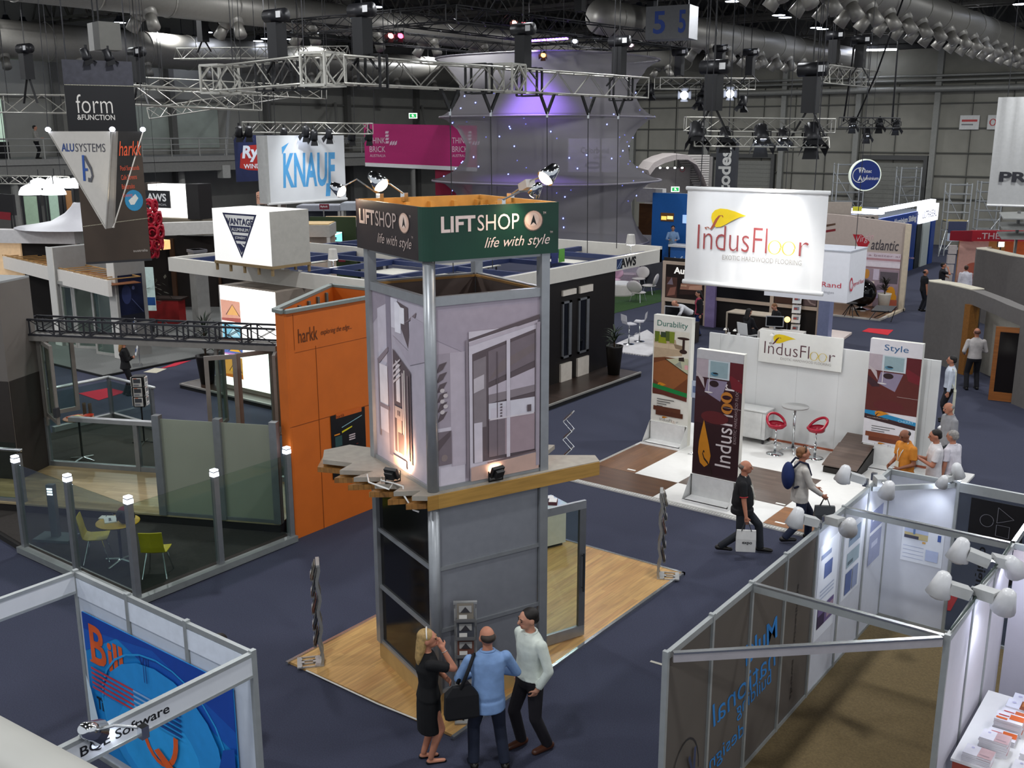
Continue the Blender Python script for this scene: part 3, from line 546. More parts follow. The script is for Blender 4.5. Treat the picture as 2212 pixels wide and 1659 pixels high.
def arm_lamp(base, head, aim, label, power, group='long-armed display lamps', col=(1, .78, .55), dish=False, box=True, glow=WARM, sc=1., sag=.0):
    base, head, aim = V(base), V(head), V(aim); t = thing('display_spotlight', label, 'spotlight', base, 0, group); h = head - base; d = (aim - head).normalized(); q = d.to_track_quat('Z', 'Y').to_matrix()
    MB().box(-.035, .035, -.035, .035, -.05, .06).build('clamp', CHROME, t)
    mid = h * .55 + V((0, 0, .06 + sag)); MB().path([V((0, 0, .04)), mid, h], .012, 6).build('arm', STEEL, t)
    if box:
        k = h * .45 + V((0, 0, .03)); b = MB(); b.box(-.05 * sc, .05 * sc, -.04 * sc, .04 * sc, -.09 * sc, .07 * sc); r = h.to_track_quat('Z', 'Y').to_matrix(); b.v = [tuple(k + r @ V(v)) for v in b.v]; b.build('transformer_box', M('b5b6b4', .4), t)
    b = MB(); b.lathe([(.03 * sc, -.12 * sc), (.05 * sc, -.1 * sc), (.09 * sc, .06 * sc), (.085 * sc, .06 * sc), (.045 * sc, -.08 * sc)], n=14); b.v = [tuple(h + q @ V(v)) for v in b.v]; b.build('lamp_head', CHROME if not dish else M('dcdcdc', .3), t, True)
    b = MB(); b.ell((0, 0, .05 * sc), (.075 * sc, .075 * sc, .045 * sc), 12, 8); b.v = [tuple(h + q @ V(v)) for v in b.v]; b.build('bulb', glow, t, True)
    if power:
        l = lamp('SPOT', h + d * .13 * sc, power, col, None, .05, 95, .9, parent=t); l.rotation_euler = d.to_track_quat('-Z', 'Y').to_euler()
    return t
arm_lamp(tw_pt(.2, sy1 - .05, sz1), tw_pt(-.3, sy1 + .12, sz1 + .12), tw_pt(.2, 1.1, sz1 - .4), 'lit bulb lamp on a curved cable arm beyond the dark sign side', 14, sc=1.0, box=False, sag=.12)
arm_lamp(tw_pt(.55, sy1 - .05, sz1), tw_pt(.1, 1.55, sz1 + .22), tw_pt(.4, .9, sz1 - .4), 'lit lamp on a short arm rising from the back of the sign box', 14, sc=1.3, box=False)
arm_lamp(tw_pt(sx1 - .06, .9, sz1), tw_pt(sx1 - .1, -.05, sz1 + .33), tw_pt(.9, -.1, sz1 - .3), 'lit lamp on the longest arm reaching over the green sign front', 18, sc=1.3)
arm_lamp(tw_pt(.95, sy0 + .05, sz1), tw_pt(1.15, -.5, sz1 + .17), tw_pt(1.0, -.1, sz1 - .35), 'lit lamp clamped on the front edge of the green sign', 14, sc=.9, box=False)
for (x, y), f, lb, on in (((-.28, .55), (.5, 1.0), 'small black floodlight on the jagged plywood end of the tower ledge', 1), ((.85, -.08), (.75, .6), 'small black floodlight on the front of the tower ledge', 1), ((A + .3, .55), (.6, .6), 'floodlight glowing on the ledge behind the far post of the tower', 1)):
    t = thing('floodlight', lb, 'floodlight', tw_pt(x, y, 3.01), TR)
    d = V((f[0] - x, f[1] - y, 0)); d = V((d.x, d.y, .45 * d.length)).normalized(); q = d.to_track_quat('Z', 'Y').to_matrix(); c0 = V((0, 0, .14))
    b = MB(); b.slab([c0 + q @ V(v) for v in ((-.09, -.07, 0), (.09, -.07, 0), (.09, .07, 0), (-.09, .07, 0))], q @ V((0, 0, 1)), -.05); b.slab([c0 + q @ V(v) for v in ((-.06, -.05, -.05), (.06, -.05, -.05), (.06, .05, -.05), (-.06, .05, -.05))], q @ V((0, 0, 1)), -.05); b.build('housing', BLACK, t)
    b = MB(); b.slab([c0 + q @ V(v) for v in ((-.075, -.055, .002), (.075, -.055, .002), (.075, .055, .002), (-.075, .055, .002))], q @ V((0, 0, 1)), .004); b.build('lens', WARM, t)
    MB().path([(-.1, 0, .14), (-.1, 0, .01), (.1, 0, .01), (.1, 0, .14)], .012, 5).build('bracket', BLACK, t)
    l = lamp('SPOT', c0 + d * .03, 75, (1, .55, .28), None, .06, 120, .8, parent=t); l.rotation_euler = d.to_track_quat('-Z', 'Y').to_euler()
t = tag(MB().path([tw_pt(*p) for p in ((-.22, .62, 3.03), (-.35, .75, 3.04), (-.42, .6, 3.05), (-.3, .45, 3.03), (-.26, .3, 3.03), (-.3, .2, 2.95), (-.25, .05, 2.8), (-.2, 0, 2.78))], .012, 6).path([tw_pt(*p) for p in ((-.3, .5, 3.03), (-.45, .3, 3.03), (-.52, .75, 3.0), (-.45, .95, 3.03))], .012, 6).build('power_cable', M('e0ded8', .5), smooth=True), 'white cable looping off the jagged end of the tower ledge', 'cable')
# glass door standing open beside the tower
t = thing('glass_door', 'open aluminium framed glass door beside the lift tower', 'door', tw_pt(A + .03, .67, 0), TR)
MB().box(0, 1.18, -.025, .025, 2.02, 2.14).build('top_rail', ALU, t); MB().box(0, 1.18, -.025, .025, .02, .18).build('bottom_rail', ALU, t)
MB().box(1.07, 1.18, -.025, .025, .18, 2.02).build('outer_stile', ALU_D, t); MB().box(0, .09, -.025, .025, .18, 2.02).build('hinge_stile', ALU, t)
MB().box(.09, 1.07, -.004, .004, .18, 2.02).build('pane', GLASS, t); MB().tube((1.12, -.07, .75), (1.12, -.07, 1.35), .016, n=8).tube((1.12, -.07, .8), (1.12, 0, .8), .01).tube((1.12, -.07, 1.3), (1.12, 0, 1.3), .01).build('pull_handle', M('55585c', .3, .6), t)
# white plinth with brochures behind the tower
t = thing('display_plinth', 'white plinth with glass top behind the lift tower door', 'plinth', (-9.95, 14.25, .035), TR)
MB().box(-.3, .3, -.25, .25, .06, .78).build('body', M('dcdad2', .6), t); MB().box(-.26, .26, -.2, .2, 0, .06).build('base', DARK, t); MB().box(-.33, .33, -.28, .28, .78, .8).build('glass_top', M('bcd0cc', .1), t)
for k, (x, y, r, z, cl, lb) in enumerate(((-.1, 0, .3, 0, 'c9c3b8', 'pale brochure box lying topmost on the white plinth'), (.12, .06, -.4, 0, '9aa2b8', 'blue grey brochure pack on the white plinth'), (.1, -.12, .9, 0, '5a3038', 'dark red brochure pack under the pile on the white plinth'))):
    q = tag(MB().box(-.11, .11, -.08, .08, 0, .06 + .04 * (k == 0)).box(-.10, .10, -.07, .07, .06 + .04 * (k == 0), .065 + .04 * (k == 0), 1).build('brochure_pack', [M(cl), M('e4e2de')], loc=V((-9.95, 14.25, .836)) + Matrix.Rotation(TR, 3, 'Z') @ V((x, y, 0)), rz=TR + r), lb, 'brochures')
# brochure racks with curved metal spines
def brochure_rack(loc, rz, label):
    t = thing('brochure_rack', label, 'brochure rack', loc, rz)
    hole = lambda cx: [(cx + .035 * math.cos(a), -.18 + .08 * math.sin(a)) for a in [2 * math.pi * k / 12 for k in range(12)]]
    b = MB()
    for x0, x1 in ((-.15, -.13), (-.05, -.03), (.03, .05), (.13, .15)): b.box(x0, x1, -.28, -.08, 0, .02)
    b.box(-.15, .15, -.34, -.27, 0, .02).box(-.15, .15, -.09, .03, 0, .02).box(-.05, .05, -.27, -.24, 0, .02).box(-.05, .05, -.12, -.09, 0, .02); b.build('base_plate', M('b5b5b2', .35, .5), t)
    pts = [V((0, .02 * math.sin(k * 1.05), .02 + k * .0745)) for k in range(21)]
    for s in (-1, 1):
        b = MB(); b.rings([[p + V((s * .13 - .012, -.02, 0)), p + V((s * .13 + .012, -.02, 0)), p + V((s * .13 + .012, .02, 0)), p + V((s * .13 - .012, .02, 0))] for p in pts]); b.build('spine', M('a7a7a3', .35, .5), t)
    for k in range(5):
        z = .3 + k * .25; b = MB(); b.slab([(-.125, -.01, z + .2), (.125, -.01, z + .2), (.125, -.06, z), (-.125, -.06, z)], V((0, -1, .2)), .004); b.box(-.125, .125, -.1, -.055, z - .01, z); b.slab([(-.125, -.1, z), (.125, -.1, z), (.125, -.1, z + .04), (-.125, -.1, z + .04)], V((0, -1, 0)), .004); tr = b.build('tray', M('8b8a88', .3, .4), t)
        b = MB(); b.slab([(-.105, -.03, z + .22), (.105, -.03, z + .22), (.105, -.08, z + .01), (-.105, -.08, z + .01)], V((0, -1, .2)), .012); br = b.build('brochure', M(('5b4a3c', '3c3d44', '6a4438', '44464c', '7c7468')[k], .4), tr)
        art('brochure_print', br, (-.1, -.0945, z + .02), X, V((0, .23, 1)), .2, .2, [('9c9a96', R(.1, .5, .9, .92)), ('d7d3cb', R(.1, .1, .6, .35)), ('2f2c30', [(.2, .5), (.5, .85), (.8, .5)])], .006)
    MB().box(-.15, .15, -.02, .03, 1.5, 1.53).build('top_cap', M('b5b5b2', .35, .5), t)
    return t
brochure_rack((-10.02, 8.86, .035), math.radians(-41), 'curved metal brochure rack on the timber floor corner, away from the people')
brochure_rack((-7.6, 14.28, .035), math.radians(118), 'curved metal brochure rack on the timber floor, behind the open glass door')
brochure_rack((-7.58, 9.12, .035), math.radians(40), 'curved metal brochure rack facing the three people at the tower foot')
def zigzag_rack(loc, rz, label):
    t = thing('zigzag_rack', label, 'brochure rack', loc, rz); z = 0.03; pts = [V((0, 0, .02))]
    for k in range(6): pts.append(V(((.2 if k % 2 == 0 else 0), 0, .02 + (k + 1) * .21)))
    for s in (-.12, .12): MB().path([p + V((0, s, 0)) for p in pts], .011, 6).build('folding_frame', STEEL, t)
    MB().box(-.12, .28, -.15, -.12, 0, .02).box(-.12, .28, .12, .15, 0, .02).build('foot', STEEL, t)
    for k in (0, 2, 4):
        a, c = pts[k + 1], pts[k + 2]; d = (c - a); n = V((-d.z, 0, d.x)).normalized()
        b = MB(); b.slab([a + V((0, -.11, 0)), a + V((0, .11, 0)), c + V((0, .11, 0)), c + V((0, -.11, 0))], -n, .02); tr = b.build('tray', M('c4c6c6', .3, .5), t)
        b = MB(); m0, m1 = a + d * .1 - n * .022, c - d * .1 - n * .022; b.slab([m0 + V((0, -.09, 0)), m0 + V((0, .09, 0)), m1 + V((0, .09, 0)), m1 + V((0, -.09, 0))], -n, .012); b.build('brochure', M('4a4038', .4), tr)
        h = d * .45; b = MB(); b.slab([m0 - n * .0125 + V((0, -.08, 0)), m0 - n * .0125 + V((0, .08, 0)), m0 - n * .0125 + V((0, .08, 0)) + h * .7, m0 - n * .0125 + V((0, -.08, 0)) + h * .7], -n, .002); b.build('brochure_photo', M('7a4a38', .4), tr)
    return t
zigzag_rack((-12.05, 18.35, 0), math.radians(200), 'silver zigzag brochure rack at the corner of the checkered floor, close to the tower')
zigzag_rack((-4.95, 18.2, 0), math.radians(30), 'silver zigzag brochure rack beside the white booth wall and checkered floor')
# ---------------------------------------------------------------- foreground booth with the blue poster
BW = M('c3cbd6', .6, var=.03); ALB = M('a8acab', .4, .4)
t = thing('booth_wall', 'white panel wall with blue poster in the closest booth, bottom left', 'booth wall', (-10.58, 5.7, 0))
for k in range(3): MB().box(.03 + k * 1.05, 1.02 + k * 1.05, -.012, .012, .06, 2.34).build('panel', BW, t)
for x in (0, 1.04, 2.09, 3.14): MB().box(x - .025, x + .025, -.03, .03, 0, 2.42).build('post', ALB, t)
MB().box(0, 3.14, -.022, .022, 2.34, 2.4).build('top_rail', ALB, t); MB().box(0, 3.14, -.022, .022, 0, .06).build('bottom_rail', ALB, t)
MB().box(.03, 3.1, -.02, -.0125, 2.1, 2.33).build('header_strip', M('dfe6f0', .6), t)
def fascia(p, q, label, txt=None, h=.26, mat=None, tx=(.3, .75)):
    p, q = V(p), V(q); L = (q - p).length; a = math.atan2((q - p).y, (q - p).x); t = thing('booth_fascia', label, 'booth fascia', p, a)
    MB().box(0, L, -.02, .02, 2.4 - h + .03, 2.37).build('board', mat or M('d3d6da', .6, var=.02), t); MB().box(0, L, -.028, .028, 2.36, 2.4).build('top_rail', ALB, t); MB().box(0, L, -.028, .028, 2.4 - h, 2.4 - h + .03).build('bottom_rail', ALB, t)
    if txt: letters(txt, M('17181c', .5), t, (L * tx[0], -.021, 2.4 - h + .07), X, ZUP, L * (tx[1] - tx[0]), h - .15, .012)
    return t
fascia((-7.44, 3.2, 0), (-7.44, 5.67, 0), 'white booth fascia lettered with the software firm name', 'BQE Software', tx=(.27, .62))
fascia((-10.58, 3.2, 0), (-10.58, 5.67, 0), 'white booth fascia without lettering at the left edge of the nearest booth')
MB().box(-.025, .025, -.03, .03, 0, 2.14).build('post', ALB, thing('booth_post', 'silver booth post hidden under the lettered fascia end', 'post', (-7.44, 3.17, 0)))
t = thing('poster', 'big blue poster with orange lettering on the booth wall', 'poster', (-10.45, 5.66, 0)); PW, PH = 2.72, 1.75
MB().box(0, PW, -.006, .006, .2, .2 + PH).build('sheet', M('1f86cf', .35, var=.15, scale=1.2), t)
O = M('e0602a', .45, var=.08); CL = M('2a62b5', .4); o = (0, -.006, .2)
art('print', t, o, X, ZUP, PW, PH, [('1b58b4', [(0, .72), (.25, .93), (1, .55), (1, 1), (0, 1)]), ('1a45a0', [(0, .88), (.5, .97), (1, .7), (1, 1), (0, 1)]), *[(M('2f9de0', .4), p) for p in ring2(.52, .42, .42, .012, .5)], ('2a93dc', E(.52, .4, .4, .46)), ('2fa3ea', E(.5, .3, .28, .3)), ('1c4ea8', [(.8, .0), (1, 0), (1, .6), (.93, .55)]),
    ('cfe0ea', [(0, 0), (.1, 0), (.03, .45), (0, .55)]), ('cfe0ea', [(.95, .0), (1, 0), (1, .25)]), *[('c43b45', R(.05, .62 - k * .035, .36, .635 - k * .035)) for k in range(5)], *[('8fb2dc', R(.36, .62 - k * .035, .52, .635 - k * .035)) for k in range(5)], *[('1d4b93', R(.52, .62 - k * .035, .68, .635 - k * .035)) for k in range(5)], ('1c3f86', R(.47, .74, .475, .86)), ('1c3f86', R(.455, .74, .46, .86))])
P = lambda x, y: V((PW * x, -.0085, .2 + PH * y))
letters('B', O, t, P(.045, .66), X, ZUP, PW * .115, PH * .28, .02); MB().box(PW * .03, PW * .1, -.0100, -.0085, .2 + PH * .925, .2 + PH * .94).box(PW * .03, PW * .1, -.0100, -.0085, .2 + PH * .655, .2 + PH * .67).build('letter_serif', O, t)
letters('ill', O, t, P(.175, .66), X, ZUP, PW * .11, PH * .22, .03); letters('XII', M('1c3f86'), t, P(.40, .75), X, ZUP, PW * .07, PH * .14)
art('letter_bowl', t, P(0, 0), X, ZUP, PW, PH, [(O, p) for p in ring2(.52, .46, .135, .03, .27)] + [(O, stroke([(.5, .3), (.58, .22), (.66, .16), (.72, .17)], [.05, .06, .05, .02]))], .006)
letters('uick', O, t, P(.66, .27), X, ZUP, PW * .27, PH * .24, .03)
letters('Time Tracking', M('101522'), t, P(.05, .29), X, ZUP, PW * .34, PH * .12, .02); letters('Project Management', M('101522'), t, P(.42, .12), X, ZUP, PW * .5, PH * .12, .02); letters('Billing', M('101522'), t, P(.84, .02), X, ZUP, PW * .14, PH * .08, .02)
h0 = gz(200, 1580, 2.42); arm_lamp(h0 + V((.35, .25, 0)), h0, h0 + V((-.3, 1.0, -.8)), 'silver spotlight with glowing rim beneath the software booth fascia', 12, col=(.85, .92, 1), glow=GLOWB, group=None, box=False, sc=1.25)
# hand rail of the viewing gallery, right under the camera
t = thing('gallery_rail', 'thick white round hand rail crossing the bottom left corner', 'rail', (0, 0, 0)); a, c = gz(-30, 1668, 6.72), gz(290, 1858, 6.72); d = (c - a).normalized(); MB().tube(a - d * 1.2, c + d * 1.6, .047, n=28).build('tube', M('b7b6ae', .45), t, True)
for s in (-.9, .9): MB().tube((a + c) / 2 + d * s, (a + c) / 2 + d * s - V((0, 0, 1.0)), .022, n=10).build('post', M('b7b6ae', .45), t, True)
# ---------------------------------------------------------------- the two panel booths on the right
BLU = M('c9ccd4', .5, var=.02); TAN = M('6a5a3c', .95, var=.18, scale=40., bump=.2)
tag(MB().box(-4.2, -2.13, 8.0, 15.1, 0, .012).build('booth_carpet', TAN), 'tan carpet inside the see-through booth on the right', 'carpet')
SMOKE = glass((150, 146, 142), .06, .55, .05, (150, 142, 134)); CLEAR = glass((205, 210, 215), .06, .05)
tw2 = thing('booth_wall', 'long booth wall of see-through panels and white poster panels beside the tan carpet', 'booth wall', (-4.2, 8.1, 0), math.pi / 2)
for k in range(7):
    (MB().box(k + .03, k + .97, -.006, .006, .06, 2.34).build('clear_panel', SMOKE, tw2) if k < 4 else MB().box(k + .03, k + .97, -.012, .012, .06, 2.34).build('white_panel', BLU, tw2))
for k in range(8): MB().box(k - .022, k + .022, -.03, .03, 0, 2.42).build('post', ALB, tw2)
MB().box(0, 7, -.024, .024, 2.33, 2.4).build('top_rail', ALB, tw2); MB().box(0, 7, -.024, .024, 0, .06).build('bottom_rail', ALB, tw2)
LB = M('2f7fc4', .5, emit=0)
def wtxt(par, s, mat, x, z, w, h, bold=.02, sh=0): return letters(s, mat, par, (x, -.0075, z), X, ZUP, w, h, bold, sh, mirror=True)
wtxt(tw2, 'Multi', LB, 1.9, 1.38, .95, .3, .02, .15); wtxt(tw2, 'national', LB, 1.1, 1.0, 1.75, .3, .0, .15); wtxt(tw2, 'building', LB, 1.75, .75, 1.0, .26, 0, .15); wtxt(tw2, 'design', LB, 1.1, .42, .9, .26, 0, .15)
letters('architecture awards', M('2a2624'), tw2, (3.42, -.0075, 1.85), -ZUP, X, 1.6, .07, .01)
art('circle_logo', tw2, (.1, -.006, .15), X, ZUP, .8, 1.1, [(M('2b2b2e'), p) for p in ring2(.5, .5, .42, .02, .45)] + [(M('39425e'), stroke([(.35, .15), (.6, .2), (.7, .5), (.55, .75)], .05)), (M('39425e'), stroke([(.7, .3), (.72, .8)], .06))])
t = thing('poster', 'black poster hung behind the see-through booth panel closest to the white ones', 'poster', (-4.2, 11.15, 0), math.pi / 2)
MB().box(.12, .78, .014, .02, 1.45, 2.3).build('sheet', M('101012', .4), t); art('line_logo', t, (.12, .008, 1.45), X, ZUP, .66, .85, [('6b6b6e', stroke([(.2, .1), (.4, .8), (.55, .3), (.8, .7)], .012)), ('6b6b6e', stroke([(.25, .8), (.7, .15)], .01))])
def booth_poster(par, x, z, w, h, label, shapes, y=-.014, base='dfe3ea'):
    t = thing('poster', label, 'poster', (0, 0, 0)); t.parent = None; t.matrix_world = Matrix.Translation(par.location) @ Matrix.Rotation(par.rotation_euler[2], 4, 'Z')
    MB().box(x, x + w, y - .004, y, z, z + h).build('sheet', M(base, .5, var=.02), t); art('print', t, (x, y - .004, z), X, ZUP, w, h, shapes); return t
NV, GB = '5a6a9a', '8c97b4'
booth_poster(tw2, 4.12, .75, .74, 1.35, 'tall white poster with blue photos, first of the wall posters after the see-through panels', [(NV, R(.3, .62, .7, .78)), (GB, R(.1, .85, .6, .9)), *[('a9b2c6', R(.15, .5 - k * .04, .85, .515 - k * .04)) for k in range(3)], ('6a5a86', R(.1, .12, .9, .34)), ('3a2f4c', R(.1, .12, .45, .25)), ('a08a98', R(.55, .16, .88, .3))])
booth_poster(tw2, 5.12, .95, .74, 1.1, 'white poster with two pale blue plans, middle one of the wall posters', [('8fa2b8', R(.2, .7, .85, .92)), ('4e5d6c', R(.25, .78, .6, .84)), ('9fb2bc', R(.15, .42, .85, .62)), ('5c6c74', R(.2, .45, .5, .5)), (NV, R(.15, .05, .5, .35)), (GB, R(.55, .05, .85, .35))])
booth_poster(tw2, 6.2, 1.1, .55, .85, 'narrow grey blue poster, last of the wall posters next to the corner', [('8b92b4', R(.0, .62, 1, 1)), ('e6e8f2', R(.15, .8, .6, .86)), ('969cb8', R(0, 0, 1, .56)), ('c2c6da', R(.2, .3, .7, .4))], base='e8eaf0')
wb = thing('booth_wall', 'white back panel of the tan carpet booth with a large plan poster', 'booth wall', (-4.17, 15.1, 0))
MB().box(0, .93, -.012, .012, .06, 2.34).build('panel', BLU, wb); MB().box(0, .93, -.024, .024, 2.33, 2.4).build('top_rail', ALB, wb); MB().box(0, .93, -.02, .02, 0, .06).build('bottom_rail', ALB, wb); MB().box(.93, .975, -.03, .03, 0, 2.42).build('post', ALB, wb)
booth_poster(wb, .24, 1.02, .6, .62, 'white plan poster with a landscape photo on the booth back panel', [('c8b98a', R(.05, .6, .62, .93)), ('b9c3dc', R(.05, .75, .62, .93)), ('4d4c5c', R(.05, .6, .4, .68)), ('6a86b0', R(.26, .72, .31, .93)), ('4a62a0', R(.85, .66, .93, .82)), *[('a9b2cf', R(.05, .1 + k * .1, .55, .11 + k * .1)) for k in range(4)], ('b5c0dd', R(.6, .12, .9, .4)), ('d8a860', R(.5, .53, .58, .58))])
t = thing('corner_brace', 'grey triangular brace across the top corner of the booth back panel', 'brace', (-4.17, 15.07, 2.36)); MB().bar((0, -.9, 0), (.9, -.03, 0), .05, .07).build('bar', ALB, t)
gw = thing('booth_wall', 'see-through panel with black sign at the far end of the tan carpet booth', 'booth wall', (-3.2, 15.1, 0))
MB().box(.01, 1.9, -.006, .006, .06, 2.26).build('clear_panel', CLEAR, gw); MB().box(-.01, 2.6, -.026, .026, 2.26, 2.4).build('fascia_rail', ALB, gw); MB().box(0, 1.95, -.02, .02, 0, .06).build('bottom_rail', ALB, gw)
wtxt(gw, 'ltd', M('17171a'), .62, 1.0, .28, .2); letters('design', M('17171a'), gw, (.32, -.0075, 1.5), -ZUP, X, .62, .16, .02); letters('pty', M('17171a'), gw, (.56, -.0075, 1.45), -ZUP, X, .35, .13, .02)
t = thing('black_sign', 'square black sign with outlined circle, triangle and square', 'sign', (-3.02, 15.07, 0)); MB().box(0, .72, -.008, 0, 1.68, 2.22).build('board', M('141316', .4), t)
lg = M('75747a', .5)
art('outline_logo', t, (0, -.008, 1.68), X, ZUP, .72, .54, [(lg, p) for p in ring2(.33, .45, .13, .012, .17)] + [(lg, stroke(p, .011)) for p in ([(.52, .45), (.52, .88)], [(.52, .88), (.82, .62)], [(.82, .62), (.52, .45)], [(.52, .1), (.52, .4)], [(.52, .4), (.76, .4)], [(.76, .4), (.76, .08)], [(.76, .08), (.52, .1)])])
def beam(p, q, label, h=.09, m=ALB):
    p, q = V(p), V(q); t = thing('booth_beam', label, 'beam', p, math.atan2((q - p).y, (q - p).x)); L = (q - p).length; MB().box(0, L, -.02, .02, 2.4 - h, 2.4).build('bar', m, t); MB().box(0, L, -.026, .026, 2.385, 2.405).build('top_lip', STEEL, t); return t
beam((-4.17, 13.1, 0), (-2.13, 13.1, 0), 'aluminium beam across the booth in front of the plan poster'); beam((-4.17, 10.1, 0), (-2.13, 10.1, 0), 'aluminium beam across the booth above the see-through panels', .1)
beam((-4.15, 8.15, 0), (-2.14, 10.05, 0), 'diagonal pale beam across the open front of the booth', .1, M('b7b2b4', .4, .3)); beam((-2.1, 13.16, 0), (-2.1, 15.1, 0), 'short aluminium beam running back above the black sign')
rw = thing('booth_wall', 'bright white side wall of the book booth at the right edge', 'booth wall', (-2.1, 10.1, 0), math.pi / 2)
for k in range(3): MB().box(k + .03, k + .97, -.014, .014, .06, 2.34).build('panel', M('d3cfd8', .5, var=.02), rw); MB().box(k - .022, k + .022, -.03, .03, 0, 2.42).build('post', ALB, rw)
MB().box(0, 3, -.024, .024, 2.33, 2.4).build('top_rail', ALB, rw); MB().box(0, 3, -.024, .024, 0, .06).build('bottom_rail', ALB, rw)
bk = thing('booth_wall', 'white back wall of the book booth at the right edge', 'booth wall', (-2.08, 13.12, 0))
for k in range(2): MB().box(k + .03, k + .97, -.014, .014, .06, 2.34).build('panel', M('cfcbd6', .5, var=.02), bk); MB().box(k + .98, k + 1.02, -.03, .03, 0, 2.42).build('post', ALB, bk)
MB().box(0, 2, -.024, .024, 2.33, 2.4).build('top_rail', ALB, bk); MB().box(.0, 2, -.02, -.0145, 2.12, 2.32).build('header_strip', M('e2d6da', .5), bk)
# table with stacks of books
t = thing('book_table', 'white table covered with stacks of books in the right corner', 'table', (-2.03, 10.55, 0))
MB().box(0, 1.6, 0, 1.72, .77, .8).build('tabletop', M('efeeee', .35, var=.01), t)
for x in (.06, 1.54):
    for y in (.06, 1.66): MB().tube((x, y, 0), (x, y, .77), .025, n=10).build('leg', DARK, t)
MB().box(.02, 1.58, .01, .03, .68, .77).build('apron', M('a44a3a', .5), t)
ORG = M('d9662a', .4); PAPER = M('e9e6ea', .6, var=.02); PNK = M('c9a9ac', .5); LAV = M('b9b6d6', .5)
spots = [(.25, .12, 'w', 5), (.34, .42, 'w', 8), (.36, .70, 'o', 3), (.38, .92, 'o', 8), (.40, 1.14, 'o', 5), (.42, 1.34, 'b', 6), (.44, 1.55, 'b', 5), (.72, .2, 'w', 3), (.74, .5, 'w', 4), (.78, .78, 'o', 4), (.8, 1.05, 'o', 3), (.82, 1.3, 'o', 4)]
kd2 = {'w': 'pink white book', 'o': 'orange white book', 'b': 'brown photo book'}
BK = {}
for kd in 'wob':
    t0 = thing('book', '', 'book'); MB().box(-.14, .14, -.1, .1, .002, .018).build('pages', PAPER, t0)
    cv = MB().box(-.142, .142, -.102, .102, 0, .003).box(-.142, .142, -.102, .102, .018, .021).box(-.142, -.138, -.102, .102, .003, .018).build('cover', M('e4e2ea' if kd != 'b' else 'dfe0ee', .4), t0)
    art('cover_print', cv, (-.142, -.102, .021), X, Y, .284, .204, {'w': [(PNK, R(.5, .0, 1, 1)), (LAV, E(.25, .7, .06, .08)), ('a88f94', R(.55, .2, .9, .3))], 'o': [(ORG, R(.5, .3, 1, .85)), ('c23a3a', R(.1, .5, .48, .6)), (ORG, R(.05, .1, .45, .3))], 'b': [('8a4a28', R(.5, 0, 1, 1)), ('c07a3c', R(.55, .4, .8, .9)), (LAV, E(.25, .6, .08, .1))]}[kd]); BK[kd] = t0
used = set()
for i, (x, y, kd, n) in enumerate(spots):
    nth = ('first', 'second', 'third', 'fourth', 'fifth', 'sixth', 'seventh')[i if x < .6 else i - 7]; col = '%s stack from the near end, %s' % (nth, 'inner row' if x < .6 else 'outer row')
    for k in range(n):
        o = BK[kd] if kd not in used else dup(BK[kd]); used.add(kd)
        o.location = (-2.03 + x + random.uniform(-.006, .006), 10.55 + y + random.uniform(-.005, .005), .8 + k * .0215); o.rotation_euler[2] = random.uniform(-.04, .04)
        o['label'] = '%s, %s %s' % (kd2[kd], 'on top of' if k == n - 1 else 'under the top of', col); o['group'] = 'books on the white table'
# booth spotlights
def booth_spot(c, h, aim, label, power=30, on=True, sc=1.35):
    return arm_lamp(c, h, aim, label, power, None, (.82, .88, 1), True, True, GLOWB if power else M('d9d9d9', .15), sc)
Wz = 2.44
cl, hd = gz(1768, 1134, Wz), gz(1719, 1122, Wz + .1); booth_spot(cl, hd, hd + V((-.2, -.2, -1)), 'silver arm spotlight leaning out over the aisle near the man with the backpack', 0)
cl, hd = gz(1783, 1124, Wz), gz(1834, 1138, Wz + .05); booth_spot(cl, hd, (-4.19, 12.9, 1.6), 'silver arm spotlight leaning into the booth above the middle poster', 16)
cl, hd = gz(1870, 1043, Wz), gz(1822, 1028, Wz + .1); booth_spot(cl, hd, hd + V((-.2, -.1, -1)), 'silver arm spotlight leaning out beside the checkered floor edge', 0)
cl, hd = gz(1888, 1030, Wz), gz(1917, 1060, Wz); booth_spot(cl, hd, (-4.19, 14.3, 1.5), 'silver arm spotlight inside the booth before the triangular brace', 18)
cl, hd = gz(2052, 1036, Wz), gz(2036, 1042, Wz + .03); booth_spot(cl, hd, (-3.7, 15.09, 1.5), 'small silver spotlight at the free end of the booth back panel', 10, sc=1.)
cl, hd = gz(2060, 1034, Wz), gz(2068, 1020, Wz + .1); booth_spot(cl, hd, hd + V((.1, .3, -1)), 'silver spotlight glowing towards the two men in white shirts', 8, sc=1.2)
cl, hd = gz(2143, 1222, Wz), gz(2072, 1193, Wz + .1); booth_spot(cl, hd, hd + V((-.2, -.1, -1)), 'silver arm spotlight in front of the black sign letters', 0, sc=1.5)
cl, hd = gz(2150, 1215, Wz), gz(2190, 1225, Wz - .05); booth_spot(cl, hd, (-1.6, 13.1, 1.5), 'pinkish silver spotlight in the far corner of the book booth', 10, sc=1.5)
cl, hd = gz(2095, 1288, Wz), gz(2031, 1268, Wz + .1); booth_spot(cl, hd, hd + V((-.2, -.1, -1)), 'silver arm spotlight over the red floor square', 0, sc=1.5)
cl, hd = gz(2104, 1280, Wz), gz(2171, 1302, Wz + .02); booth_spot(cl, hd, (-2.08, 11.5, 1.3), 'silver arm spotlight leaning over the book table', 26, sc=1.5)
tag(MB().path([(-2.1, 10.2, 2.43), (-2.07, 11.0, 2.44), (-2.12, 11.6, 2.43), (-2.08, 12.3, 2.45), (-2.1, 13, 2.43)], .012, 6).build('lamp_cable', M('2c3a34')), 'dark cable lying along the top of the bright white side wall', 'cable')
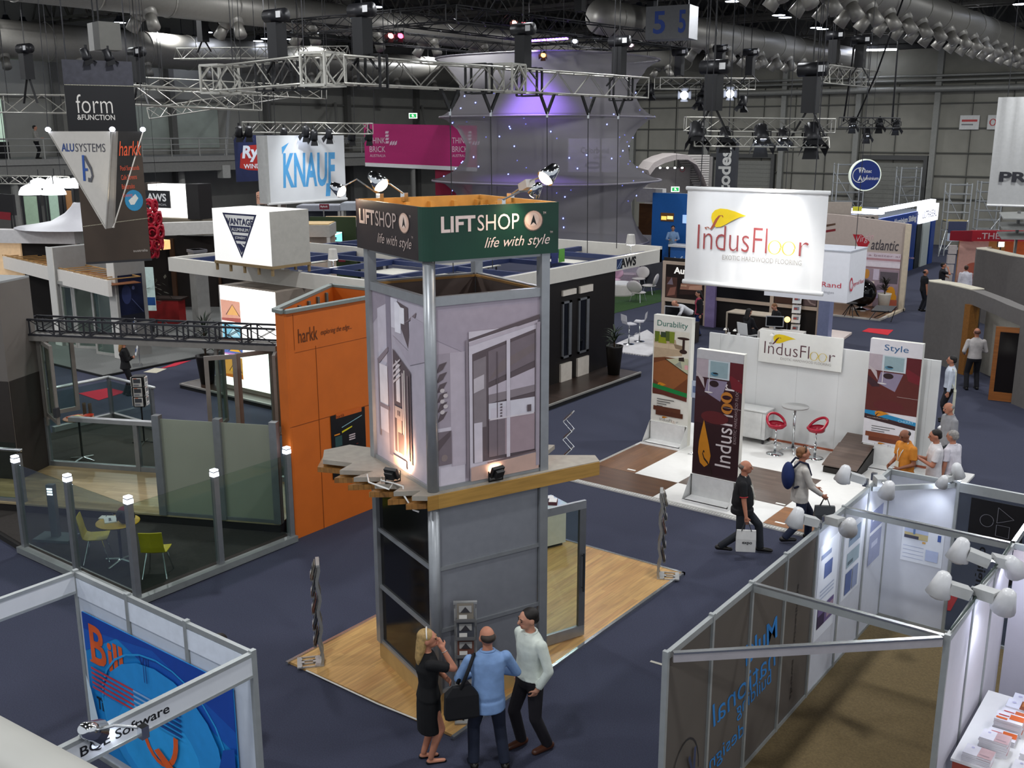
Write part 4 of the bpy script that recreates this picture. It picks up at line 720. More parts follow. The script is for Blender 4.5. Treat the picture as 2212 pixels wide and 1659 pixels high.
# ---------------------------------------------------------------- flooring stand
fx0, fx1, fy0, fy1 = -11.65, -4.62, 17.6, 23.1
fl = thing('stand_floor', 'checkered flooring stand platform of white and timber squares', 'floor platform', (0, 0, 0)); Z1 = .05
MB().box(fx0, fx1, fy0, fy1, 0, Z1 - .006).build('base', M('dcdbd6', .5), fl)
WT = M('e6e5e1', .35, var=.02)
tiles = [(fx0, -9.57, fy0, 18.68, wood('5e3d22', '4c2f19', 1.6, .13)), (-9.57, -7.17, fy0, 18.68, WT), (-7.17, fx1, fy0, 18.68, wood('a06a3a', '8c5a2e', 1.6, .13)), (fx0, -10.63, 18.68, 20.7, wood('7d5430', '6b4525', 1.6, .13, .35, math.pi / 2)), (-10.63, -9.57, 18.68, 20.7, WT), (-9.57, -7.17, 18.68, 20.7, wood('6f6056', '5f5148', 1.6, .13)),
         (-7.17, -5.9, 18.68, 20.7, WT), (-5.9, fx1, 18.68, 20.7, wood('8e4a2c', '7a3b22', 1.6, .13, .35, math.pi / 2)), (fx0, fx1, 20.7, fy1, WT)]
for a, b2, c, d, m in tiles: MB().box(a + .004, b2 - .004, c + .004, d - .004, Z1 - .006, Z1).build('floor_square', m, fl)
b = MB()
for k in range(116): b.box(fx0 + k * .06, fx0 + k * .06 + .035, fy0 - .1, fy0 - .02, .03, .036)
for k in range(50): b.box(fx0 - .09, fx0 - .02, fy0 + k * .06, fy0 + k * .06 + .035, .03, .036)
MB().box(fx0 - .1, fx1, fy0 - .11, fy0, 0, .03).box(fx0 - .1, fx0, fy0, 20.9, 0, .03).build('edge_ramp', M('d6d5d0', .4), fl); b.build('ramp_studs', M('a9a8a4', .4), fl)
for x, y in ((-10.9, 18.8), (-7.4, 18.74), (-7.0, 17.75), (-5.75, 18.72)): MB().box(x, x + .2, y, y + .06, Z1, Z1 + .004).build('name_tag', M('e9e8e2'), fl)
LEAFY, LEAFO = M('e8c81e', .45, var=.04), M('c8811f', .45, var=.05)
LEAF = [(0, .5), (.02, .72), (.1, .9), (.25, 1), (.45, .98), (.68, .88), (.86, .76), (1, .68), (.82, .6), (.6, .4), (.42, .18), (.28, .05), (.15, .02), (.05, .2)]
CURL = [(-.12, -.12), (-.16, -.02), (-.08, .0), (0, -.1), (.08, .1), (.16, .42), (.24, .62), (.32, .64), (.34, .55)]
def leaf(par, org, ux, uz, w, h, lm, cm, lift=.004):
    art('leaf_emblem', par, org, ux, uz, w, h, [(lm, LEAF), (cm, stroke(CURL, [.03, .05, .05, .06, .08, .08, .06, .04, .03]))], lift)
def indus(par, org, ux, uz, W, H, tm, om, lm, cm, sub=True, lift=.004):
    org, ux, uz = V(org), V(ux), V(uz); P = lambda x, y: org + ux * (x * W) + uz * (y * H)
    leaf(par, P(.12, .62), ux, uz, W * .32, H * .36, lm, cm, lift)
    letters('IndusFl', tm, par, P(0, .2), ux, uz, W * .635, H * .46, -.012, lift=lift)
    n = ux.cross(uz) * lift
    art('round_letters', par, org, ux, uz, W, H, [(om, p) for c in (.705, .83) for p in ring2(c, .325, .058, .012, .058 * W / H)], lift)
    letters('r', tm, par, P(.91, .2), ux, uz, W * .08, H * .25, -.012, lift=lift)
    if sub: letters('EXOTIC HARDWOOD FLOORING', M('a9a49c'), par, P(.24, .03), ux, uz, W * .7, H * .09, lift=lift)
WINE, GOLD = M('6d3a3e', .5), M('d9c04a', .5)
# hanging banner
hb = thing('hanging_banner', 'large white hanging banner with yellow leaf over the checkered stand', 'banner', (-10.55, 20.5, 0)); c0, c1 = gy(1483, 403, 20.5), gy(1775, 635, 20.5); W, H0, H1 = 3.15, 4.1, 6.12
b = MB(); n = 40; b.add([(W * i / n, .012 * math.sin(i * .9) * (1 - j / 6) + .01 * math.sin(i * 2.1 + j), H0 + (H1 - H0) * j / 6) for j in range(7) for i in range(n + 1)], [(j * (n + 1) + i, j * (n + 1) + i + 1, (j + 1) * (n + 1) + i + 1, (j + 1) * (n + 1) + i) for j in range(6) for i in range(n)]); b.build('cloth', M('e3e3e2', .7, var=.03, scale=1.5), hb, True)
MB().tube((-.03, 0, H1 + .03), (W + .03, 0, H1 + .03), .045, n=12).build('top_bar', WHITE, hb, True); MB().tube((-.03, 0, H0), (W + .03, 0, H0), .05, n=12).build('bottom_bar', WHITE, hb, True)
for x in (.3, W - .3): MB().tube((x, 0, H1 + .05), (x + (.05 if x < 1 else -.03), .2, 15.5), .01, n=5).build('wire', DARK, hb)
indus(hb, (.3, -.03, H0 + .52), X, ZUP, 2.55, 1.15, M('9c4a4a', .5), GOLD, LEAFY, M('a4543a', .5), lift=.004)
# back wall, sign board and two wall panels
wl = thing('stand_wall', 'white back wall of the flooring stand behind the bar table', 'wall', (-11.0, 22.85, Z1)); WL = 5.5
MB().box(0, WL, 0, .06, 0, 2.47).build('panel_face', M('dedfde', .5, var=.02, scale=2), wl); MB().box(0, WL, -.012, 0, .0, .05).build('skirting', M('a4583c', .5), wl)
b = MB()
for k in range(6): b.box(k * 1.0 + .3, k * 1.0 + .304, -.003, 0, .05, 2.47)
b.build('panel_joint', M('b9bab8'), wl)
sb = thing('sign_board', 'white sign board with yellow leaf on the stand back wall', 'sign', (gy(1640, 750, 22.8).x, 22.78, Z1)); sw = gy(1822, 750, 22.8).x - gy(1640, 750, 22.8).x
MB().box(0, sw, 0, .03, 1.93, 2.72).build('board', M('e9e9e4', .5, var=.02), sb); indus(sb, (.14, 0, 2.02), X, ZUP, sw * .86, .64, M('5b3a40', .5), GOLD, LEAFY, M('5b2f36', .5))
for k, (x, lb) in enumerate(((.35, 'small glowing clip lamp on the back wall top, close to the sofa picture stand'), (.6, 'small clip lamp on the back wall top, second from the sofa picture stand'), (1.55, 'small clip lamp on the back wall top beside the sign board'), (4.75, 'small clip lamp on the back wall top near the red room picture stand'))):
    t = thing('clip_lamp', lb, 'lamp', (-11.0 + x + .15, 22.88, Z1 + 2.47)); MB().box(-.03, .03, -.03, .03, 0, .05).build('clip', M('cfcfcf'), t); MB().path([(0, 0, .05), (0, -.05, .16), (0, -.2, .2)], .008, 5).build('stem', STEEL, t); MB().lathe([(.02, .19), (.05, .15), (.045, .15)], (0, -.22, 0), 10).build('shade', M('d8d6d0'), t)
lamp('SPOT', (-8.6, 20.3, 6.6), 420, (1, .98, .95), (-8.3, 22.3, .8), .3, 75, .7, name='stand_light'); lamp('SPOT', (-8.2, 19.0, 7.6), 300, (1, .98, .95), (-8.6, 19.6, 0), .3, 70, .7, name='stand_light')
lamp('SPOT', (-9.5, 17.2, 7.4), 200, (.9, .94, 1), (-9, 20.5, 5.6), .2, 50, .6, name='banner_light')
def picture_stand(loc, w, h, d, label, base, face, side='e2e0d6'):
    t = thing('picture_stand', label, 'display stand', loc)
    MB().box(0, w, 0, d, .0, h).build('light_box', M(side, .5, var=.02), t)
    MB().add([(0, -.42, 0), (w, -.42, 0), (w, 0, 0), (0, 0, 0), (0, -.4, .05), (w, -.4, .05), (w, 0, .5), (0, 0, .5), (0, -.06, .5), (w, -.06, .5)], [(0, 3, 7, 8, 4), (1, 5, 9, 6, 2), (0, 4, 5, 1), (8, 7, 6, 9), (0, 1, 2, 3)]).add([(.04, -.38, .06), (w - .04, -.38, .06), (w - .04, -.07, .06), (.04, -.07, .06), (.04, -.07, .5), (w - .04, -.07, .5)], [(0, 1, 2, 3), (3, 2, 5, 4)]).build('brochure_trough', M('dcdcda', .5), t)
    MB().box(0, w, -.006, 0, .5, h).build('print_sheet', M(base, .45, var=.03), t); face(t, (0, -.006, .5), w, h - .5); return t
tri = [(.33, .82), (.34, .5)]
def interior(t, o, w, h, y0, y1, dark, floor, blob=True):
    s = y1 - y0; q = lambda P_: [(x, y0 + y * s) for x, y in P_]
    art('room_photograph', t, o, X, ZUP, w, h, [('b0a3aa', q(R(0, .72, .26, 1))), ('c2cdd2', q(R(.26, .72, .72, 1))), ('8fa6ac', q(R(.3, .74, .68, .98))), (dark, q(R(.72, .5, 1, 1))), (floor, q(R(0, 0, 1, .72))), ('8a7f96', q([(.25, .7), (.68, .7), (.55, .38), (.2, .5)])), ('3a2028', q([(0, .62), (.22, .5), (.26, .44), (.1, .42), (0, .5)])), ('b9aeb0', q([(0, .78), (.2, .55), (.17, .7), (0, .8)])),
        ('6f1c26', q([(.72, .78), (.78, .6), (1, .55), (1, .7), (.76, .8)])), ('2a181c', q(E(.4, .64, .1, .05))), ('4f7f96', q(E(.4, .79, .08, .03))), ('1d1a1e', q(E(.42, .8, .06, .012))), ('d5cfcf', q(R(.285, .52, .3, .82))), ('d5cfcf', q(E(.29, .5, .09, .012))), ('d0c4c0', q(R(.6, .3, 1, .304))), ('5c1f22', q(E(.45, .12, .3, .1)))], .0015)
def durability(t, o, w, h):
    P = lambda x, y: V(o) + X * (x * w) + ZUP * (y * h)
    letters('Durability', M('2f6a5c'), t, P(.1, .885), X, ZUP, w * .8, h * .07)
    art('sofa_photograph', t, o, X, ZUP, w, h, [('d9d3c4', R(.03, .62, .95, .87)), ('6d3d22', R(.03, .26, .95, .62)), ('8b542e', [(.03, .4), (.5, .3), (.95, .45), (.95, .55), (.4, .6), (.03, .55)]), ('b59f83', [(.03, .6), (.78, .65), (.8, .74), (.62, .75), (.6, .79), (.03, .78)]), ('cbb698', [(.03, .7), (.75, .7), (.72, .745), (.03, .74)]), ('a28d73', R(.42, .7, .425, .745)), ('8b7860', [(.55, .75), (.78, .74), (.8, .7), (.6, .71)]),
        ('5e6f22', [(.05, .75), (.18, .76), (.17, .85), (.04, .85)]), ('8c941f', [(.14, .745), (.36, .745), (.34, .82), (.16, .82)]), ('4c5a20', [(.34, .77), (.46, .77), (.46, .86), (.32, .86)]), ('77852a', [(.44, .755), (.56, .755), (.57, .86), (.43, .86)]), ('33412a', R(.2, .8, .34, .85)), ('2f1c16', E(.8, .81, .16, .012)), ('2f1c16', R(.78, .7, .84, .81)), ('2f1c16', E(.81, .69, .1, .02)),
        ('b7b79a', [(.35, .6), (.75, .63), (.95, .63), (.95, .49)]), ('8d9184', [(.6, .56), (.75, .6), (.8, .53)]), ('2f2520', [(.7, .6), (.85, .6), (.83, .64), (.7, .63)]), ('2a2a20', stroke([(.34, .605), (.95, .485)], .006)), ('d8a0a0', R(.86, .53, .95, .57)), ('157a3c', [(.03, .32), (.95, .27), (.95, .31), (.03, .36)]), ('5d2c22', [(.03, .275), (.95, .23), (.95, .27), (.03, .32)]), *[('5b5b5b', R(.16, .215 - k * .022, .62 - .1 * k, .222 - k * .022)) for k in range(4)],
        ('5a3220', R(.07, .11, .8, .15)), ('512b1b', R(.14, .065, .87, .11))], .0015)
    leaf(t, P(.16, .325), X, ZUP, w * .24, h * .05, LEAFO, M('3a2a1c')); letters('TEAK', WHITE, t, P(.76, .275), X, ZUP, w * .18, h * .024); letters('www.indusfloor.com.au', M('c9b9a9'), t, P(.06, .288), X, ZUP, w * .4, h * .01)
    indus(t, P(.25, .0), X, ZUP, w * .5, h * .06, M('5a5a5c'), M('c07a3a'), LEAFO, M('5a4030'), False)
def style(t, o, w, h):
    P = lambda x, y: V(o) + X * (x * w) + ZUP * (y * h)
    letters('Style', M('2f5f8c'), t, P(.28, .885), X, ZUP, w * .46, h * .075); interior(t, o, w, h, .32, .86, '5a1a20', '5a2420')
    art('lower_print', t, o, X, ZUP, w, h, [('1f7fae', [(.0, .285), (1, .23), (1, .265), (0, .33)]), ('32181c', [(0, .24), (1, .19), (1, .23), (0, .285)]), *[('5b5b5b', R(.16, .17 - k * .022, .62 - .1 * k, .177 - k * .022)) for k in range(4)], ('7a4028', R(.05, .07, .8, .115)), ('6b3622', R(.12, .03, .9, .07))], .002)
    leaf(t, P(.2, .27), X, ZUP, w * .3, h * .055, LEAFO, M('3a2a1c')); letters('CHERRY', M('9fd0e4'), t, P(.66, .245), X, ZUP, w * .3, h * .025); letters('www.indusfloor.com.au', M('c9b9a9'), t, P(.05, .25), X, ZUP, w * .42, h * .01); indus(t, P(.25, -.03), X, ZUP, w * .5, h * .055, M('5a5a5c'), M('c07a3a'), LEAFO, M('5a4030'), False)
def maroon(t, o, w, h):
    P = lambda x, y: V(o) + X * (x * w) + ZUP * (y * h); interior(t, o, w, h, .42, .93, '5a1a22', '3a1a20')
    art('top_strip', t, o, X, ZUP, w, h, [('b9b8ba', R(0, .93, 1, 1)), (LEAFO, [(.12, .18), (.17, .1), (.27, .07), (.37, .1), (.4, .17), (.35, .26), (.28, .36), (.22, .45), (.17, .36), (.13, .27)]), ('2a1a14', stroke([(.26, .19), (.24, .2), (.22, .18), (.26, .14), (.34, .11), (.41, .06), (.44, .03), (.41, .02)], .018))], .004)
    lt = M('d9cfcf'); letters('IndusFl', lt, t, P(.84, .1), ZUP, -X, h * .42, w * .34); art('round_letters', t, o, X, ZUP, w, h, [(M('c07a2e'), p) for c in (.57, .66) for p in ring2(.71, c, .12, .026, .042)], .005); letters('r', lt, t, P(.84, .71), ZUP, -X, h * .05, w * .2)
    letters('EXOTIC HARDWOOD FLOORING', M('9d8a8c'), t, P(.93, .3), ZUP, -X, h * .5, w * .06)
picture_stand((-11.62, 21.12, Z1), 1.0, 3.1, .16, 'tall picture stand showing a sofa with green cushions', 'dddbd2', durability)
picture_stand((-8.97, 18.12, Z1), 1.0, 3.1, .14, 'tall maroon picture stand with orange leaf and vertical lettering', '2e1519', maroon)
picture_stand((-6.9, 22.4, Z1), 1.12, 2.88, .14, 'tall picture stand showing a dark red room, beside the man in orange', 'd9d6da', style)
t = thing('wall_card', 'small blue grey card standing between the two tall picture stands', 'card', (-10.35, 20.7, Z1)); MB().box(0, .3, 0, .015, 1.35, 1.75).build('card', M('a9b2c4'), t); art('print', t, (0, 0, 1.35), X, ZUP, .3, .4, [('5b6a8c', R(.1, .3, .9, .7))]); MB().tube((.15, .01, 0), (.15, .01, 1.35), .012).box(.02, .28, -.1, .1, 0, .015).build('stand_pole', STEEL, t)
t = thing('red_counter', 'narrow counter with red top behind the maroon picture stand', 'counter', (-10.25, 21.0, Z1)); MB().box(0, .35, 0, .4, 0, .92).build('body', M('cfc9b6', .5), t); MB().box(-.03, .38, -.03, .43, .92, .95).build('top', M('7d3a30', .4), t)
# bar table, stools, cabinet, sample rack
t = thing('bar_table', 'round grey bar table on a chrome foot before the white wall', 'table', (-8.45, 22.25, Z1)); MB().lathe([(.3, 1.08), (.31, 1.09), (.31, 1.11), (.3, 1.115)], n=32).build('tabletop', M('9f9e9c', .4), t, False); MB().tube((0, 0, .1), (0, 0, 1.08), .03, n=14).build('column', CHROME, t, True)
for k in range(4): a = k * math.pi / 2 + .5; MB().path([(0, 0, .12), (.15 * math.cos(a), .15 * math.sin(a), .08), (.32 * math.cos(a), .32 * math.sin(a), .025)], [.03, .028, .02], 8).build('foot', CHROME, t, True)
def bar_stool(loc, rz, label):
    t = thing('bar_stool', label, 'stool', loc, rz); rd = M('a3152e', .15, var=.05)
    b = MB(); rs = []
    for k in range(8):
        r = [.04, .12, .17, .195, .2, .2, .19, .17][k]; z = [.62, .625, .64, .665, .7, .7, .66, .645][k]; rs.append([V((r * math.cos(a), r * math.sin(a), z + (.03 * (1 - math.sin(a)) * (k > 2) * (k < 6)))) for a in [2 * math.pi * j / 24 for j in range(24)]])
    b.rings(rs, cap=True); b.build('seat', rd, t, True)
    b = MB(); pts = [V((.21 * math.cos(a), .21 * math.sin(a) - .02, .71 + .22 * max(0, (.35 - math.sin(a)) / 1.35))) for a in [2 * math.pi * j / 32 for j in range(32)]]; b.path(pts, .032, 10, 0, False, True); b.build('back_ring', rd, t, True)
    MB().tube((0, 0, .02), (0, 0, .35), .03, n=12).tube((0, 0, .35), (0, 0, .63), .02, n=12).build('column', CHROME, t, True); MB().lathe([(.2, 0), (.2, .012), (.1, .035), (.03, .05)], n=28).build('foot_plate', CHROME, t, True)
    MB().path([(-.02, 0, .28), (-.1, .1, .27), (-.06, .2, .27), (.06, .2, .27), (.1, .1, .27), (.02, 0, .28)], .01, 6).build('foot_rest', CHROME, t, True); return t
bar_stool((-8.72, 21.85, Z1), math.radians(-130), 'red plastic bar stool between the white cabinet and the bar table'); bar_stool((-7.86, 22.1, Z1), math.radians(150), 'red plastic bar stool behind the head of the man with the backpack')
t = thing('cabinet', 'white rolling cabinet against the wall beside the red stool', 'cabinet', (-9.95, 22.35, Z1)); MB().box(0, .75, 0, .45, .12, .8).build('body', M('d9d9d7', .5), t); dr = MB().box(.06, .66, -.018, 0, .15, .77).build('door', M('dededc', .5), t); MB().box(.12, .17, -.03, -.018, .6, .7).build('handle', DARK, dr); MB().box(-.02, .77, -.03, .47, .8, .83).build('top', WHITE, t)
for x in (.06, .69):
    for y in (.06, .39): MB().tube((x - .015, y, .05), (x + .015, y, .05), .05, n=12).box(x - .03, x + .03, y - .03, y + .03, .08, .12).build('caster', DARK, t)
t = thing('sample_rack', 'low dark rack of overlapping sloped timber sample boards', 'display rack', (-7.35, 21.25, Z1)); MB().add([(0, 0, 0), (.75, 0, 0), (.75, 1.45, 0), (0, 1.45, 0), (0, 0, .12), (.75, 0, .12), (.75, 1.45, .5), (0, 1.45, .5)], [(0, 3, 2, 1), (4, 5, 6, 7), (0, 1, 5, 4), (1, 2, 6, 5), (2, 3, 7, 6), (3, 0, 4, 7)]).build('frame', M('1a1512', .5), t)
for k in range(3): b = MB(); y = k * .47; z = .15 + k * .13; b.slab([(-.03 + .02 * k, y, z), (.74, y, z), (.74, y + .5, z + .14), (-.03 + .02 * k, y + .5, z + .14)], V((0, -.25, 1)), .025); b.build('sample_board', wood('6b5a50', '5c4c44', 1.5, .2), t)
t = thing('white_counter', 'small white counter at the free end of the stand back wall', 'counter', (-5.42, 22.9, Z1)); MB().box(0, .3, 0, .35, .0, .95).build('body', M('d6d2d6', .5), t); MB().box(-.02, .32, -.02, .37, .95, .98).build('top', WHITE, t); MB().box(-.005, 0, .02, .33, .1, .4).build('red_panel', RED, t)
# ---------------------------------------------------------------- balustrade and orange kiosk stand, left of the tower
HK = V((-20.84, 10.84, 0)); HR = math.radians(25.5)
def hk(x, y, z=0): return HK + Matrix.Rotation(HR, 3, 'Z') @ V((x, y, z))
BRN = M('2f2a26', .9, var=.15, scale=20)
t = thing('stand_stage', 'low dark stage under the glass balustrade stand', 'stage', (0, 0, 0)); P5 = [(-17.3, 8.36), (-13.72, 8.36), (-13.72, 11.66), (-14.16, 11.7), (-15.6, 14.25), (-23.7, 14.25), (-23.7, 8.9)]
MB().prism(P5, 0, .1).build('platform', M('1b1816', .8), t); MB().prism([(x + (.06 if x < -15 else -.06), y + (.06 if y < 10 else -.06)) for x, y in P5], .1, .12).build('carpet_top', BRN, t)
for q in ((-17.3, -13.66, 8.28, 8.42, .02, .13), (-13.8, -13.66, 8.42, 11.66, .02, .13), (-23.75, -21.7, 14.2, 14.3, .05, .25), (-23.75, -23.62, 12.6, 14.2, .05, .25)): MB().box(*q).build('edge_frame', M('8e9290', .4, .4), t)
t = thing('timber_deck', 'pale timber deck raised behind the frosted glass panels', 'deck', HK, HR); MB().box(-6, 6.45, -2.25, 0, .12, .28).build('riser', M('17120f', .7), t); MB().box(-6, 6.45, -2.25, 0, .28, .3).build('boards', wood('b09a72', '9c865f', 1.4, .14), t); MB().box(-6, 6.45, -2.27, -2.25, .27, .305).build('nosing', M('9a8a6a'), t)
gw_ = thing('partition_wall', 'big grey panel wall at the left edge carrying the black lattice beam', 'wall', HK, HR); MB().box(-6, .1, -1.0, 0, .3, 4.4).build('cladding', M('6c6660', .7, var=.06, scale=1.5), gw_); MB().box(-6, .1, -1.0, 0, 4.4, 4.44).build('capping', M('8f9190', .6), gw_)
MB().box(.1, .115, -.98, -.02, .3, 2.4).box(-6, .1, -1.015, -1.0, .3, 2.4).build('dark_lower_panel', M('2d2723', .6), gw_)
# glass balustrade round the low stage
POSTM = M('85888a', .35, .5); LEDW = M('dfe9ff', .4, emit=4.)
def gpost(par, x, y, z0, z1, led=True, w=.05):
    MB().box(x - w, x + w, y - w, y + w, z0, z1).build('post', POSTM, par)
    if led: MB().box(x - w - .005, x + w + .005, y - w - .005, y + w + .005, z1 - .09, z1 - .02).box(x - w, x + w, y - w, y + w, z1, z1 + .03).build('post_light', LEDW, par)
t = thing('glass_balustrade', 'clear glass balustrade with lit posts round the yellow chairs', 'balustrade', (0, 0, 0))
FP = [(-17.2, 8.4), (-15.52, 8.4), (-13.78, 8.4), (-13.78, 10.02), (-13.78, 11.6)]
for x, y in FP: gpost(t, x, y, .12, 1.8)
for (x0, y0), (x1, y1) in zip(FP, FP[1:]):
    d = V((x1 - x0, y1 - y0, 0)).normalized() * .06; b = MB(); n = V((-d.y, d.x, 0)).normalized() * .006; b.slab([V((x0, y0, .2)) + d - n, V((x1, y1, .2)) - d - n, V((x1, y1, 1.68)) - d - n, V((x0, y0, 1.68)) + d - n], n, .012); b.build('pane', GLASS, t)
t = thing('bollard', 'short lit grey bollard on a flat metal base left of the yellow chairs', 'bollard', (-17.1, 8.93, .12), .5); MB().box(-.35, .35, -.2, .2, 0, .05).build('base_plate', M('6f7779', .4, .3), t); MB().box(-.07, .07, -.05, .05, .05, 1.05).build('post', POSTM, t)
b = MB()
for k in range(3): b.box(-.05, .05, -.056, -.05, .86 + k * .05, .89 + k * .05)
b.build('light_grille', LEDW, t)
# frosted panels, clear screen and balustrade on the deck
t = thing('frosted_screen', 'frosted glass screen panels with steel posts along the timber deck edge', 'screen', HK, HR); FR = glass((200, 205, 195), .05, .82, .3, (178, 184, 168))
for x in (4.1, 5.32, 6.42): MB().box(x - .07, x + .07, -2.3, -2.16, .3, 2.25).build('post', POSTM, t)
for x0, x1 in ((4.17, 5.25), (5.39, 6.35)): MB().box(x0, x1, -2.24, -2.22, .36, 2.18).build('frosted_pane', FR, t)
MB().box(4.1, 6.42, -2.27, -2.19, .3, .36).build('bottom_rail', POSTM, t)
t = thing('glass_screen', 'clear glass screen below the black lattice beam with silver sill', 'screen', HK, HR)
for x in (.1, 2.25, 4.2): MB().box(x - .05, x + .05, -.06, .06, .3, 1.38).build('post', POSTM, t)
MB().box(.1, 6.0, -.05, .05, .3, .4).build('bottom_rail', POSTM, t); MB().box(.7, 6, -.07, .07, 1.33, 1.42).build('sill', M('a5a7a8', .3, .4), t)
for x0, x1 in ((.15, 2.2), (2.3, 4.15), (4.25, 6.0)): MB().box(x0, x1, -.006, .006, .4, 1.33).build('pane', GLASS, t)
t = thing('glass_balustrade', 'clear glass balustrade with round hand rail at the left edge of the timber deck', 'balustrade', HK, HR)
for x in (-.55, 1.05): MB().box(x - .04, x + .04, -2.2, -2.12, .3, 1.28).build('post', POSTM, t) if x > 0 else None
MB().tube((-4, -2.16, 1.36), (1.12, -2.16, 1.36), .035, n=12).build('hand_rail', STEEL, t, True); MB().box(-4, 1.0, -2.165, -2.155, .36, 1.5).build('pane', GLASS, t); MB().box(-4, 1.1, -2.2, -2.12, .3, .36).build('bottom_rail', POSTM, t)
bt = thing('lattice_beam', 'black steel lattice beam spanning from the grey wall to the orange kiosk', 'beam', HK, HR)
b = MB()
for y in (-.22, .22):
    for k in range(8):
        x0, x1 = k * .7, k * .7 + .7; xm = x0 + .14
        b.bar((x0, y, 3.22), (x0, y, 3.56), .028).bar((xm, y, 3.22), (xm, y, 3.56), .028).bar((xm, y, 3.24), (x1, y, 3.54), .014).bar((xm, y, 3.54), (x1, y, 3.24), .014)
for k in range(8):
    for z in (3.23, 3.55): b.bar((k * .7, -.22, z), (k * .7, .22, z), .024)
b.build('bracing', M('26262b', .5), bt)
for y in (-.22, .22):
    for z in (3.23, 3.55): MB().bar((0, y, z), (5.62, y, z), .04).build('chord', M('26262b', .5), bt)
MB().box(0, 5.62, -.24, .24, 3.1, 3.2).build('head_rail', M('86827c', .5, .3), bt)
def sash(par, x, y, a, w, z0, z1, nm='sash', out=M('8a857e', .45, .3)):
    s = MB(); fw_ = .085; L = [(0, fw_, z0, z1), (w - fw_, w, z0, z1), (fw_, w - fw_, z0, z0 + fw_), (fw_, w - fw_, z1 - fw_, z1)]
    for p in L: s.box(p[0], p[1], -.03, .03, p[2], p[3])
    o = s.build(nm, out, par, loc=(x, y, 0), rz=a); MB().box(fw_, w - fw_, -.004, .004, z0 + fw_, z1 - fw_).build('pane', GLASS, o); return o
t = thing('folding_window', 'grey folding window sashes standing open by the grey wall', 'window', hk(.18, 0), HR); sash(t, 0, 0, math.radians(-42), .95, 1.42, 3.1); sash(t, .05, .05, math.radians(58), .62, 1.42, 3.1)
MB().box(.66, .74, -.72, -.6, 1.6, 1.8).build('latch', DARK, t); MB().box(-.07, 0, -.04, .04, 1.2, 3.1).build('hinge_post', M('8a857e', .45, .3), t)
t = thing('folding_window', 'grey folding window sashes standing open beside the orange kiosk', 'window', hk(5.5, 0), HR); sash(t, -.05, 0, math.radians(228), .78, 1.42, 3.1); sash(t, -.53, -.63, math.radians(210), .62, 1.42, 3.1); sash(t, 0.02, 0, math.radians(-70), .66, 1.42, 3.1); sash(t, -1.25, -.1, math.radians(100), .5, 1.42, 3.08)
MB().box(-.06, .05, -.04, .05, 1.3, 3.1).build('hinge_post', M('55514c', .45, .3), t)
# yellow cafe set
YEL = M('c9b215', .4, var=.05); YT = M('c49a1c', .4, var=.05)
def cafe_table(loc, label, topm, r=.36, z=.76):
    t = thing('cafe_table', label, 'table', loc); MB().lathe([(r - .02, z - .025), (r, z - .02), (r, z - .005), (r - .015, z)], n=32).build('tabletop', topm, t); MB().lathe([(r + .002, z - .022), (r + .004, z - .012)], n=32, cap=False).build('edge_band', DARK, t); MB().tube((0, 0, .06), (0, 0, z - .02), .025, n=10).build('column', M('4a4a4c', .3, .6), t)
    for k in range(4): a = k * math.pi / 2 + .3; MB().path([(0, 0, .07), (.33 * math.cos(a), .33 * math.sin(a), .02)], [.024, .016], 6).build('foot', STEEL, t)
    return t
cafe_table((-15.19, 9.03, .12), 'round yellow cafe table behind the clear balustrade', YT)
def cafe_chair(loc, rz, label):
    t = thing('cafe_chair', label, 'chair', loc, rz); pr = [(.2, .44), (.1, .43), (-.12, .435), (-.19, .47), (-.215, .56), (-.235, .68), (-.27, .84)]; b = MB(); sh = []
    for k, (y, z) in enumerate(pr):
        w = .2 if k < 4 else .19; dz = .015; n = V((0, .2, 1)) if k < 3 else V((0, 1, .25)); n.normalize(); sh.append([V((-w, y, z)), V((0, y, z)) - n * .012, V((w, y, z)), V((w, y, z)) + n * .014, V((0, y, z)) + n * .002, V((-w, y, z)) + n * .014])
    b.rings(sh[:4]); b.build('seat', YEL, t); b = MB(); b.rings(sh[3:]); b.build('backrest', YEL, t)
    for sx in (-1, 1):
        for sy in (-1, 1): MB().path([(sx * .13, sy * .1, .42), (sx * .2, sy * .21, 0)], .012, 6).build('leg', CHROME, t)
    return t
cafe_chair((-15.62, 8.86, .12), math.radians(-40), 'yellow chair on the far left side of the round yellow table'); cafe_chair((-14.28, 9.13, .12), math.radians(40), 'yellow chair standing apart to the right of the yellow table')
t = thing('backpack', 'black and red backpack on the round yellow table', 'bag', (-15.02, 9.08, .88), .4); b = MB(); b.ell((0, 0, .13), (.17, .13, .14)); b.build('body', BLACK, t, True); b = MB(); b.ell((0, .02, .2), (.14, .11, .09)); b.build('top_flap', M('7a1a28', .6), t, True); MB().path([(-.1, -.1, .06), (-.05, -.16, .14), (.02, -.12, .22)], .012, 6).build('strap', BLACK, t)
t = thing('carry_bag', 'white printed carry bag lying flat on the yellow table', 'bag', (-15.33, 8.98, .88), -.5); MB().box(-.15, .15, -.1, .1, 0, .02).build('body', WHITE, t); letters('event', M('333944'), t, (-.06, -.03, .02), X, Y, .16, .05, .02); MB().path([(-.15, .06, .01), (-.25, .05, .03), (-.24, -.05, .02), (-.15, -.06, .01)], .008, 5).build('handle', DARK, t)
tag(MB().box(-.1, .1, -.07, .07, 0, .015).build('leaflet', M('e2ded6'), loc=(-15.5, 9.0, .88), rz=.6), 'small white leaflet at the edge of the yellow table', 'leaflet')
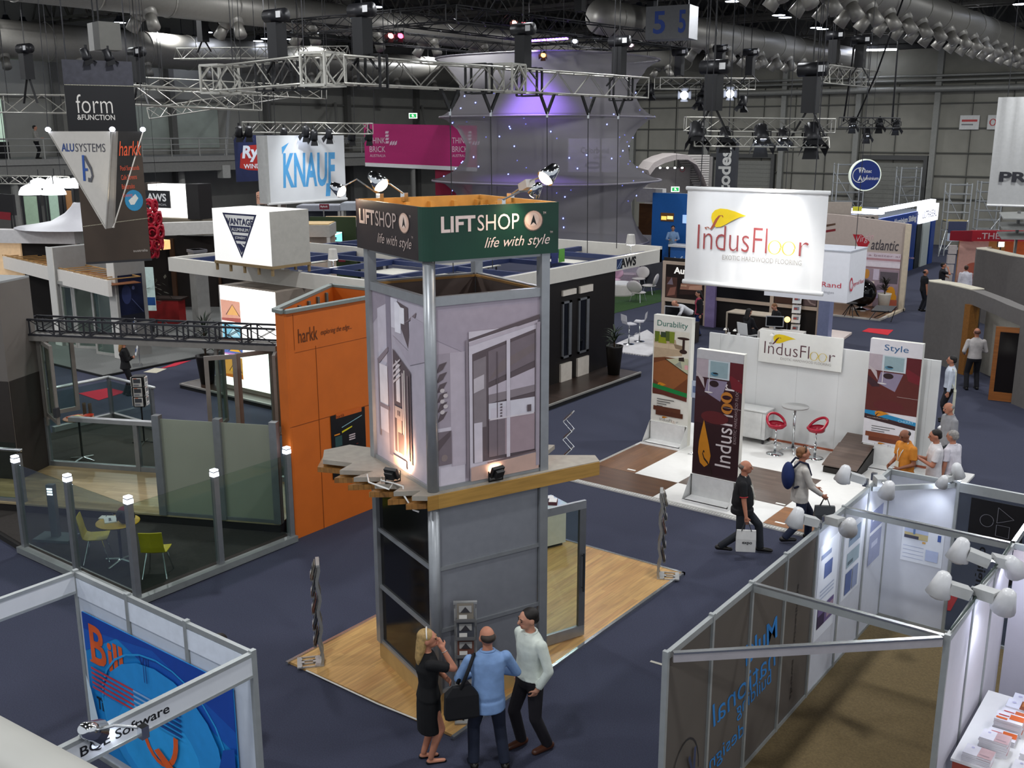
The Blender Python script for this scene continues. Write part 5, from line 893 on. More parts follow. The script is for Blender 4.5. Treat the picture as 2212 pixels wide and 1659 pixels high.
# high table with tray, brochure carousel behind the screen
cafe_table((-21.0, 11.78, .12), 'tall round table with orange edge behind the clear screen', M('a8682a', .4), .33, 1.0)
t = thing('serving_tray', 'orange tray with yellow paper on the tall table behind the screen', 'tray', (-21.0, 11.76, 1.12)); MB().box(-.22, .22, -.15, .15, 0, .02).build('tray_base', M('c8502a'), t); MB().box(-.15, .12, -.1, .1, .02, .025).build('paper', M('d5d98a'), t)
t = thing('bowl', 'red bowl on the tall table behind the screen', 'bowl', (-20.85, 11.95, 1.12)); MB().lathe([(.05, 0), (.11, .06), (.105, .06), (.05, .012)], n=20).build('shell', M('b93a22', .4), t, True)
for k, (x, y) in enumerate(((-21.1, 12.0), (-20.95, 12.05))): tag(MB().lathe([(.04, 0), (.04, .28), (.035, .28), (.035, .01)], (0, 0, 0), 14).build('glass_vase', glass((190, 170, 140), .1, .2), loc=(x, y, 1.12)), 'tall glass vase on the table behind the screen, ' + ('furthest from the bowl' if k == 0 else 'closest to the bowl'), 'vase')
t = thing('brochure_carousel', 'tall black brochure carousel full of leaflets behind the clear screen', 'brochure rack', (-21.05, 13.4, .12), .7); MB().tube((0, 0, .03), (0, 0, .95), .02, n=8).build('pole', BLACK, t)
for k in range(4):
    a = k * math.pi / 2; MB().path([(0, 0, .04), (.28 * math.cos(a), .28 * math.sin(a), .015)], .015, 6).build('foot', BLACK, t)
b = MB(); b.box(-.13, .13, -.13, .13, .92, 1.66).build('core', BLACK, t)
for s in range(4):
    a = s * math.pi / 2; ux = V((math.cos(a), math.sin(a), 0)); n = V((math.sin(a), -math.cos(a), 0))
    for k in range(3):
        c0 = n * .15 - ux * .1 + ZUP * (.95 + k * .235); br = MB(); br.slab([c0, c0 + ux * .2, c0 + ux * .2 + ZUP * .21, c0 + ZUP * .21], n, .02); o = br.build('leaflet', M('cfccc6', .5), t); art('leaflet_print', o, c0 + n * .02, ux, ZUP, .2, .21, [('4a4c52', R(.1, .45, .9, .9)), ('c25a2a', R(.1, .92, .5, 1)), ('8a8c92', R(.1, .1, .7, .3))], .002)
# back balustrade of the stand
t = thing('glass_balustrade', 'clear glass balustrade with pale round rail at the far corner by the red square', 'balustrade', (-23.66, 14.2, 0)); MB().tube((0, -2.2, 1.22), (0, 0, 1.22), .04, n=10).tube((0, 0, 1.22), (1.95, .02, 1.22), .04, n=10).build('hand_rail', M('c9cccb', .3, .4), t, True)
for x, y in ((0, 0), (1.85, 0), (0, -2.0)): MB().box(x - .04, x + .04, y - .04, y + .04, .2, 1.2).build('post', POSTM, t)
MB().box(.05, 1.8, -.006, .006, .3, 1.12).build('pane', GLASS, t); MB().box(-.006, .006, -1.95, -.05, .3, 1.12).build('pane', GLASS, t)
# orange kiosk
ORA = M('c9651c', .55, var=.05, scale=3); kp = [(-13.8, 11.72), (-14.08, 11.76), (-15.55, 14.5), (-13.8, 14.6)]
t = thing('kiosk', 'tall orange three-sided kiosk wall with open top', 'kiosk', (0, 0, 0)); KH = 4.25
def face(p, q, name, th=.06):
    b = MB(); p, q = V((*p, 0)), V((*q, 0)); d = (q - p).normalized(); n = V((-d.y, d.x, 0)); b.slab([p, q, q + ZUP * KH, p + ZUP * KH], n, th); return b.build(name, ORA, t)
face(kp[0], kp[3], 'front_board'); face(kp[1], kp[0], 'edge_board', .05); face(kp[2], kp[1], 'side_board'); face(kp[3], kp[2], 'rear_board')
b = MB(); top = [V((x, y, KH + .02)) for x, y in kp]
for i in range(4): b.bar(top[i], top[(i + 1) % 4], .12, .06)
b.build('top_frame', M('7d8580', .5, .2), t); b = MB()
for i in range(6): y = 12.3 + i * .4; b.bar((-13.9, y, 3.2), (-13.9, y, KH), .05)
for i in range(5): p = V((-14.2 - .25 * i, 12.2 + .46 * i, 3.3)); b.bar(p, p + ZUP * .9, .05)
b.build('inner_stud', M('5e6662', .5), t)
b = MB(); b.box(-13.797, -13.793, 11.72, 14.6, 2.15, 2.158).box(-13.797, -13.793, 12.42, 12.428, 0, 3.55).box(-13.797, -13.793, 11.92, 11.925, 3.55, 4.2).box(-13.797, -13.793, 11.92, 14.6, 3.5, 3.505); b.build('panel_joint', M('7a3a10'), t)
INK = M('5a2c10', .5)
letters('harkk', INK, t, (-13.795, 12.02, 3.66), Y, ZUP, .46, .26); letters('exploring the edge...', INK, t, (-13.795, 12.56, 3.7), Y, ZUP, .78, .13, 0, .25)
t = thing('poster', 'black poster with list and small colour picture on the orange kiosk', 'poster', (-13.79, 12.7, .9)); MB().box(0, .006, 0, .9, 0, 1.25).build('sheet', M('0e0f12', .35), t)
art('print', t, (.006, 0, 0), Y, ZUP, .9, 1.25, [('c9601c', R(.15, .94, .9, 1.02)), ('2a4a4a', R(.1, .5, .3, .66)), ('e08a1e', R(.08, .68, .24, .70)), ('d8c81e', [(.3, .69), (.6, .74), (.6, .76), (.3, .72)]), ('8fb8c0', stroke([(.3, .78), (.9, .88)], .012)), *[('c9b8b8', R(.5, .54 + k * .035, .68, .56 + k * .035)) for k in range(3)], *[('a9a9ae', R(.15, .08 + k * .07, .5 + .08 * (k % 2), .095 + k * .07)) for k in range(5)], ('b83a28', R(.7, .45, .76, .455))], .002)
letters('harkk', M('5a2c10'), t, (.0075, .15, 1.18), Y, ZUP, .2, .06)
# hanging inverted pyramid sign over that stand
ps = gd(243, 283, 22); t = thing('pyramid_sign', 'hanging inverted pyramid sign with a white lettered face and a dark face with orange lettering', 'sign', (0, 0, 0)); c0, c1, c2 = gd(104, 283, 22.6), gd(243, 284, 21.6), gd(309, 286, 22.6); bt_ = gd(229, 494, 21.7); bt2 = gd(244, 492, 21.7)
for v in (c0, c1, c2): v.z = 7.36
b = MB(); b.slab([bt_, c1, c0], (c1 - c0).cross(ZUP), -.05); b.build('white_face', M('d8d2c8', .5, var=.03), t)
b = MB(); b.slab([bt2, c2, c1], (c2 - c1).cross(ZUP), -.05); b.build('dark_face', M('2a2826', .5), t)
b = MB(); b.slab([bt_, bt2, c1 + V((.05, .05, 0)), c1], (c1 - c0).cross(ZUP), -.05); b.build('centre_strip', M('9a948c', .4, .3), t)
for nm, a, c in (('left_edge', c0, bt_), ('right_edge', c2, bt2), ('middle_edge', c1, bt_)): MB().tube(a, c, .02, n=6).build('edge_tube', M('b5b0a8', .35, .5), t)
for v in (c0, c1, c2): b = MB(); b.ell(v + V((0, 0, .04)), (.06, .06, .05), 10, 6); b.build('corner_lamp', GLOWB, t, True)
for v in (c0, c2): MB().tube(v, v + V((.25, .1, 7.9)), .008, n=4).build('wire', DARK, t)
ux = (c1 - c0).normalized(); nn = ux.cross(ZUP); sl = (bt_ - (c0 + c1) / 2); sl = sl - ux * sl.dot(ux); up_ = -sl.normalized(); L = (c1 - c0).length; o = lambda x, d: c0 + ux * (x * L) - up_ * d + nn * .004
letters('ALU', M('2d4a8c'), t, o(.2, .42), ux, up_, L * .2, .17, .02); letters('SYSTEMS', M('4a4a55'), t, o(.42, .42), ux, up_, L * .46, .17, -.005)
art('loop_emblem', t, o(.5, 1.05), ux, up_, .36, .56, [('2455a8', R(.1, .05, .3, 1)), ('2455a8', R(.3, .42, .55, .52)), ('5a5a60', stroke([(.35, .95), (.55, .75), (.85, .5), (.95, .25), (.8, .08), (.55, .1)], .16))], .008)
ux2 = (c2 - c1).normalized(); n2 = ux2.cross(ZUP); o2 = lambda x, d: c1 + ux2 * (x * (c2 - c1).length) - ZUP * d + n2 * .012
letters('harkk', M('e0562a'), t, o2(.12, .5), ux2, ZUP, (c2 - c1).length * .75, .3, 0, .3)
for k, s in enumerate(('Pool Surrounds', 'Cafe Screens', 'Balustrades', 'Screening')): letters(s, M('c94a26'), t, o2(.12, .8 + k * .19), ux2, ZUP, (c2 - c1).length * (.62 - .1 * k), .1)
lamp('SPOT', gd(244, 470, 20.9), 10, (1, .9, .7), c1 - V((0, 0, 1.0)), .1, 60, .8, name='sign_uplight')
# tall black banner behind it
q0, q1 = gd(132, 128, 24.2), gd(284, 132, 25.0); t = thing('hanging_banner', 'tall black hanging banner behind the inverted pyramid sign', 'banner', (q0.x, q0.y, 0), math.atan2(q1.y - q0.y, q1.x - q0.x)); W = (q1.xy - q0.xy).length; zt, zb = q0.z, gd(157, 566, 24.3).z
MB().box(0, W, -.01, .01, zt - 1.62, zt).build('upper_cloth', M('0e0e11', .6, var=.2, scale=1), t); MB().box(.1, W + .06, -.01, .01, zb, zt - 1.62).build('lower_cloth', M('40352c', .6, var=.22, scale=.9), t); MB().box(.0, W, -.0115, .0105, zt - .55, zt).build('grey_band', M('34343c', .6, var=.2), t)
b = MB()
for k in range(46): b.box(.02 + k * W / 46, .035 + k * W / 46, -.013, -.011, zt - .56, zt - .545); b.box(.12 + k * W / 46, .135 + k * W / 46, -.013, -.011, zb + .84 + k * .003, zb + .855 + k * .003)
b.build('perforation', M('d8d4b8', .5), t)
letters('form', M('c9c5be'), t, (.22, -.012, zt - 1.18), X, ZUP, W * .52, .42, -.01); letters('&FUNCTION', M('c9c5be'), t, (.22, -.012, zt - 1.33), X, ZUP, W * .54, .12, .01); letters('australia', M('b9b2aa'), t, (W * .78, -.012, zb + .18), X, ZUP, W * .22, .06)
art('house_emblem', t, (W * .72, -.012, zt - 3.45), X, ZUP, .42, .5, [('2f86b0', E(.5, .5, .5, .5)), ('d8d8d0', [(.2, .5), (.6, .8), (.75, .6), (.5, .3), (.3, .3)])], .004)
MB().box(.1, W + .08, -.03, .03, zb - .05, zb).build('bottom_bar', DARK, t); MB().tube((.1, 0, zt), (.1, 0, 15.5), .015, n=5).tube((W - .1, 0, zt), (W - .1, 0, 15.5), .015, n=5).build('hanger', DARK, t)
for x, lb in ((.55, 'small lamp clamped on the top edge of the black banner, further from the box trusses'), (W - .5, 'small round lamp on the top edge of the black banner, closer to the box trusses')): p = V((q0.x, q0.y, 0)) + Matrix.Rotation(t.rotation_euler[2], 3, 'Z') @ V((x, .05, zt + .1)); spot(p, p + V((.2, .3, -1)), lb, False, size=.8, drop=.12)
# ---------------------------------------------------------------- grey door stand far left
GP = M('8d8b87', .6, var=.04); LW = M('d9d6cf', .6, var=.02)
t = thing('stand_floor', 'grey raised carpet floor of the glass door stand', 'floor platform', (0, 0, 0)); MB().prism([(-42, 16.9), (-28.45, 16.9), (-28.45, 24.5), (-36, 27.5), (-42, 27.5)], 0, .06).build('base', M('17181a', .8), t); MB().prism([(-42, 16.93), (-28.5, 16.93), (-28.5, 24.5), (-36, 27.4), (-42, 27.4)], .06, .07).build('carpet', M('70716e', .95, var=.1, scale=30), t)
for nm, x0, x1, y1, z, lb in (('a', -34.15, -33.75, 20.6, 3.45, 'tall grey pillar wall on the far side of the glass folding doors'), ('b', -30.5, -30.1, 19.75, 3.3, 'tall grey pillar wall carrying a dark blue poster beside the glass doors')):
    t = thing('pillar_wall', lb, 'wall', (x0, 18.6, .07)); MB().box(0, x1 - x0, 0, .03, 0, z).build('edge_face', LW, t); MB().box(0, x1 - x0, .03, y1 - 18.6, 0, z - .02).build('cladding', GP, t)
    if nm == 'b': MB().box(x1 - x0, x1 - x0 + .01, .12, 1.0, 1.15, 2.75).build('poster', M('141a34', .3, var=.4, scale=2), t); art('poster_print', t, (x1 - x0 + .01, .12, 1.15), Y, ZUP, .88, 1.6, [('2b3560', E(.3, .6, .2, .2)), ('4a5278', stroke([(.5, .5), (.95, .2)], .02)), ('5a6288', E(.6, .72, .06, .04)), ('0c0f1e', R(0, 0, 1, .18))])
def band(p, q, z0, z1, th, label, mat, name='canopy_fascia', cat='fascia', extra=None):
    p, q = V((p.x, p.y, 0)), V((q.x, q.y, 0)); L = (q - p).length; t = thing(name, label, cat, p, math.atan2((q - p).y, (q - p).x)); MB().box(0, L, 0, th, z0, z1).build('board', mat, t)
    if extra: extra(t, L)
    return t
def lath(t, L, z=2.78):
    b = MB(); n = int(L / .5)
    for k in range(n + 1): b.box(k * L / n - .02, k * L / n + .02, 0, 1.1, z, z + .03)
    b.box(0, L, .05, .09, z, z + .03).box(0, L, 1.05, 1.1, z, z + .03); b.build('roof_laths', M('a8804a', .6), t); MB().box(0, L, .1, 1.1, z - .2, z - .18).build('ceiling_sheet', M('7a4a2a', .7), t)
band(gz(-60, 538, 2.75), gz(103, 577, 2.75), 2.28, 2.75, .12, 'white fascia with timber lath roof, part to the far left of the grey pillar', M('ece6dd', .5, var=.02), extra=lath); band(gz(119, 581, 2.75), gz(232, 607, 2.75), 2.24, 2.75, .12, 'white fascia with timber lath roof between the two grey pillars', M('ece6dd', .5, var=.02), extra=lath)
t = thing('folding_doors', 'grey framed glass folding doors between the two grey pillars', 'door', (-33.7, 18.75, .07)); DF = M('b3b1ab', .4, .3)
for x, y, a, w in ((0, 0, 0, .75), (.75, 0, 25, .95), (1.62, .38, -45, .72), (2.13, -.13, 8, .98)): sash(t, x, y, math.radians(a), w, 0, 2.18, 'leaf', DF)
MB().box(-.05, 3.2, -.08, .08, 2.18, 2.3).build('head_rail', DF, t)
t = thing('leaflet_stand', 'slim white leaflet stand with blue cards beside the blue poster pillar', 'brochure rack', gz(297, 790, .07), -.5); MB().box(-.2, .2, -.15, .15, 0, .04).tube((0, .08, .04), (0, .08, 1.5), .02).build('frame', STEEL, t)
for k, z in enumerate((.35, .85, 1.25)): b = MB(); b.slab([(-.15, -.02, z), (.15, -.02, z), (.15, .06, z + .28), (-.15, .06, z + .28)], V((0, -1, .3)), .02); o = b.build('card', WHITE, t); art('card_print', o, (-.14, -.045, z + .03), X, V((0, .08, .28)), .28, .22, [('3a5a9a', R(.15, .35, .85, .85))], .004)
tag(MB().box(-.5, .5, -.3, .3, 0, .06).box(-.45, .45, -.25, .25, .06, .45).build('display_base', M('4b4f52'), loc=gz(330, 782, .07)), 'low dark display base at the edge of the grey carpet', 'plinth') if False else None
for u0, v0, u1, v1, u2, v2, u3, v3, c, lb in ((170, 850, 213, 865, 272, 847, 235, 838, 'c02038', 'red carpet square on the blue carpet behind the clear screen'), (345, 797, 378, 791, 412, 779, 380, 783, 'c02038', 'red carpet strip beside the black edge of the grey carpet floor'), (310, 804, 338, 806, 360, 797, 334, 795, 'cfc9b4', 'cream carpet strip end next to the red strip'), (1862, 716, 1918, 724, 1930, 713, 1876, 709, 'c8202e', 'red carpet square in the aisle behind the dark red room picture'), (2031, 1317, 2053, 1320, 2082, 1268, 2042, 1263, 'c01f22', 'red carpet square seen through the booth opening at the right')):
    tag(MB().slab([gz(u0, v0, .004), gz(u1, v1, .004), gz(u2, v2, .004), gz(u3, v3, .004)], ZUP, .006).build('carpet_square', M(c, .9)), lb, 'carpet')
tag(MB().bar(gz(1405, 1428, .004), gz(1575, 1479, .004), .05, .004).build('tape_strip', M('b9b5a8', .7)), 'pale tape strip on the carpet running behind the see-through booth panels', 'tape')
# dark lounge behind it
LN = V((-36.2, 25.2, .07))
t = thing('lounge_wall', 'dark brown lounge wall with timber posts behind the red counter', 'wall', (-38.2, 24.2, 0), math.radians(36.87)); MB().box(0, 5.4, 1.2, 1.4, 0, 3.1).build('back_board', M('1a120e', .7, var=.3, scale=2), t); MB().box(5.2, 5.4, -.4, 1.2, 0, 3.1).build('side_board', M('150f0d', .7), t)
b = MB(); b.box(1.5, 1.68, 1.05, 1.2, 0, 3.0).box(3.5, 3.6, 1.05, 1.2, 0, 3.0).box(4.6, 4.68, 1.05, 1.2, 0, 3); b.build('timber_post', M('4a2f1c', .6), t)
p0 = gz(352, 700, .07); t = thing('red_counter', 'red counter with dark top in the dark lounge', 'counter', p0, math.radians(30)); MB().box(-.7, .7, 0, .6, 0, .95).build('body', M('8a1414', .5), t); MB().box(-1.3, .85, -.05, .65, .95, 1.02).build('top', M('241510', .4), t); MB().box(-1.2, -.75, .1, .5, 0, .95).build('lit_shelf', M('c98a4a', .5, emit=.25), t)
t = thing('pendant_lamp', 'square orange glowing lamp shade above the dark lounge', 'lamp', gd(348, 528, 38)); MB().box(-.28, .28, -.2, .2, -.17, .17).build('shade', M('f0b878', .6, emit=.75), t); MB().tube((0, 0, .17), (0, 0, 15.5 - t.location.z), .008, n=4).build('wire', DARK, t)
t = thing('potted_tree', 'dark leafy tree standing in the dark lounge', 'plant', gz(322, 718, .07)); MB().lathe([(.2, 0), (.26, .5), (.24, .5)], n=14).build('pot', DARK, t)
MB().tube((0, 0, .45), (0, 0, 1.5), .03, n=6).build('trunk', M('3a2a1c'), t)
b = MB()
for k in range(110): c = V((random.gauss(0, .32), random.gauss(0, .32), 1.75 + random.gauss(0, .35))); d = V((random.uniform(-1, 1), random.uniform(-1, 1), random.uniform(-.6, .6))).normalized(); e = d.cross(ZUP).normalized() * .06; b.add([c - d * .12, c + e, c + d * .14, c - e], [(0, 1, 2, 3)])
b.build('leaves', M('2b2a1c', .7), t)
t = thing('column', 'grey square column at the edge of the dark lounge', 'column', gz(438, 712, .07), math.radians(-10)); MB().box(-.25, .25, -.25, .25, 0, 3.05).build('shaft', GP, t); MB().box(-.28, .28, -.28, .28, 2.95, 3.05).build('cap', M('77767a'), t)
tag(MB().box(0, .5, 0, .04, 1.0, 2.6).box(0, .5, -.004, 0, 1.2, 1.5, 1).build('light_sign', [M('bcd0cc', .5, emit=.2), M('2a5aa0', .5)], loc=V((gd(302, 600, 37).x, gd(302, 600, 37).y, 0)), rz=.64), 'narrow pale green and blue panel beside the red lantern', 'sign')
band(gd(340, 500, 41), gd(482, 492, 42), 3.35, 3.85, .4, 'white fascia band behind the red lantern', M('cfccc6', .6))
for k, x in enumerate((355, 372, 388)): pass
t = thing('lantern', 'hanging red perforated ornamental lantern', 'lantern', gd(320, 490, 35)); RL = M('a9122a', .3, var=.1); b = MB()
for r, z, n in ((.3, .72, 7), (.42, .3, 9), (.46, -.15, 9), (.4, -.55, 8), (.22, -.85, 5)):
    for k in range(n):
        a = 2 * math.pi * (k + .5 * (n % 2)) / n; c = V((r * math.cos(a), r * math.sin(a), z)); e = V((-math.sin(a), math.cos(a), 0)); rr = 2.3 * r / n + .06
        b.path([c + e * rr * math.cos(q) + ZUP * rr * 1.15 * math.sin(q) for q in [2 * math.pi * j / 12 for j in range(12)]], .05, 6, 0, False, True); b.path([c + e * rr * .5 * math.cos(q) + ZUP * rr * .5 * math.sin(q) for q in [math.pi * 1.5 * j / 8 for j in range(8)]], .035, 5)
b.build('shell', RL, t, True); MB().tube((0, 0, .9), (0, 0, 15.5 - t.location.z), .008, n=4).build('wire', DARK, t); b = MB(); b.ell((0, 0, -.05), (.2, .2, .65)); b.build('inner_core', M('7a0c1c', .5), t, True)
# box sign, lit
def rz_of(p, q): return math.atan2((q - p).y, (q - p).x)
p, q = gd(308, 430, 44), gd(403, 430, 43); t = thing('box_sign', 'glowing white box sign with a black plate lettered commercial', 'sign', (p.x, p.y, 0), rz_of(p, q)); W = (q.xy - p.xy).length
MB().box(.35, W, 0, .9, 3.9, 5.25).build('light_box', M('fbfaf5', .5, emit=1.3, var=.01), t); MB().box(W, W + .65, -.01, .8, 3.85, 5.3).build('black_side', M('1b1817'), t); MB().box(0, .35, .2, .8, 3.85, 5.3).build('brown_side', M('3a3028'), t); MB().box(-.1, W + .7, .1, .8, 3.2, 3.85).build('timber_base', M('6e6658', .6), t)
MB().box(.18, 1.55, -.06, -.01, 4.28, 5.0).build('plate', M('15161a', .5), t); letters('AWS', WHITE, t, (.32, -.062, 4.55), X, ZUP, 1.05, .33, .03); letters('COMMERCIAL', M('c9c9c9'), t, (.32, -.062, 4.38), X, ZUP, 1.05, .08)
# white fabric canopy with round opening, far left
p, q = gd(-30, 503, 39), gd(160, 503, 38.5); cvr = band(p, q, 3.28, 3.78, .5, 'white fascia of the fabric roofed stand at the left edge', M('d2cfcd', .6)); L = (q - p).length
b = MB(); prof = [(.34, 4.72), (.4, 4.7), (.5, 4.55), (.75, 4.3), (1.3, 4.0), (2.2, 3.85), (2.6, 3.8)]; b.lathe(prof, (L - .6, 1.9, 0), 32, cap=False); b.build('fabric_roof', M('c9c8cc', .4, var=.02), cvr, True); b = MB(); b.lathe([(.36, 4.7), (.3, 4.68), (.26, 4.4), (.01, 4.38)], (L - .6, 1.9, 0), 24, cap=False); b.build('roof_vent', M('4a4a50'), cvr, True); MB().box(.5, L - .3, .3, .5, .2, 3.28).build('dark_back', M('171210', .8), cvr); MB().box(-.5, 1.2, .2, .3, 2.0, 3.28).build('painted_glow_wall', M('d9b890', .6, emit=.25), cvr)  # orange interior light is put into the wall as a faint emission
t = thing('rack_chair', 'black and red frame standing on the white fabric roofed stand', 'frame', gd(22, 470, 40.5)); MB().box(-.8, .35, 0, .1, .1, .9).build('black_panel', M('141214'), t); MB().box(-.8, .1, -.02, 0, -.1, .2).build('red_panel', M('7a1420'), t); MB().tube((.1, 0, .1), (.05, 0, -.6), .03).tube((.3, 0, .1), (.32, 0, -.6), .03).build('leg', BLACK, t)
truss(gd(0, 388, 46), gd(150, 390, 46), .35, 'thin truss carrying a row of glowing domes at the left edge', tri=True, pan=.4)
for k, (u, v, d, lb) in enumerate(((66, 410, 43, 'glowing white dome lamp over the green panel, front row furthest left'), (116, 410, 43, 'glowing white dome lamp over the paler panel, front row'), (84, 396, 46, 'glowing white dome lamp in the back row, first of four'), (118, 394, 46, 'glowing white dome lamp in the back row, second of four'), (142, 396, 46, 'glowing white dome lamp in the back row, closest to the black banner'), (160, 396, 46, 'glowing white dome lamp half behind the black banner'))):
    t = thing('dome_lamp', lb, 'lamp', gd(u, v, d)); b = MB(); b.lathe([(.48, -.2), (.46, -.08), (.36, .1), (.18, .2), (.03, .23)], n=20, cap=True); b.build('dome', M('f6faff', .5, emit=2.5, var=.01), t, True); MB().tube((0, 0, .22), (0, 0, .6), .02, n=5).build('stem', BLACK, t)
for u0, u1, v0, v1, c, lb in ((50, 90, 424, 520, '9db59a', 'pale green display panel beneath the front glowing domes'), (98, 137, 420, 505, 'a9c4ae', 'pale green display panel with dark shelf lines'), (140, 160, 412, 470, '9a6a3a', 'orange timber display panel behind the black banner'), (104, 128, 420, 450, '5a6a5a', 'grey display panel far behind the domes')):
    p, q = gd(u0, v0, 44.5), gd(u1, v1, 44.5); t = thing('exhibit_board', lb, 'display board', (p.x, p.y, 0), .64); w = (q.xy - p.xy).length; MB().box(0, w, 0, .08, 0, p.z).build('panel_face', M(c, .5), t); MB().box(-.1, 0, -.02, .1, 0, p.z + .1).box(w, w + .1, -.02, .1, 0, p.z + .1).build('frame_post', BLACK, t)
# ---------------------------------------------------------------- white canopy stand behind the tower
WC = M('d4d0c6', .6, var=.02); DKW = wood('3b2c24', '30231c', 2., .16)
t = thing('stand_floor', 'dark timber platform of the white canopy stand', 'floor platform', (0, 0, 0)); MB().prism([(-25.4, 17.5), (-15.25, 17.5), (-15.25, 27.0), (-25.4, 27.0)], 0, .13).build('base', M('121113', .7), t); MB().prism([(-25.36, 17.54), (-15.29, 17.54), (-15.29, 26.96), (-25.36, 26.96)], .13, .15).build('boards', DKW, t); MB().box(-25.4, -15.25, 17.48, 17.54, .11, .155).box(-15.29, -15.23, 17.5, 27, .11, .155).box(-25.4, -25.34, 17.5, 27, .11, .155).build('edge_strip', M('8d8a84', .4), t)
cp = thing('canopy', 'large white flat canopy frame with blue beams behind the tower', 'canopy', (0, 0, 0)); z0, z1 = 3.16, 3.58
MB().box(-27.6, -16.4, 18.95, 19.1, z0, z1).build('front_fascia', WC, cp); MB().box(-16.55, -16.4, 19.1, 30.2, z0, z1).build('aisle_fascia', WC, cp); MB().box(-27.6, -27.45, 19.1, 24.2, z0, z1).build('end_fascia', WC, cp); MB().box(-27.6, -19.5, 24.2, 24.35, z0, z1 + .05).build('rear_fascia', WC, cp); MB().box(-24, -16.4, 30.05, 30.2, z0, z1 + .1).build('rear_fascia', WC, cp)
for k in range(5): MB().box(-27.4 + k * 2.6, -27.25 + k * 2.6, 19.1, 30, 3.34, 3.5).build('blue_beam', M('28345c', .5), cp)
for k in range(4): MB().box(-27.4, -16.6, 20.6 + k * 2.6, 20.72 + k * 2.6, 3.34, 3.48).build('blue_beam', M('28345c', .5), cp)
for i in range(4):
    for j in range(4):
        if (i + j) % 3 != 2: MB().box(-27.2 + i * 2.6, -24.95 + i * 2.6, 19.2 + j * 2.6, 20.55 + j * 2.6, 3.22, 3.25).build('ceiling_sheet', M('dcd9cc', .6), cp)
letters('AWS', M('111114'), cp, (-16.4, gx(1340, 573, -16.4).y, 3.22), Y, ZUP, gx(1374, 560, -16.4).y - gx(1340, 573, -16.4).y, .3, .05); art('square_emblem', cp, (-16.4, gx(1332, 575, -16.4).y, 3.2), Y, ZUP, .35, .32, [('22345c', R(0, 0, 1, 1)), ('8fa0b8', stroke([(.1, .1), (.9, .9)], .1)), ('8fa0b8', stroke([(.5, .1), (.9, .6)], .1))])
tag(MB().box(0, .02, 0, .35, 0, .4).box(.0, .02, .4, .7, 0, .4, 1).build('small_sign', [M('22306c'), M('5aa03a')], loc=(-17.5, 25.3, 3.5)), 'small blue and green sign standing on the canopy seen through the tower top', 'sign')
for p, lb in (((-22.6, 21.2, 3.36), 'small lit lamp on the canopy seen through the tower top frame'), ((-16.5, 28.3, 3.6), 'lit lamp glowing on the canopy edge above the black letters')):
    t = thing('clip_lamp', lb, 'lamp', p); MB().tube((0, 0, 0), (0, 0, .45), .02, n=6).build('stem', STEEL, t); MB().lathe([(.1, .3), (.16, .3), (.12, .6), (.1, .62)], n=12).build('shade', M('c9c5be', .4), t); MB().lathe([(.13, .28), (.13, .3)], n=12).build('bulb', GLOW, t); lamp('POINT', (0, 0, .2), 14, (1, .9, .75), None, .1, parent=t)
fa = thing('display_facade', 'black window display wall with white squares right of the tower', 'wall', (-16.5, 20.0, .15), math.pi / 2); FB = M('171311', .4, var=.1)
yv = lambda u, v: gx(u, v, -16.5).y - 20.0; zv = lambda u, v: gx(u, v, -16.5).z - .15
MB().box(-.5, 7.4, 0, .3, 0, 3.0).build('black_board', FB, fa)
for (u0, v0, u1, v1) in ((1213, 640, 1242, 622), (1250, 634, 1278, 613), (1208, 838, 1232, 780), (1244, 827, 1269, 767)):
    a, c = yv(u0, v0), yv(u1, v1); MB().box(a, c, -.06, 0, zv(u0, v0), zv(u1, v1)).build('white_square', M('d8cfc2', .5), fa)
for (u0, v0, u1, v1) in ((1212, 775, 1233, 648), (1247, 764, 1271, 640)):
    a, c, zz, zt = yv(u0, v0), yv(u1, v1), zv(u0, v0), zv(u1, v1); o = MB().box(a, a + .06, -.05, 0, zz, zt).box(c - .14, c, -.05, 0, zz, zt).box(a, c, -.05, 0, zz, zz + .06).box(a, c, -.05, 0, zt - .06, zt).build('window_frame', ALU_D, fa); MB().box(a + .06, c - .14, -.02, -.01, zz + .06, zt - .06).build('pane', M('0d0f14', .08), o)
def spiky_plant(loc, h, ph, label, r=.26, potc='17130f', lc='22301c', n=42, sc=1., drop=.25):
    t = thing('potted_plant', label, 'plant', loc); MB().lathe([(r * .68, 0), (r, ph - .05), (r + .02, ph), (r - .03, ph), (r - .05, ph - .06), (.01, ph - .06)], n=20).build('pot', M(potc, .5), t, True); MB().tube((0, 0, ph - .08), (0, 0, ph + h * .35), .03, n=6).build('stem', M('3a2c1e'), t); b = MB()
    for k in range(n):
        a = random.uniform(0, 6.28); up = random.uniform(.1, 1.25); L = random.uniform(.5, 1.) * h * .62 * sc; c = V((0, 0, ph + random.uniform(.05, .45) * h)); d = V((math.cos(a) * math.cos(up), math.sin(a) * math.cos(up), math.sin(up))); e = d.cross(ZUP).normalized() * .025; m_ = c + d * L * .55; tp = c + d * L - ZUP * L * drop
        b.add([c - e * .6, c + e * .6, m_ + e, tp, m_ - e], [(0, 1, 2, 4), (4, 2, 3)])
    b.build('leaves', M(lc, .6, var=.3), t); return t
spiky_plant((-15.75, 26.2, .15), .95, .9, 'spiky plant in a tall black pot at the end of the dark platform'); spiky_plant((-24.75, 18.0, .15), 1.9, .85, 'taller spiky plant in a black pot beside the glowing white panel tower', .28, sc=.75, lc='1d2a1a', n=60)
vt = thing('light_tower', 'tall glowing white panel tower with house photos beneath the box sign', 'tower', (-23.9, 18.0, .15)); VW = 2.42
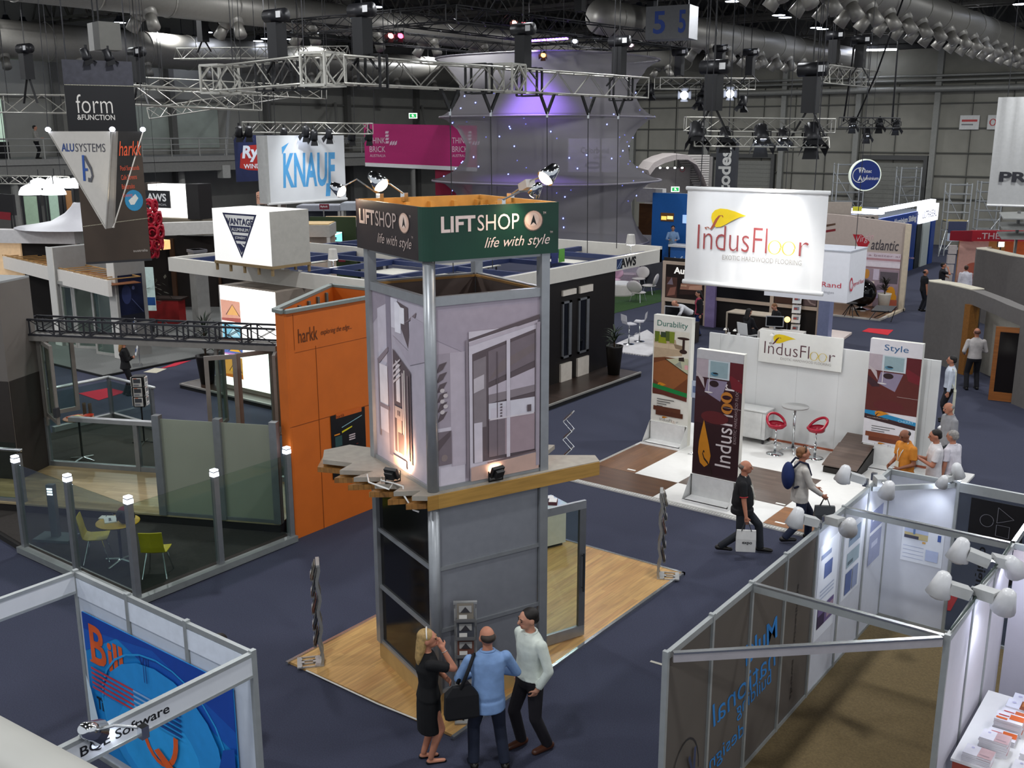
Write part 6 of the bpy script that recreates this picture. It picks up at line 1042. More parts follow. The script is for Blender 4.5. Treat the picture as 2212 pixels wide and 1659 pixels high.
MB().box(0, VW, 0, 1.4, 0, 3.0).build('core', M('8a7f74', .6), vt); MB().box(.05, VW - .02, -.02, 0, .12, 3.0).build('lit_panel', M('fffdf6', .5, emit=1.6, var=.01), vt); MB().box(0, .05, -.02, 0, 0, 3.0).build('edge_trim', M('c9c3ba'), vt)
for k, (z, cols) in enumerate(((2.0, ('d9a08a', 'b5645a', 'e8b06a')), (1.42, ('7fc0d6', 'c9542c', 'b7dbe4')), (1.02, ('5a6fae', 'c98ac9', 'e0a83a')), (.36, ('d89a4a', 'c8702a', 'efb03a')))):
    art('house_photo', vt, (.06, -.021, z), X, ZUP, .85 if k < 3 else .8, (.6, .5, .36, .62)[k], [(M(cols[0], .5, emit=.5), R(0, 0, 1, 1)), (M(cols[1], .5, emit=.4), [(0, 0), (1, 0), (1, .22), (0, .12)]), (M(cols[2], .5, emit=.5), [(.3, .3), (.6, .8), (.9, .35)]), (M('5a4638', .5), stroke([(.25, .3), (.6, .82), (.95, .3)], .03))])
t = thing('box_sign', 'white box sign with inverted triangle emblem on a timber base above the canopy', 'sign', (-23.95, 17.98, 0)); MB().box(0, VW, 0, 1.35, 3.85, 5.3).build('light_box', M('e9e8e4', .5, emit=.55, var=.01), t); MB().box(VW, VW + .02, 0, 1.35, 3.85, 5.3).build('grey_side', M('a9a69e', .6), t); b = MB(); b.box(-.02, VW + .02, -.02, 1.37, 3.77, 3.85)
for x in (0, .6, 1.2, 1.8, VW - .06):
    for y in (0, 1.3): b.box(x, x + .06, y, y + .06, 3.58, 3.77)
b.build('timber_base', M('8a7450', .6), t)
NVY = M('22264a', .5); art('triangle_emblem', t, (.45, 0, 3.98), X, ZUP, 1.45, 1.22, [(NVY, [(0, 1), (1, 1), (.5, 0)]), ('e9e8e4', [(.07, .96), (.93, .96), (.5, .08)]), (NVY, [(.2, .72), (.8, .72), (.74, .58), (.26, .58)]), (NVY, [(.29, .52), (.71, .52), (.65, .39), (.35, .39)]), (NVY, [(.38, .33), (.49, .33), (.6, .24), (.5, .12)]), (NVY, [(.53, .33), (.62, .33), (.605, .29)])])
letters('VANTAGE', NVY, t, (.62, -.008, 4.89), X, ZUP, 1.12, .18, .03); letters('ALUMINIUM', WHITE, t, (.83, -.014, 4.72), X, ZUP, .7, .09, .01); letters('JOINERY', WHITE, t, (.95, -.014, 4.49), X, ZUP, .46, .09, .01)
# hanging banners behind
t = thing('hanging_banner', 'white hanging banner with big pale blue lettering', 'banner', (-28, 23.45, 0), math.pi / 2); W, a, c = 3.58, 4.97, 7.26; MB().box(0, W, -.02, .02, a, c).build('cloth', M('e6e8ea', .6, var=.03, scale=1.5), t); MB().box(-.12, 0, -.03, .4, a, c).build('side_return', M('b9b9b6', .6), t); MB().tube((-.1, 0, a), (W + .05, 0, a), .05, n=8).build('bottom_bar', WHITE, t)
letters('KNAUF', M('58a8e0', .5), t, (.6, -.021, a + .5), X, ZUP, 2.5, 1.2, .03, .12); MB().add([(.62, -.026, a + 1.65), (.95, -.026, a + 2.05), (.62, -.026, a + 1.9)], [(0, 1, 2)]).add([(2.62, -.026, a + .6), (2.86, -.026, a + .6), (2.78, -.026, a + .14), (2.56, -.026, a + .14)], [(0, 1, 2, 3)]).build('letter_tail', M('58a8e0', .5), t)
for x in (.4, 1.6, 2.8): MB().tube((x, 0, c), (x, 0, 15.5), .012, n=5).build('wire', DARK, t)
lamp('SPOT', (-26.0, 24.5, 8.4), 160, (.9, .95, 1), (-28, 25.2, 6), .2, 70, .7, name='banner_light')
p, q = gx(508, 345, -31), gx(600, 345, -31); t = thing('hanging_banner', 'deep blue hanging banner with a red shield and white lettering', 'banner', (-31, p.y, 0), math.pi / 2); W, a, c = (q - p).length, gx(515, 393, -31).z, gx(515, 292, -31).z; MB().box(0, W, -.02, .02, a, c).build('cloth', M('1b2348', .6, var=.1), t); art('shield_emblem', t, (.05, -.02, a), X, ZUP, W * 1.2, c - a, [('b5281e', [(.05, .3), (.08, .6), (.25, .78), (.5, .8), (.8, .75), (.8, .3), (.5, .22), (.2, .25)])])
letters('Rylock', WHITE, t, (.3, -.025, a + (c - a) * .42), X, ZUP, W * 1.0, .6, .04, .15); letters('WINDOWS', WHITE, t, (.35, -.025, a + (c - a) * .28), X, ZUP, W * .7, .17, .02)
for x in (.3, W - .3): MB().tube((x, 0, c), (x, 0, 15.5), .012, n=5).build('wire', DARK, t)
lamp('SPOT', (-29.6, p.y + .8, 8.2), 60, (.5, .65, 1), (-31, p.y + .8, 6.5), .1, 60, .7, name='banner_light')
# pink fascia
p, q = gd(787, 300, 52), gd(1030, 300, 52); t = thing('pink_fascia', 'large pink hanging fascia with white brick emblem behind the tent', 'fascia', (p.x, p.y, 0), rz_of(p, q)); W = (q - p).length; a, c = gd(800, 352, 52).z, gd(800, 267, 52).z
MB().slab([(0, 0, a), (W, 0, a - .25), (W, 0, c - .1), (0, 0, c)], -Y, -.5).build('pink_board', M('bb1f6e', .5, var=.03), t); MB().slab([(0, -.01, a - .16), (W, -.01, a - .42), (W, -.01, a - .22), (0, -.01, a + .02)], -Y, -.52).build('white_edge', WHITE, t); MB().box(W * .62, W * .95, .3, .8, a - 1.6, a - .3).build('red_drop', M('9a123c', .5), t)
pk = M('e8c9d8', .5)
for k, x in enumerate((.25, W * .78)):
    for j, (s, h) in enumerate((('THINK', .28), ('BRICK', .28), ('AUSTRALIA', .13))): letters(s, pk, t, (x, -.012, a + .95 - (0, .42, .66)[j]), X, ZUP, .78, h)
    art('brick_emblem', t, (x + .78, -.005, a + .85), X, ZUP, .6, .8, [(pk, [(.02 + .07 * i, .12 + j * .2), (.27 + .07 * i * 0, .12 + j * .2), (.33, .26 + j * .2), (.06, .26 + j * .2)]) for j in range(4) for i in (0,)] + [(pk, [(.35 + i * .2, .0), (.53 + i * .2, .06), (.6 + i * .2, .3), (.42 + i * .2, .2)]) for i in range(3)])
MB().tube((.5, .2, c), (.5, .2, 15.5), .012, n=4).tube((W - .5, .2, c), (W - .5, .2, 15.5), .012, n=4).build('wire', DARK, t)
# translucent stretched tent with flared rims
TC = V((-29.4, 42.1, 0)); t = thing('fabric_tent', 'huge translucent grey stretched fabric tent with flared rims and violet glow', 'tent', TC)
FAB = glass((205, 204, 208), .0, .66, .5, (158, 155, 157)); levels = [(10.55, 5.35), (10.2, 4.75), (9.5, 4.25), (9.0, 4.2), (8.5, 4.5), (8.2, 4.9), (8.05, 5.2), (7.9, 4.85), (7.5, 4.35), (6.8, 3.95), (6.2, 4.0), (5.7, 4.5), (5.4, 5.1), (5.25, 5.6), (5.1, 5.0), (4.7, 4.5), (4.2, 4.15), (3.7, 4.2), (3.1, 4.5), (2.7, 4.8), (2.45, 5.1)]
levels = [(7.3 + (z - 7.3) * 1.07, r * 1.07) for z, r in levels]
def tring(r, z, n=64): return [V((r * .86 * math.copysign(abs(math.cos(a)) ** .72, math.cos(a)), r * .86 * math.copysign(abs(math.sin(a)) ** .72, math.sin(a)), z)) for a in [2 * math.pi * k / n for k in range(n)]]
b = MB(); b.rings([tring(r, z) for z, r in levels], cap=False); b.build('fabric_skin', FAB, t, True)
for z, r in (levels[0], levels[6], levels[13], levels[-1]): MB().path(tring(r, z), .05, 6, 0, False, True).build('rim_tube', M('8d8890', .5), t, True)
b = MB()
for k in range(70): a = random.uniform(0, 6.28); z = random.uniform(3, 9.5); r = np.interp(z, [x[0] for x in levels][::-1], [x[1] for x in levels][::-1]); p = tring(r * 1.005, z, 64)[int(a / 6.29 * 64)]; b.ell(p, (.035, .035, .035), 6, 4)
b.build('star_light', M('6f7dff', .5, emit=5.), t); b = MB()
for k in range(6): a = k * 1.05; b.tube((3.2 * math.cos(a), 3.2 * math.sin(a), 0), (3.0 * math.cos(a), 3.0 * math.sin(a), 10.5), .05, n=6)
b.build('inner_pole', DARK, t)
for k in range(4): a = math.pi / 4 + k * math.pi / 2; MB().tube((4.9 * math.cos(a), 4.9 * math.sin(a), 10.8), (4.9 * math.cos(a), 4.9 * math.sin(a), 11.2), .015, n=4).build('wire', DARK, t)
p = gd(1228, 345, 51.0); t = thing('box_sign', 'white hanging box sign with faint lettering inside the translucent tent', 'sign', (p.x, p.y, 0), .64); MB().box(0, 2.5, 0, .5, 5.5, 7.1).build('light_box', M('d8d8d8', .5), t); letters('Colorbond', M('5a5a66'), t, (.6, -.01, 6.4), X, ZUP, 1.35, .3); letters('steel', M('8a8a96'), t, (1.2, -.01, 6.15), X, ZUP, .6, .14); art('ring_emblem', t, (.8, -.005, 5.65), X, ZUP, .8, .35, [('7a7a8a', E(.5, .5, .5, .5)), ('d8d8d8', E(.5, .5, .35, .2))]); MB().tube((1.2, .2, 7.1), (1.2, .2, 11), .012, n=4).build('wire', DARK, t)
# small stands seen over the canopy, between box sign and tower
def stand(u0, u1, v0, v1, d, label, fc, depth=1.5, below=None, name='small_stand', tc=None):
    p, q = gd(u0, v0, d), gd(u1, v1, d); t = thing(name, label, 'stand', (p.x, p.y, 0), rz_of(V((p.x, p.y, 0)), V((q.x, q.y, 0)))); w = (q.xy - p.xy).length; MB().box(0, w, 0, depth, q.z, p.z).build('fascia_box', M(fc, .6), t); MB().box(.05, w - .05, .05, depth - .05, p.z, p.z + .03).build('roof_board', M(tc or fc, .6), t)
    MB().box(.05, w - .05, depth - .15, depth - .05, 0, q.z).build('back_wall', M(below or '8b8a88', .7), t)
    for x in (.02, w - .14): MB().box(x, x + .12, .02, .14, 0, q.z).build('post', M('b9b6b0'), t)
    return t
stand(638, 713, 486, 512, 40, 'grey fascia stand with timber top behind the box sign side', 'a9a69f', below='c9b7a6', tc='c8a870'); stand(690, 783, 474, 490, 44, 'pale stand roof with timber top close behind the tower sign', 'c9c6b8', below='24301c', tc='d2b07a'); stand(735, 830, 440, 455, 50, 'pale blue grey stand behind the lit bulb of the tower', 'b4b9c0', below='3a3c48'); stand(640, 735, 445, 456, 54, 'far stand with grey pillars below the white banner', '9a9ca4', below='5a5e66'); stand(553, 606, 416, 441, 47, 'salmon coloured stand sign between the two hanging banners', 'd9a58c', below='8a8078')
p = gd(555, 432, 46.8); letters('For Doors', M('4a2a22'), None, p, (.8, .6, 0), ZUP, .9, .2).name = 'door_sign_lettering'; o = bpy.data.objects['door_sign_lettering']; tag(o, 'dark lettering on the salmon coloured stand sign', 'lettering')
t = thing('television', 'small bright television on the dark green wall behind the tower', 'television', gd(727, 511, 43), .4); MB().box(-.28, .28, 0, .06, -.22, .22).build('bezel', BLACK, t); art('screen_picture', t, (-.25, 0, -.2), X, ZUP, .5, .4, [(M('7fd8c8', .4, emit=1.), R(0, 0, 1, 1)), (M('3a4a5a', .4, emit=.5), R(.1, .15, .5, .45)), (M('d8f0e8', .4, emit=1.2), [(.3, .6), (1, .9), (1, 1), (.2, .8)])]); MB().box(-.05, .05, .06, .6, -.05, .05).build('wall_bracket', DARK, t)
p = gd(715, 520, 43.6); t = thing('green_wall', 'dark green wall panel holding the television', 'wall', (p.x, p.y, 0), .5); MB().box(-.9, 1.1, 0, .1, 0, 3.9).build('panel_face', M('2c3a1e', .7), t); MB().box(.3, .6, -.01, 0, 2.0, 2.7).build('red_strip', M('8a2a3a'), t)
t = thing('pendant_lamp', 'small orange lit pendant shade behind the white canopy', 'lamp', gd(668, 528, 39.6)); MB().lathe([(.3, -.08), (.26, 0), (.05, .08)], n=16).build('shade', M('e8b080', .5, emit=.7), t, True); MB().tube((0, 0, .08), (0, 0, 1.2), .01, n=4).build('wire', DARK, t)
p = gd(690, 447, 52); t = thing('small_sign', 'small dark red sign with white lettering below the white banner', 'sign', p, .64); MB().box(0, .48, 0, .06, -.12, .14).build('board', M('7a1e2e', .5), t); letters('Rylock', WHITE, t, (.06, -.002, -.05), X, ZUP, .36, .12, .02); MB().tube((.2, .03, -.12), (.2, .03, -p.z), .03).build('pole', GREY, t)
# ---------------------------------------------------------------- software stand behind the flooring stand
YA = 36.0
def ax(u, v): return gy(u, v, YA)
t = thing('poster_wall', 'dark poster wall with cream frame and lettering behind the flooring stand', 'wall', (ax(1430, 640).x, YA, 0)); x0 = t.location.x; CR = M('c9b39f', .6, var=.03); BR = M('241813', .4, var=.2, scale=2)
xs = [ax(u, 645).x - x0 for u in (1430, 1527, 1545, 1667, 1770, 1797)]; W = xs[-1]
MB().box(0, W - .3, .06, .14, 0, 2.55).build('back_board', M('17100d', .6), t)
b = MB()
for a in (0, xs[1] - .12, xs[3] - .06, xs[4] - .06): b.box(a, a + .14, -.02, .06, 0, 2.4)
b.build('frame_post', CR, t); MB().box(0, xs[1], -.03, .16, 2.3, 2.42).box(0, xs[1], -.03, .06, .82, .97).box(xs[2], xs[4], -.03, .06, 1.05, 1.18).box(xs[2], xs[4], -.03, .06, 2.5, 2.62).build('frame_rail', CR, t)
MB().box(xs[1], xs[2] + .05, -.12, .06, 0, 3.0).build('purple_post', M('8a7aa6', .5), t); MB().box(xs[4] + .05, W, -.15, .25, 0, 3.0).build('blue_post', M('7f86a6', .5), t)
o = MB().box(.14, xs[1] - .12, 0, .05, .97, 2.3).build('poster_sheet', BR, t); art('poster_print', o, (.14, 0, .97), X, ZUP, xs[1] - .26, 1.33, [('5a3a30', R(.02, .02, .3, .62)), ('a06a5a', [(.05, .05), (.25, .1), (.28, .35), (.12, .3)]), ('8f7f8a', [(.04, .4), (.16, .62), (.2, .4)]), ('b5806a', [(.38, .28), (.9, .3), (.95, .48), (.4, .46)]), ('d8a48a', [(.6, .3), (.95, .32), (.93, .46), (.62, .4)]), ('3a241e', [(.36, .12), (.98, .2), (.98, .27), (.38, .26)]), ('e0b898', R(.4, .38, .55, .42))])
letters('Autodesk', M('f2efe8', .5, emit=.5), t, (.5, -.01, 1.95), X, ZUP, 1.55, .26, .03)
o = MB().box(xs[2] + .05, xs[3] - .06, 0, .05, 1.18, 2.5).build('screen_sheet', M('0e0d12', .3), t); art('screen_print', o, (xs[2], 0, 1.18), X, ZUP, xs[3] - xs[2], 1.3, [('26344e', R(.2, .35, .8, .8)), ('3f6fa8', [(.3, .4), (.42, .4), (.4, .75), (.33, .75)]), ('5a4a40', R(.5, .5, .75, .7)), ('7f6a5a', [(.3, .85), (.7, .85), (.6, .95), (.35, .95)])])
o = MB().box(xs[3] + .08, xs[4] - .06, 0, .05, 1.18, 2.5).build('poster_sheet', BR, t); art('poster_print', o, (xs[3] + .08, 0, 1.18), X, ZUP, xs[4] - xs[3] - .14, 1.3, [('6f4a34', R(.02, .3, .6, .9)), ('d89a5a', [(.1, .55), (.5, .6), (.5, .75), (.1, .7)]), ('4a2f24', R(.02, .02, .65, .35)), ('6a5654', R(.68, .02, .98, .6)), ('a08a84', stroke([(.7, .3), (.85, .1), (.96, .06)], .04))])
def desk(loc, rz, w, label, top='d9d4cc', d=.7, h=.74, panel='1d1512'):
    t = thing('desk', label, 'desk', loc, rz); MB().box(0, w, 0, d, h - .04, h).build('worktop', M(top, .4), t); MB().box(.05, w - .05, .03, .07, .05, h - .04).build('front_panel', M(panel, .5), t)
    for x in (0, w - .06): MB().box(x, x + .06, 0, d, 0, h - .04).build('side_panel', M(top, .5), t)
    return t
desk((gz(1566, 728).x, gz(1566, 728).y, 0), 0, 1.75, 'cream framed counter with dark panels beside the seated person', 'c9bba8', .8, .95); desk((-13.9, 32.6, 0), math.radians(10), 1.5, 'white desk holding the computer screen before the poster wall'); desk((-17.6, 32.3, 0), 0, 1.3, 'dark desk half hidden behind the sofa picture stand', '3a3432')
def monitor(loc, rz, w, label):
    t = thing('computer_monitor', label, 'monitor', loc, rz); MB().box(-w / 2, w / 2, 0, .04, .14, .14 + w * .62).build('bezel', M('b9b9bb', .4), t); MB().box(-w / 2 + .03, w / 2 - .03, -.004, 0, .17, .11 + w * .62).build('screen', M('101214', .15), t); MB().box(-.03, .03, .03, .07, 0, .2).box(-.12, .12, -.05, .12, 0, .015).build('stand_foot', M('b9b9bb', .4), t); return t
monitor((-13.45, 32.95, .74), math.radians(20), .6, 'computer monitor on the white desk next to the seated person'); monitor((-17.2, 32.6, .74), .1, .62, 'computer monitor in front of the bending man')
t = thing('keyboard', 'white keyboard in front of the monitor on the white desk', 'keyboard', (-13.3, 32.72, .74), .2); MB().box(-.2, .2, -.07, .07, 0, .02).build('key_tray', WHITE, t)
t = thing('leaflet_stand', 'silver leaflet stand with white cards right of the white desk', 'brochure rack', gz(1716, 730), .2); MB().tube((0, .1, 0), (0, .1, 1.5), .02).box(-.18, .18, -.1, .2, 0, .03).build('frame', STEEL, t)
for k in range(4):
    z = .2 + k * .36; b = MB(); b.slab([(-.16, 0, z), (.16, 0, z), (.16, .1, z + .3), (-.16, .1, z + .3)], V((0, -1, .3)), .02); o = b.build('card', WHITE, t); art('card_print', o, (-.14, -.025, z + .02), X, V((0, .1, .3)), .28, .26, [('7f8690', R(.15, .4, .85, .85)), ('a03a34', R(.2, .45, .6, .7))], .004)
t = thing('globe_lamp', 'small orange glowing globe lamp beside the leaflet stand', 'lamp', gz(1698, 732)); MB().lathe([(.1, 0), (.1, .02), (.015, .03), (.015, .62)], n=12).build('stand', STEEL, t); b = MB(); b.ell((0, 0, .72), (.11, .11, .11)); b.build('globe', M('ffc878', .5, emit=1.8), t, True)
tag(MB().prism([tuple(gz(u, v)[:2]) for u, v in ((1792, 740), (1812, 742), (1840, 722), (1796, 716))], 0, .08).build('platform_corner', M('d9c9c0', .5)), 'pale raised platform corner beside the blue post', 'platform')
p0 = gd(1568, 350, 36.5); t = thing('tall_banner', 'tall dark grey column banner with vertical white lettering', 'banner', (p0.x, p0.y, 0), math.radians(8)); b0, b1 = gd(1568, 470, 36.5).z, gd(1568, 298, 36.5).z; MB().box(-.36, .36, 0, .3, b0, b1).build('column', M('34363c', .5), t); letters('Autodesk', M('c9c9c4'), t, (.2, -.01, b0 + .15), ZUP, -X, (b1 - b0) * .93, .46, .03); MB().tube((0, .15, b1), (0, .15, 15.5), .02, n=5).build('hanger', DARK, t)
# white hanging box
c = gd(1833, 600, 30); t = thing('hanging_box', 'white hanging box sign with red lettering right of the flooring banner', 'sign', (c.x, c.y, 0)); zb, zt = gd(1833, 655, 30).z, gd(1833, 545, 30).z; MB().box(-2.6, 0, 0, 1.5, zb, zt).build('box_shell', M('e6e6ea', .6, var=.02), t); MB().box(-2.62, .02, -.02, 1.52, zt, zt + .03).build('top_frame', M('b9bcc4', .5), t)
IR = M('c8384a', .5); letters('Ingersoll Rand', IR, t, (-1.95, -.003, zb + .38), X, ZUP, 1.75, .2); letters('Security Technologies', M('a9a9b0'), t, (-1.6, -.003, zb + .22), X, ZUP, 1.2, .1); letters('Ingersoll Rand', IR, t, (.003, .45, zb + .42), Y, ZUP, .95, .16); art('round_emblem', t, (.0, .1, zb + .32), Y, ZUP, .3, .42, [(IR, p) for p in ring2(.5, .5, .5, .16)], .004)
for x in (-2.4, -.1): MB().tube((x, .7, zt), (x, .7, 15.5), .01, n=4).build('wire', DARK, t)
lamp('SPOT', V((c.x - 1.2, c.y - 2.5, 8)), 120, (.9, .93, 1), V((c.x - 1.2, c.y, zb + 1)), .2, 50, .7, name='banner_light')
# ---------------------------------------------------------------- lounge with white chairs
tag(MB().slab([gz(u, v, .004) for u, v in ((1300, 692), (1330, 676), (1428, 652), (1428, 626), (1330, 640), (1300, 646))], ZUP, .01).build('green_carpet', M('2c4a1e', .95, var=.25, scale=20)), 'green carpet under the white lounge chairs', 'carpet')
WP = M('cfc9c4', .4, var=.03)
def lounge_chair(u, v, rz, label, mat=WP):
    t = thing('lounge_chair', label, 'chair', gz(u, v, .01), rz); b = MB()
    sh = []
    for k in range(5):
        q = k / 4; sh.append([V((.38 * math.cos(a), -.3 + .62 * (k > 0) * min(1, q * 1.6) * .0 + .34 * math.sin(a), .42)) for a in [0]])
    b = MB(); b.ell((0, -.08, .42), (.36, .34, .06), 18, 6); b.build('seat', mat, t, True); b = MB(); b.ell((0, .24, .7), (.42, .07, .3), 18, 8, rot=Matrix.Rotation(-.25, 3, 'X')); b.build('backrest', mat, t, True)
    for sx in (-1, 1):
        for sy in (-1, 1): MB().tube((sx * .2, -.08 + sy * .16, .4), (sx * .28, -.08 + sy * .24, 0), .014, n=6).build('leg', CHROME, t)
    return t
lounge_chair(1326, 622, math.radians(20), 'pink tinted lounge chair at the back of the green carpet, nearest the black facade', M('c9a0b4', .4)); lounge_chair(1381, 620, math.radians(-10), 'white lounge chair at the back of the green carpet, middle one'); lounge_chair(1405, 636, math.radians(-75), 'white lounge chair turned sideways at the edge of the green carpet'); lounge_chair(1376, 652, math.radians(175), 'white lounge chair seen from behind in front of the low round table')
t = thing('round_table', 'low round white drum table on the green carpet', 'table', gz(1338, 636, .01)); MB().lathe([(.72, 0), (.74, .06), (.74, .5), (.7, .54)], n=32).build('drum', WP, t, False); MB().lathe([(.72, .54), (.72, .55)], n=32).build('tabletop', WHITE, t)
tag(MB().box(-.2, .2, -.2, .2, 0, .72).build('white_plinth', WP, loc=gz(1311, 675, .01), rz=.2), 'small white plinth at the near edge of the green carpet', 'plinth')
t = thing('stand_floor', 'white floor with studded edge under the white bar stools', 'floor platform', (0, 0, 0)); P = [tuple(gz(u, v, .04)[:2]) for u, v in ((1304, 754), (1400, 768), (1445, 745), (1398, 712))]; MB().prism(P, 0, .04).build('base', M('d3d0d0', .5), t); b = MB(); a, c = V((*P[0], 0)), V((*P[1], 0)); dd = (c - a).normalized(); nn = V((-dd.y, dd.x, 0))
for k in range(int((c - a).length / .1)): q = a + dd * k * .1 - nn * .06; b.box(q.x, q.x + .05, q.y, q.y + .05, 0, .03)
b.build('edge_studs', M('bdbaba'), t)
def high_chair(u, v, rz, label):
    t = thing('high_chair', label, 'stool', gz(u, v, .04), rz); MB().lathe([(.2, 0), (.2, .015), (.05, .04)], n=20).build('foot_plate', CHROME, t); MB().tube((0, 0, .03), (0, 0, .72), .025, n=10).build('column', CHROME, t, True); b = MB(); b.rings([[(-.2, y, z), (.2, y, z), (.2, y + .02, z + .04), (-.2, y + .02, z + .04)] for y, z in ((-.2, .73), (0, .72), (.16, .74), (.2, .82), (.22, 1.05))]); b.build('seat_shell', M('d6d4d8', .4), t, False); MB().path([(-.1, 0, .3), (-.14, -.16, .28), (.14, -.16, .28), (.1, 0, .3)], .01, 6).build('foot_rest', CHROME, t); return t
high_chair(1358, 744, math.radians(150), 'white high chair closest to the tall black pot plant'); high_chair(1381, 738, math.radians(-70), 'white high chair closest to the sofa picture stand')
# blue wall, bar counter and raised stage with recliners
p = gy(1408, 480, 45); t = thing('blue_wall', 'bright blue wall with small lit picture behind the white counter', 'wall', (p.x, 45, 0)); MB().box(0, 4.2, 0, .15, 0, 4.5).build('wall_board', M('1f5fa8', .5, var=.04), t); MB().box(0, 4.2, .15, 1.2, 4.2, 4.45).build('top_return', M('3a4a5a'), t); o = MB().box(.5, 1.22, -.03, 0, 3.15, 3.55).build('lit_picture', M('5a3a1a', .5, emit=.3), t); art('picture_print', o, (.5, -.03, 3.15), X, ZUP, .72, .4, [(M('e8c05a', .5, emit=.9), R(.05, .15, .45, .6)), (M('f2d88a', .5, emit=.9), R(.5, .25, .95, .65))])
MB().box(1.72, 1.95, -.06, 0, 3.1, 3.5).build('small_screen', M('9fc0e8', .5, emit=.6), t)
p = gy(1448, 540, 43.5); t = thing('bar_counter', 'blue bar counter with white top and swirl emblem', 'counter', (p.x, 43.5, 0)); MB().box(0, 2.2, 0, .6, 0, 2.1).build('front_panel', M('2a62a8', .5), t); MB().box(-.08, 2.3, -.08, .68, 2.1, 2.2).build('top', M('e2e2e2', .4), t); art('swirl_emblem', t, (.1, -.0, 1.2), X, ZUP, .7, .6, [('b9d0e8', stroke([(.1, .2), (.25, .7), (.4, .5), (.3, .3), (.5, .4), (.8, .8)], .1)), ('b9d0e8', stroke([(.6, .3), (.9, .5)], .1))])
for k, (u, lb) in enumerate(((1432, 'glass carafe on the white bar counter left of the barman'), (1472, 'glass carafe on the white bar counter right of the barman'))): p = gy(u + 4, 520, 43.7); tag(MB().lathe([(.08, 0), (.09, .12), (.04, .2), (.05, .26)], n=12).build('carafe', glass((200, 220, 230), .1, .25), loc=(p.x + .3, 43.75, 2.2)), lb, 'carafe')
t = thing('white_stage', 'white stage platform with grey striped emblem panel and pale front', 'stage', gz(1318, 606, 0), math.radians(14)); MB().box(0, 6.2, 0, 3.2, 0, .35).build('platform', M('c9b9b8', .5), t); MB().box(0, 2.6, .9, 1.0, .35, 2.3).build('white_panel', M('c6c3c2', .5), t); MB().box(1.2, 5.2, 2.6, 2.7, .35, 3.1).build('tall_panel', M('c9c6c4', .5), t); art('stripe_emblem', t, (3.3, 2.59, 1.5), X, ZUP, .7, .75, [('5a6fa8', stroke([(.1, .3 + k * .18), (.5, .9 - .1 * k), (.9, .4 + k * .12)], .09)) for k in range(4)]); MB().box(3.0, 4.0, -.01, 0, .05, .3).build('lit_strip', M('ffe9d8', .5, emit=.8), t)
def recliner(u, v, z, rz, label):
    t = thing('recliner', label, 'chair', gz(u, v, z), rz); cm = M('c9c2a0', .6, var=.05); pts = [(-.7, .5), (-.45, .42), (0, .35), (.3, .45), (.75, .95)]; b = MB(); b.rings([[(-.32, y, z_), (.32, y, z_), (.32, y - .04, z_ + .12), (-.32, y - .04, z_ + .12)] for y, z_ in pts]); b.build('cushion', cm, t, False); MB().path([(-.25, -.3, .38), (-.25, -.2, .02), (-.25, .4, .02), (-.25, .3, .42)], .02, 6).path([(.25, -.3, .38), (.25, -.2, .02), (.25, .4, .02), (.25, .3, .42)], .02, 6).build('frame', STEEL, t); return t
recliner(1425, 588, .5, math.radians(-70), 'cream padded recliner on the white stage, in front of the striped emblem'); recliner(1452, 566, .5, math.radians(-60), 'cream padded recliner on the white stage, beside the blue counter')
p = gy(1380, 470, 47); t = thing('timber_display', 'orange timber door display left of the blue wall', 'display', (p.x, 47, 0)); MB().box(0, .9, 0, .1, 0, 3.8).build('timber_panel', wood('8a5a2a', '7a4a20', 2, .2), t); MB().box(.9, 1.3, -.05, .1, 0, 4.0).build('grey_jamb', M('6a6a5a'), t); MB().box(0, 1.5, -.3, .1, 3.9, 4.6).build('white_header', M('d0ccc8', .5), t)
# white arch
po = gd(1470, 402, 60); t = thing('white_arch', 'white slatted arch structure with small lights far behind the flooring banner', 'arch', (po.x, po.y, 0), .6435); s = 60 / 2265
prof = [((u - 1470) * s, EYE - (v - 290) * s) for u, v in ((1398, 366), (1410, 350), (1430, 340), (1455, 333), (1480, 333), (1500, 345), (1515, 370), (1530, 405), (1545, 440))]
b = MB(); b.rings([[(x, 0, z), (x, 5, z), (x + .12, 5, z - .28), (x + .12, 0, z - .28)] for x, z in prof]); b.build('arch_band', M('c3b9b4', .5), t)
b = MB()
for k in range(14): z = EYE - (335 + k * 5 - 290) * s; b.box((1470 + max(0, k * 3.2) - 1470) * s, (1545 - 1470) * s, 2, 2.1, z - .09, z)
b.build('slats', M('cfcac4', .5), t); MB().box(.1, 2.2, 2.12, 2.2, 3.5, 6.0).build('slat_backing', M('8f8b86'), t); MB().add([(2.9, 1, 2.5), (3.9, 1, 2.5), (2.9, 1, 4.9), (2.9, 1.2, 2.5), (3.9, 1.2, 2.5), (2.9, 1.2, 4.9)], [(0, 1, 2), (5, 4, 3), (0, 3, 4, 1), (1, 4, 5, 2), (2, 5, 3, 0)]).build('slat_end', M('cfcac4', .5), t)
b = MB()
for k in range(4): b.ell(((1424 + k * 16 - 1470) * s, -.02, EYE - (361 - 290) * s), (.07, .05, .05), 8, 5)
b.build('small_light', GLOW, t); MB().box((1400 - 1470) * s, (1500 - 1470) * s, 1.5, 1.6, 0, EYE - (362 - 290) * s).build('inner_wall', M('8a8582', .7), t); art('ring_mark', t, ((1476 - 1470) * s, 1.49, EYE - (372 - 290) * s), X, ZUP, .3, .3, [('a03a44', p) for p in ring2(.5, .5, .5, .12)])
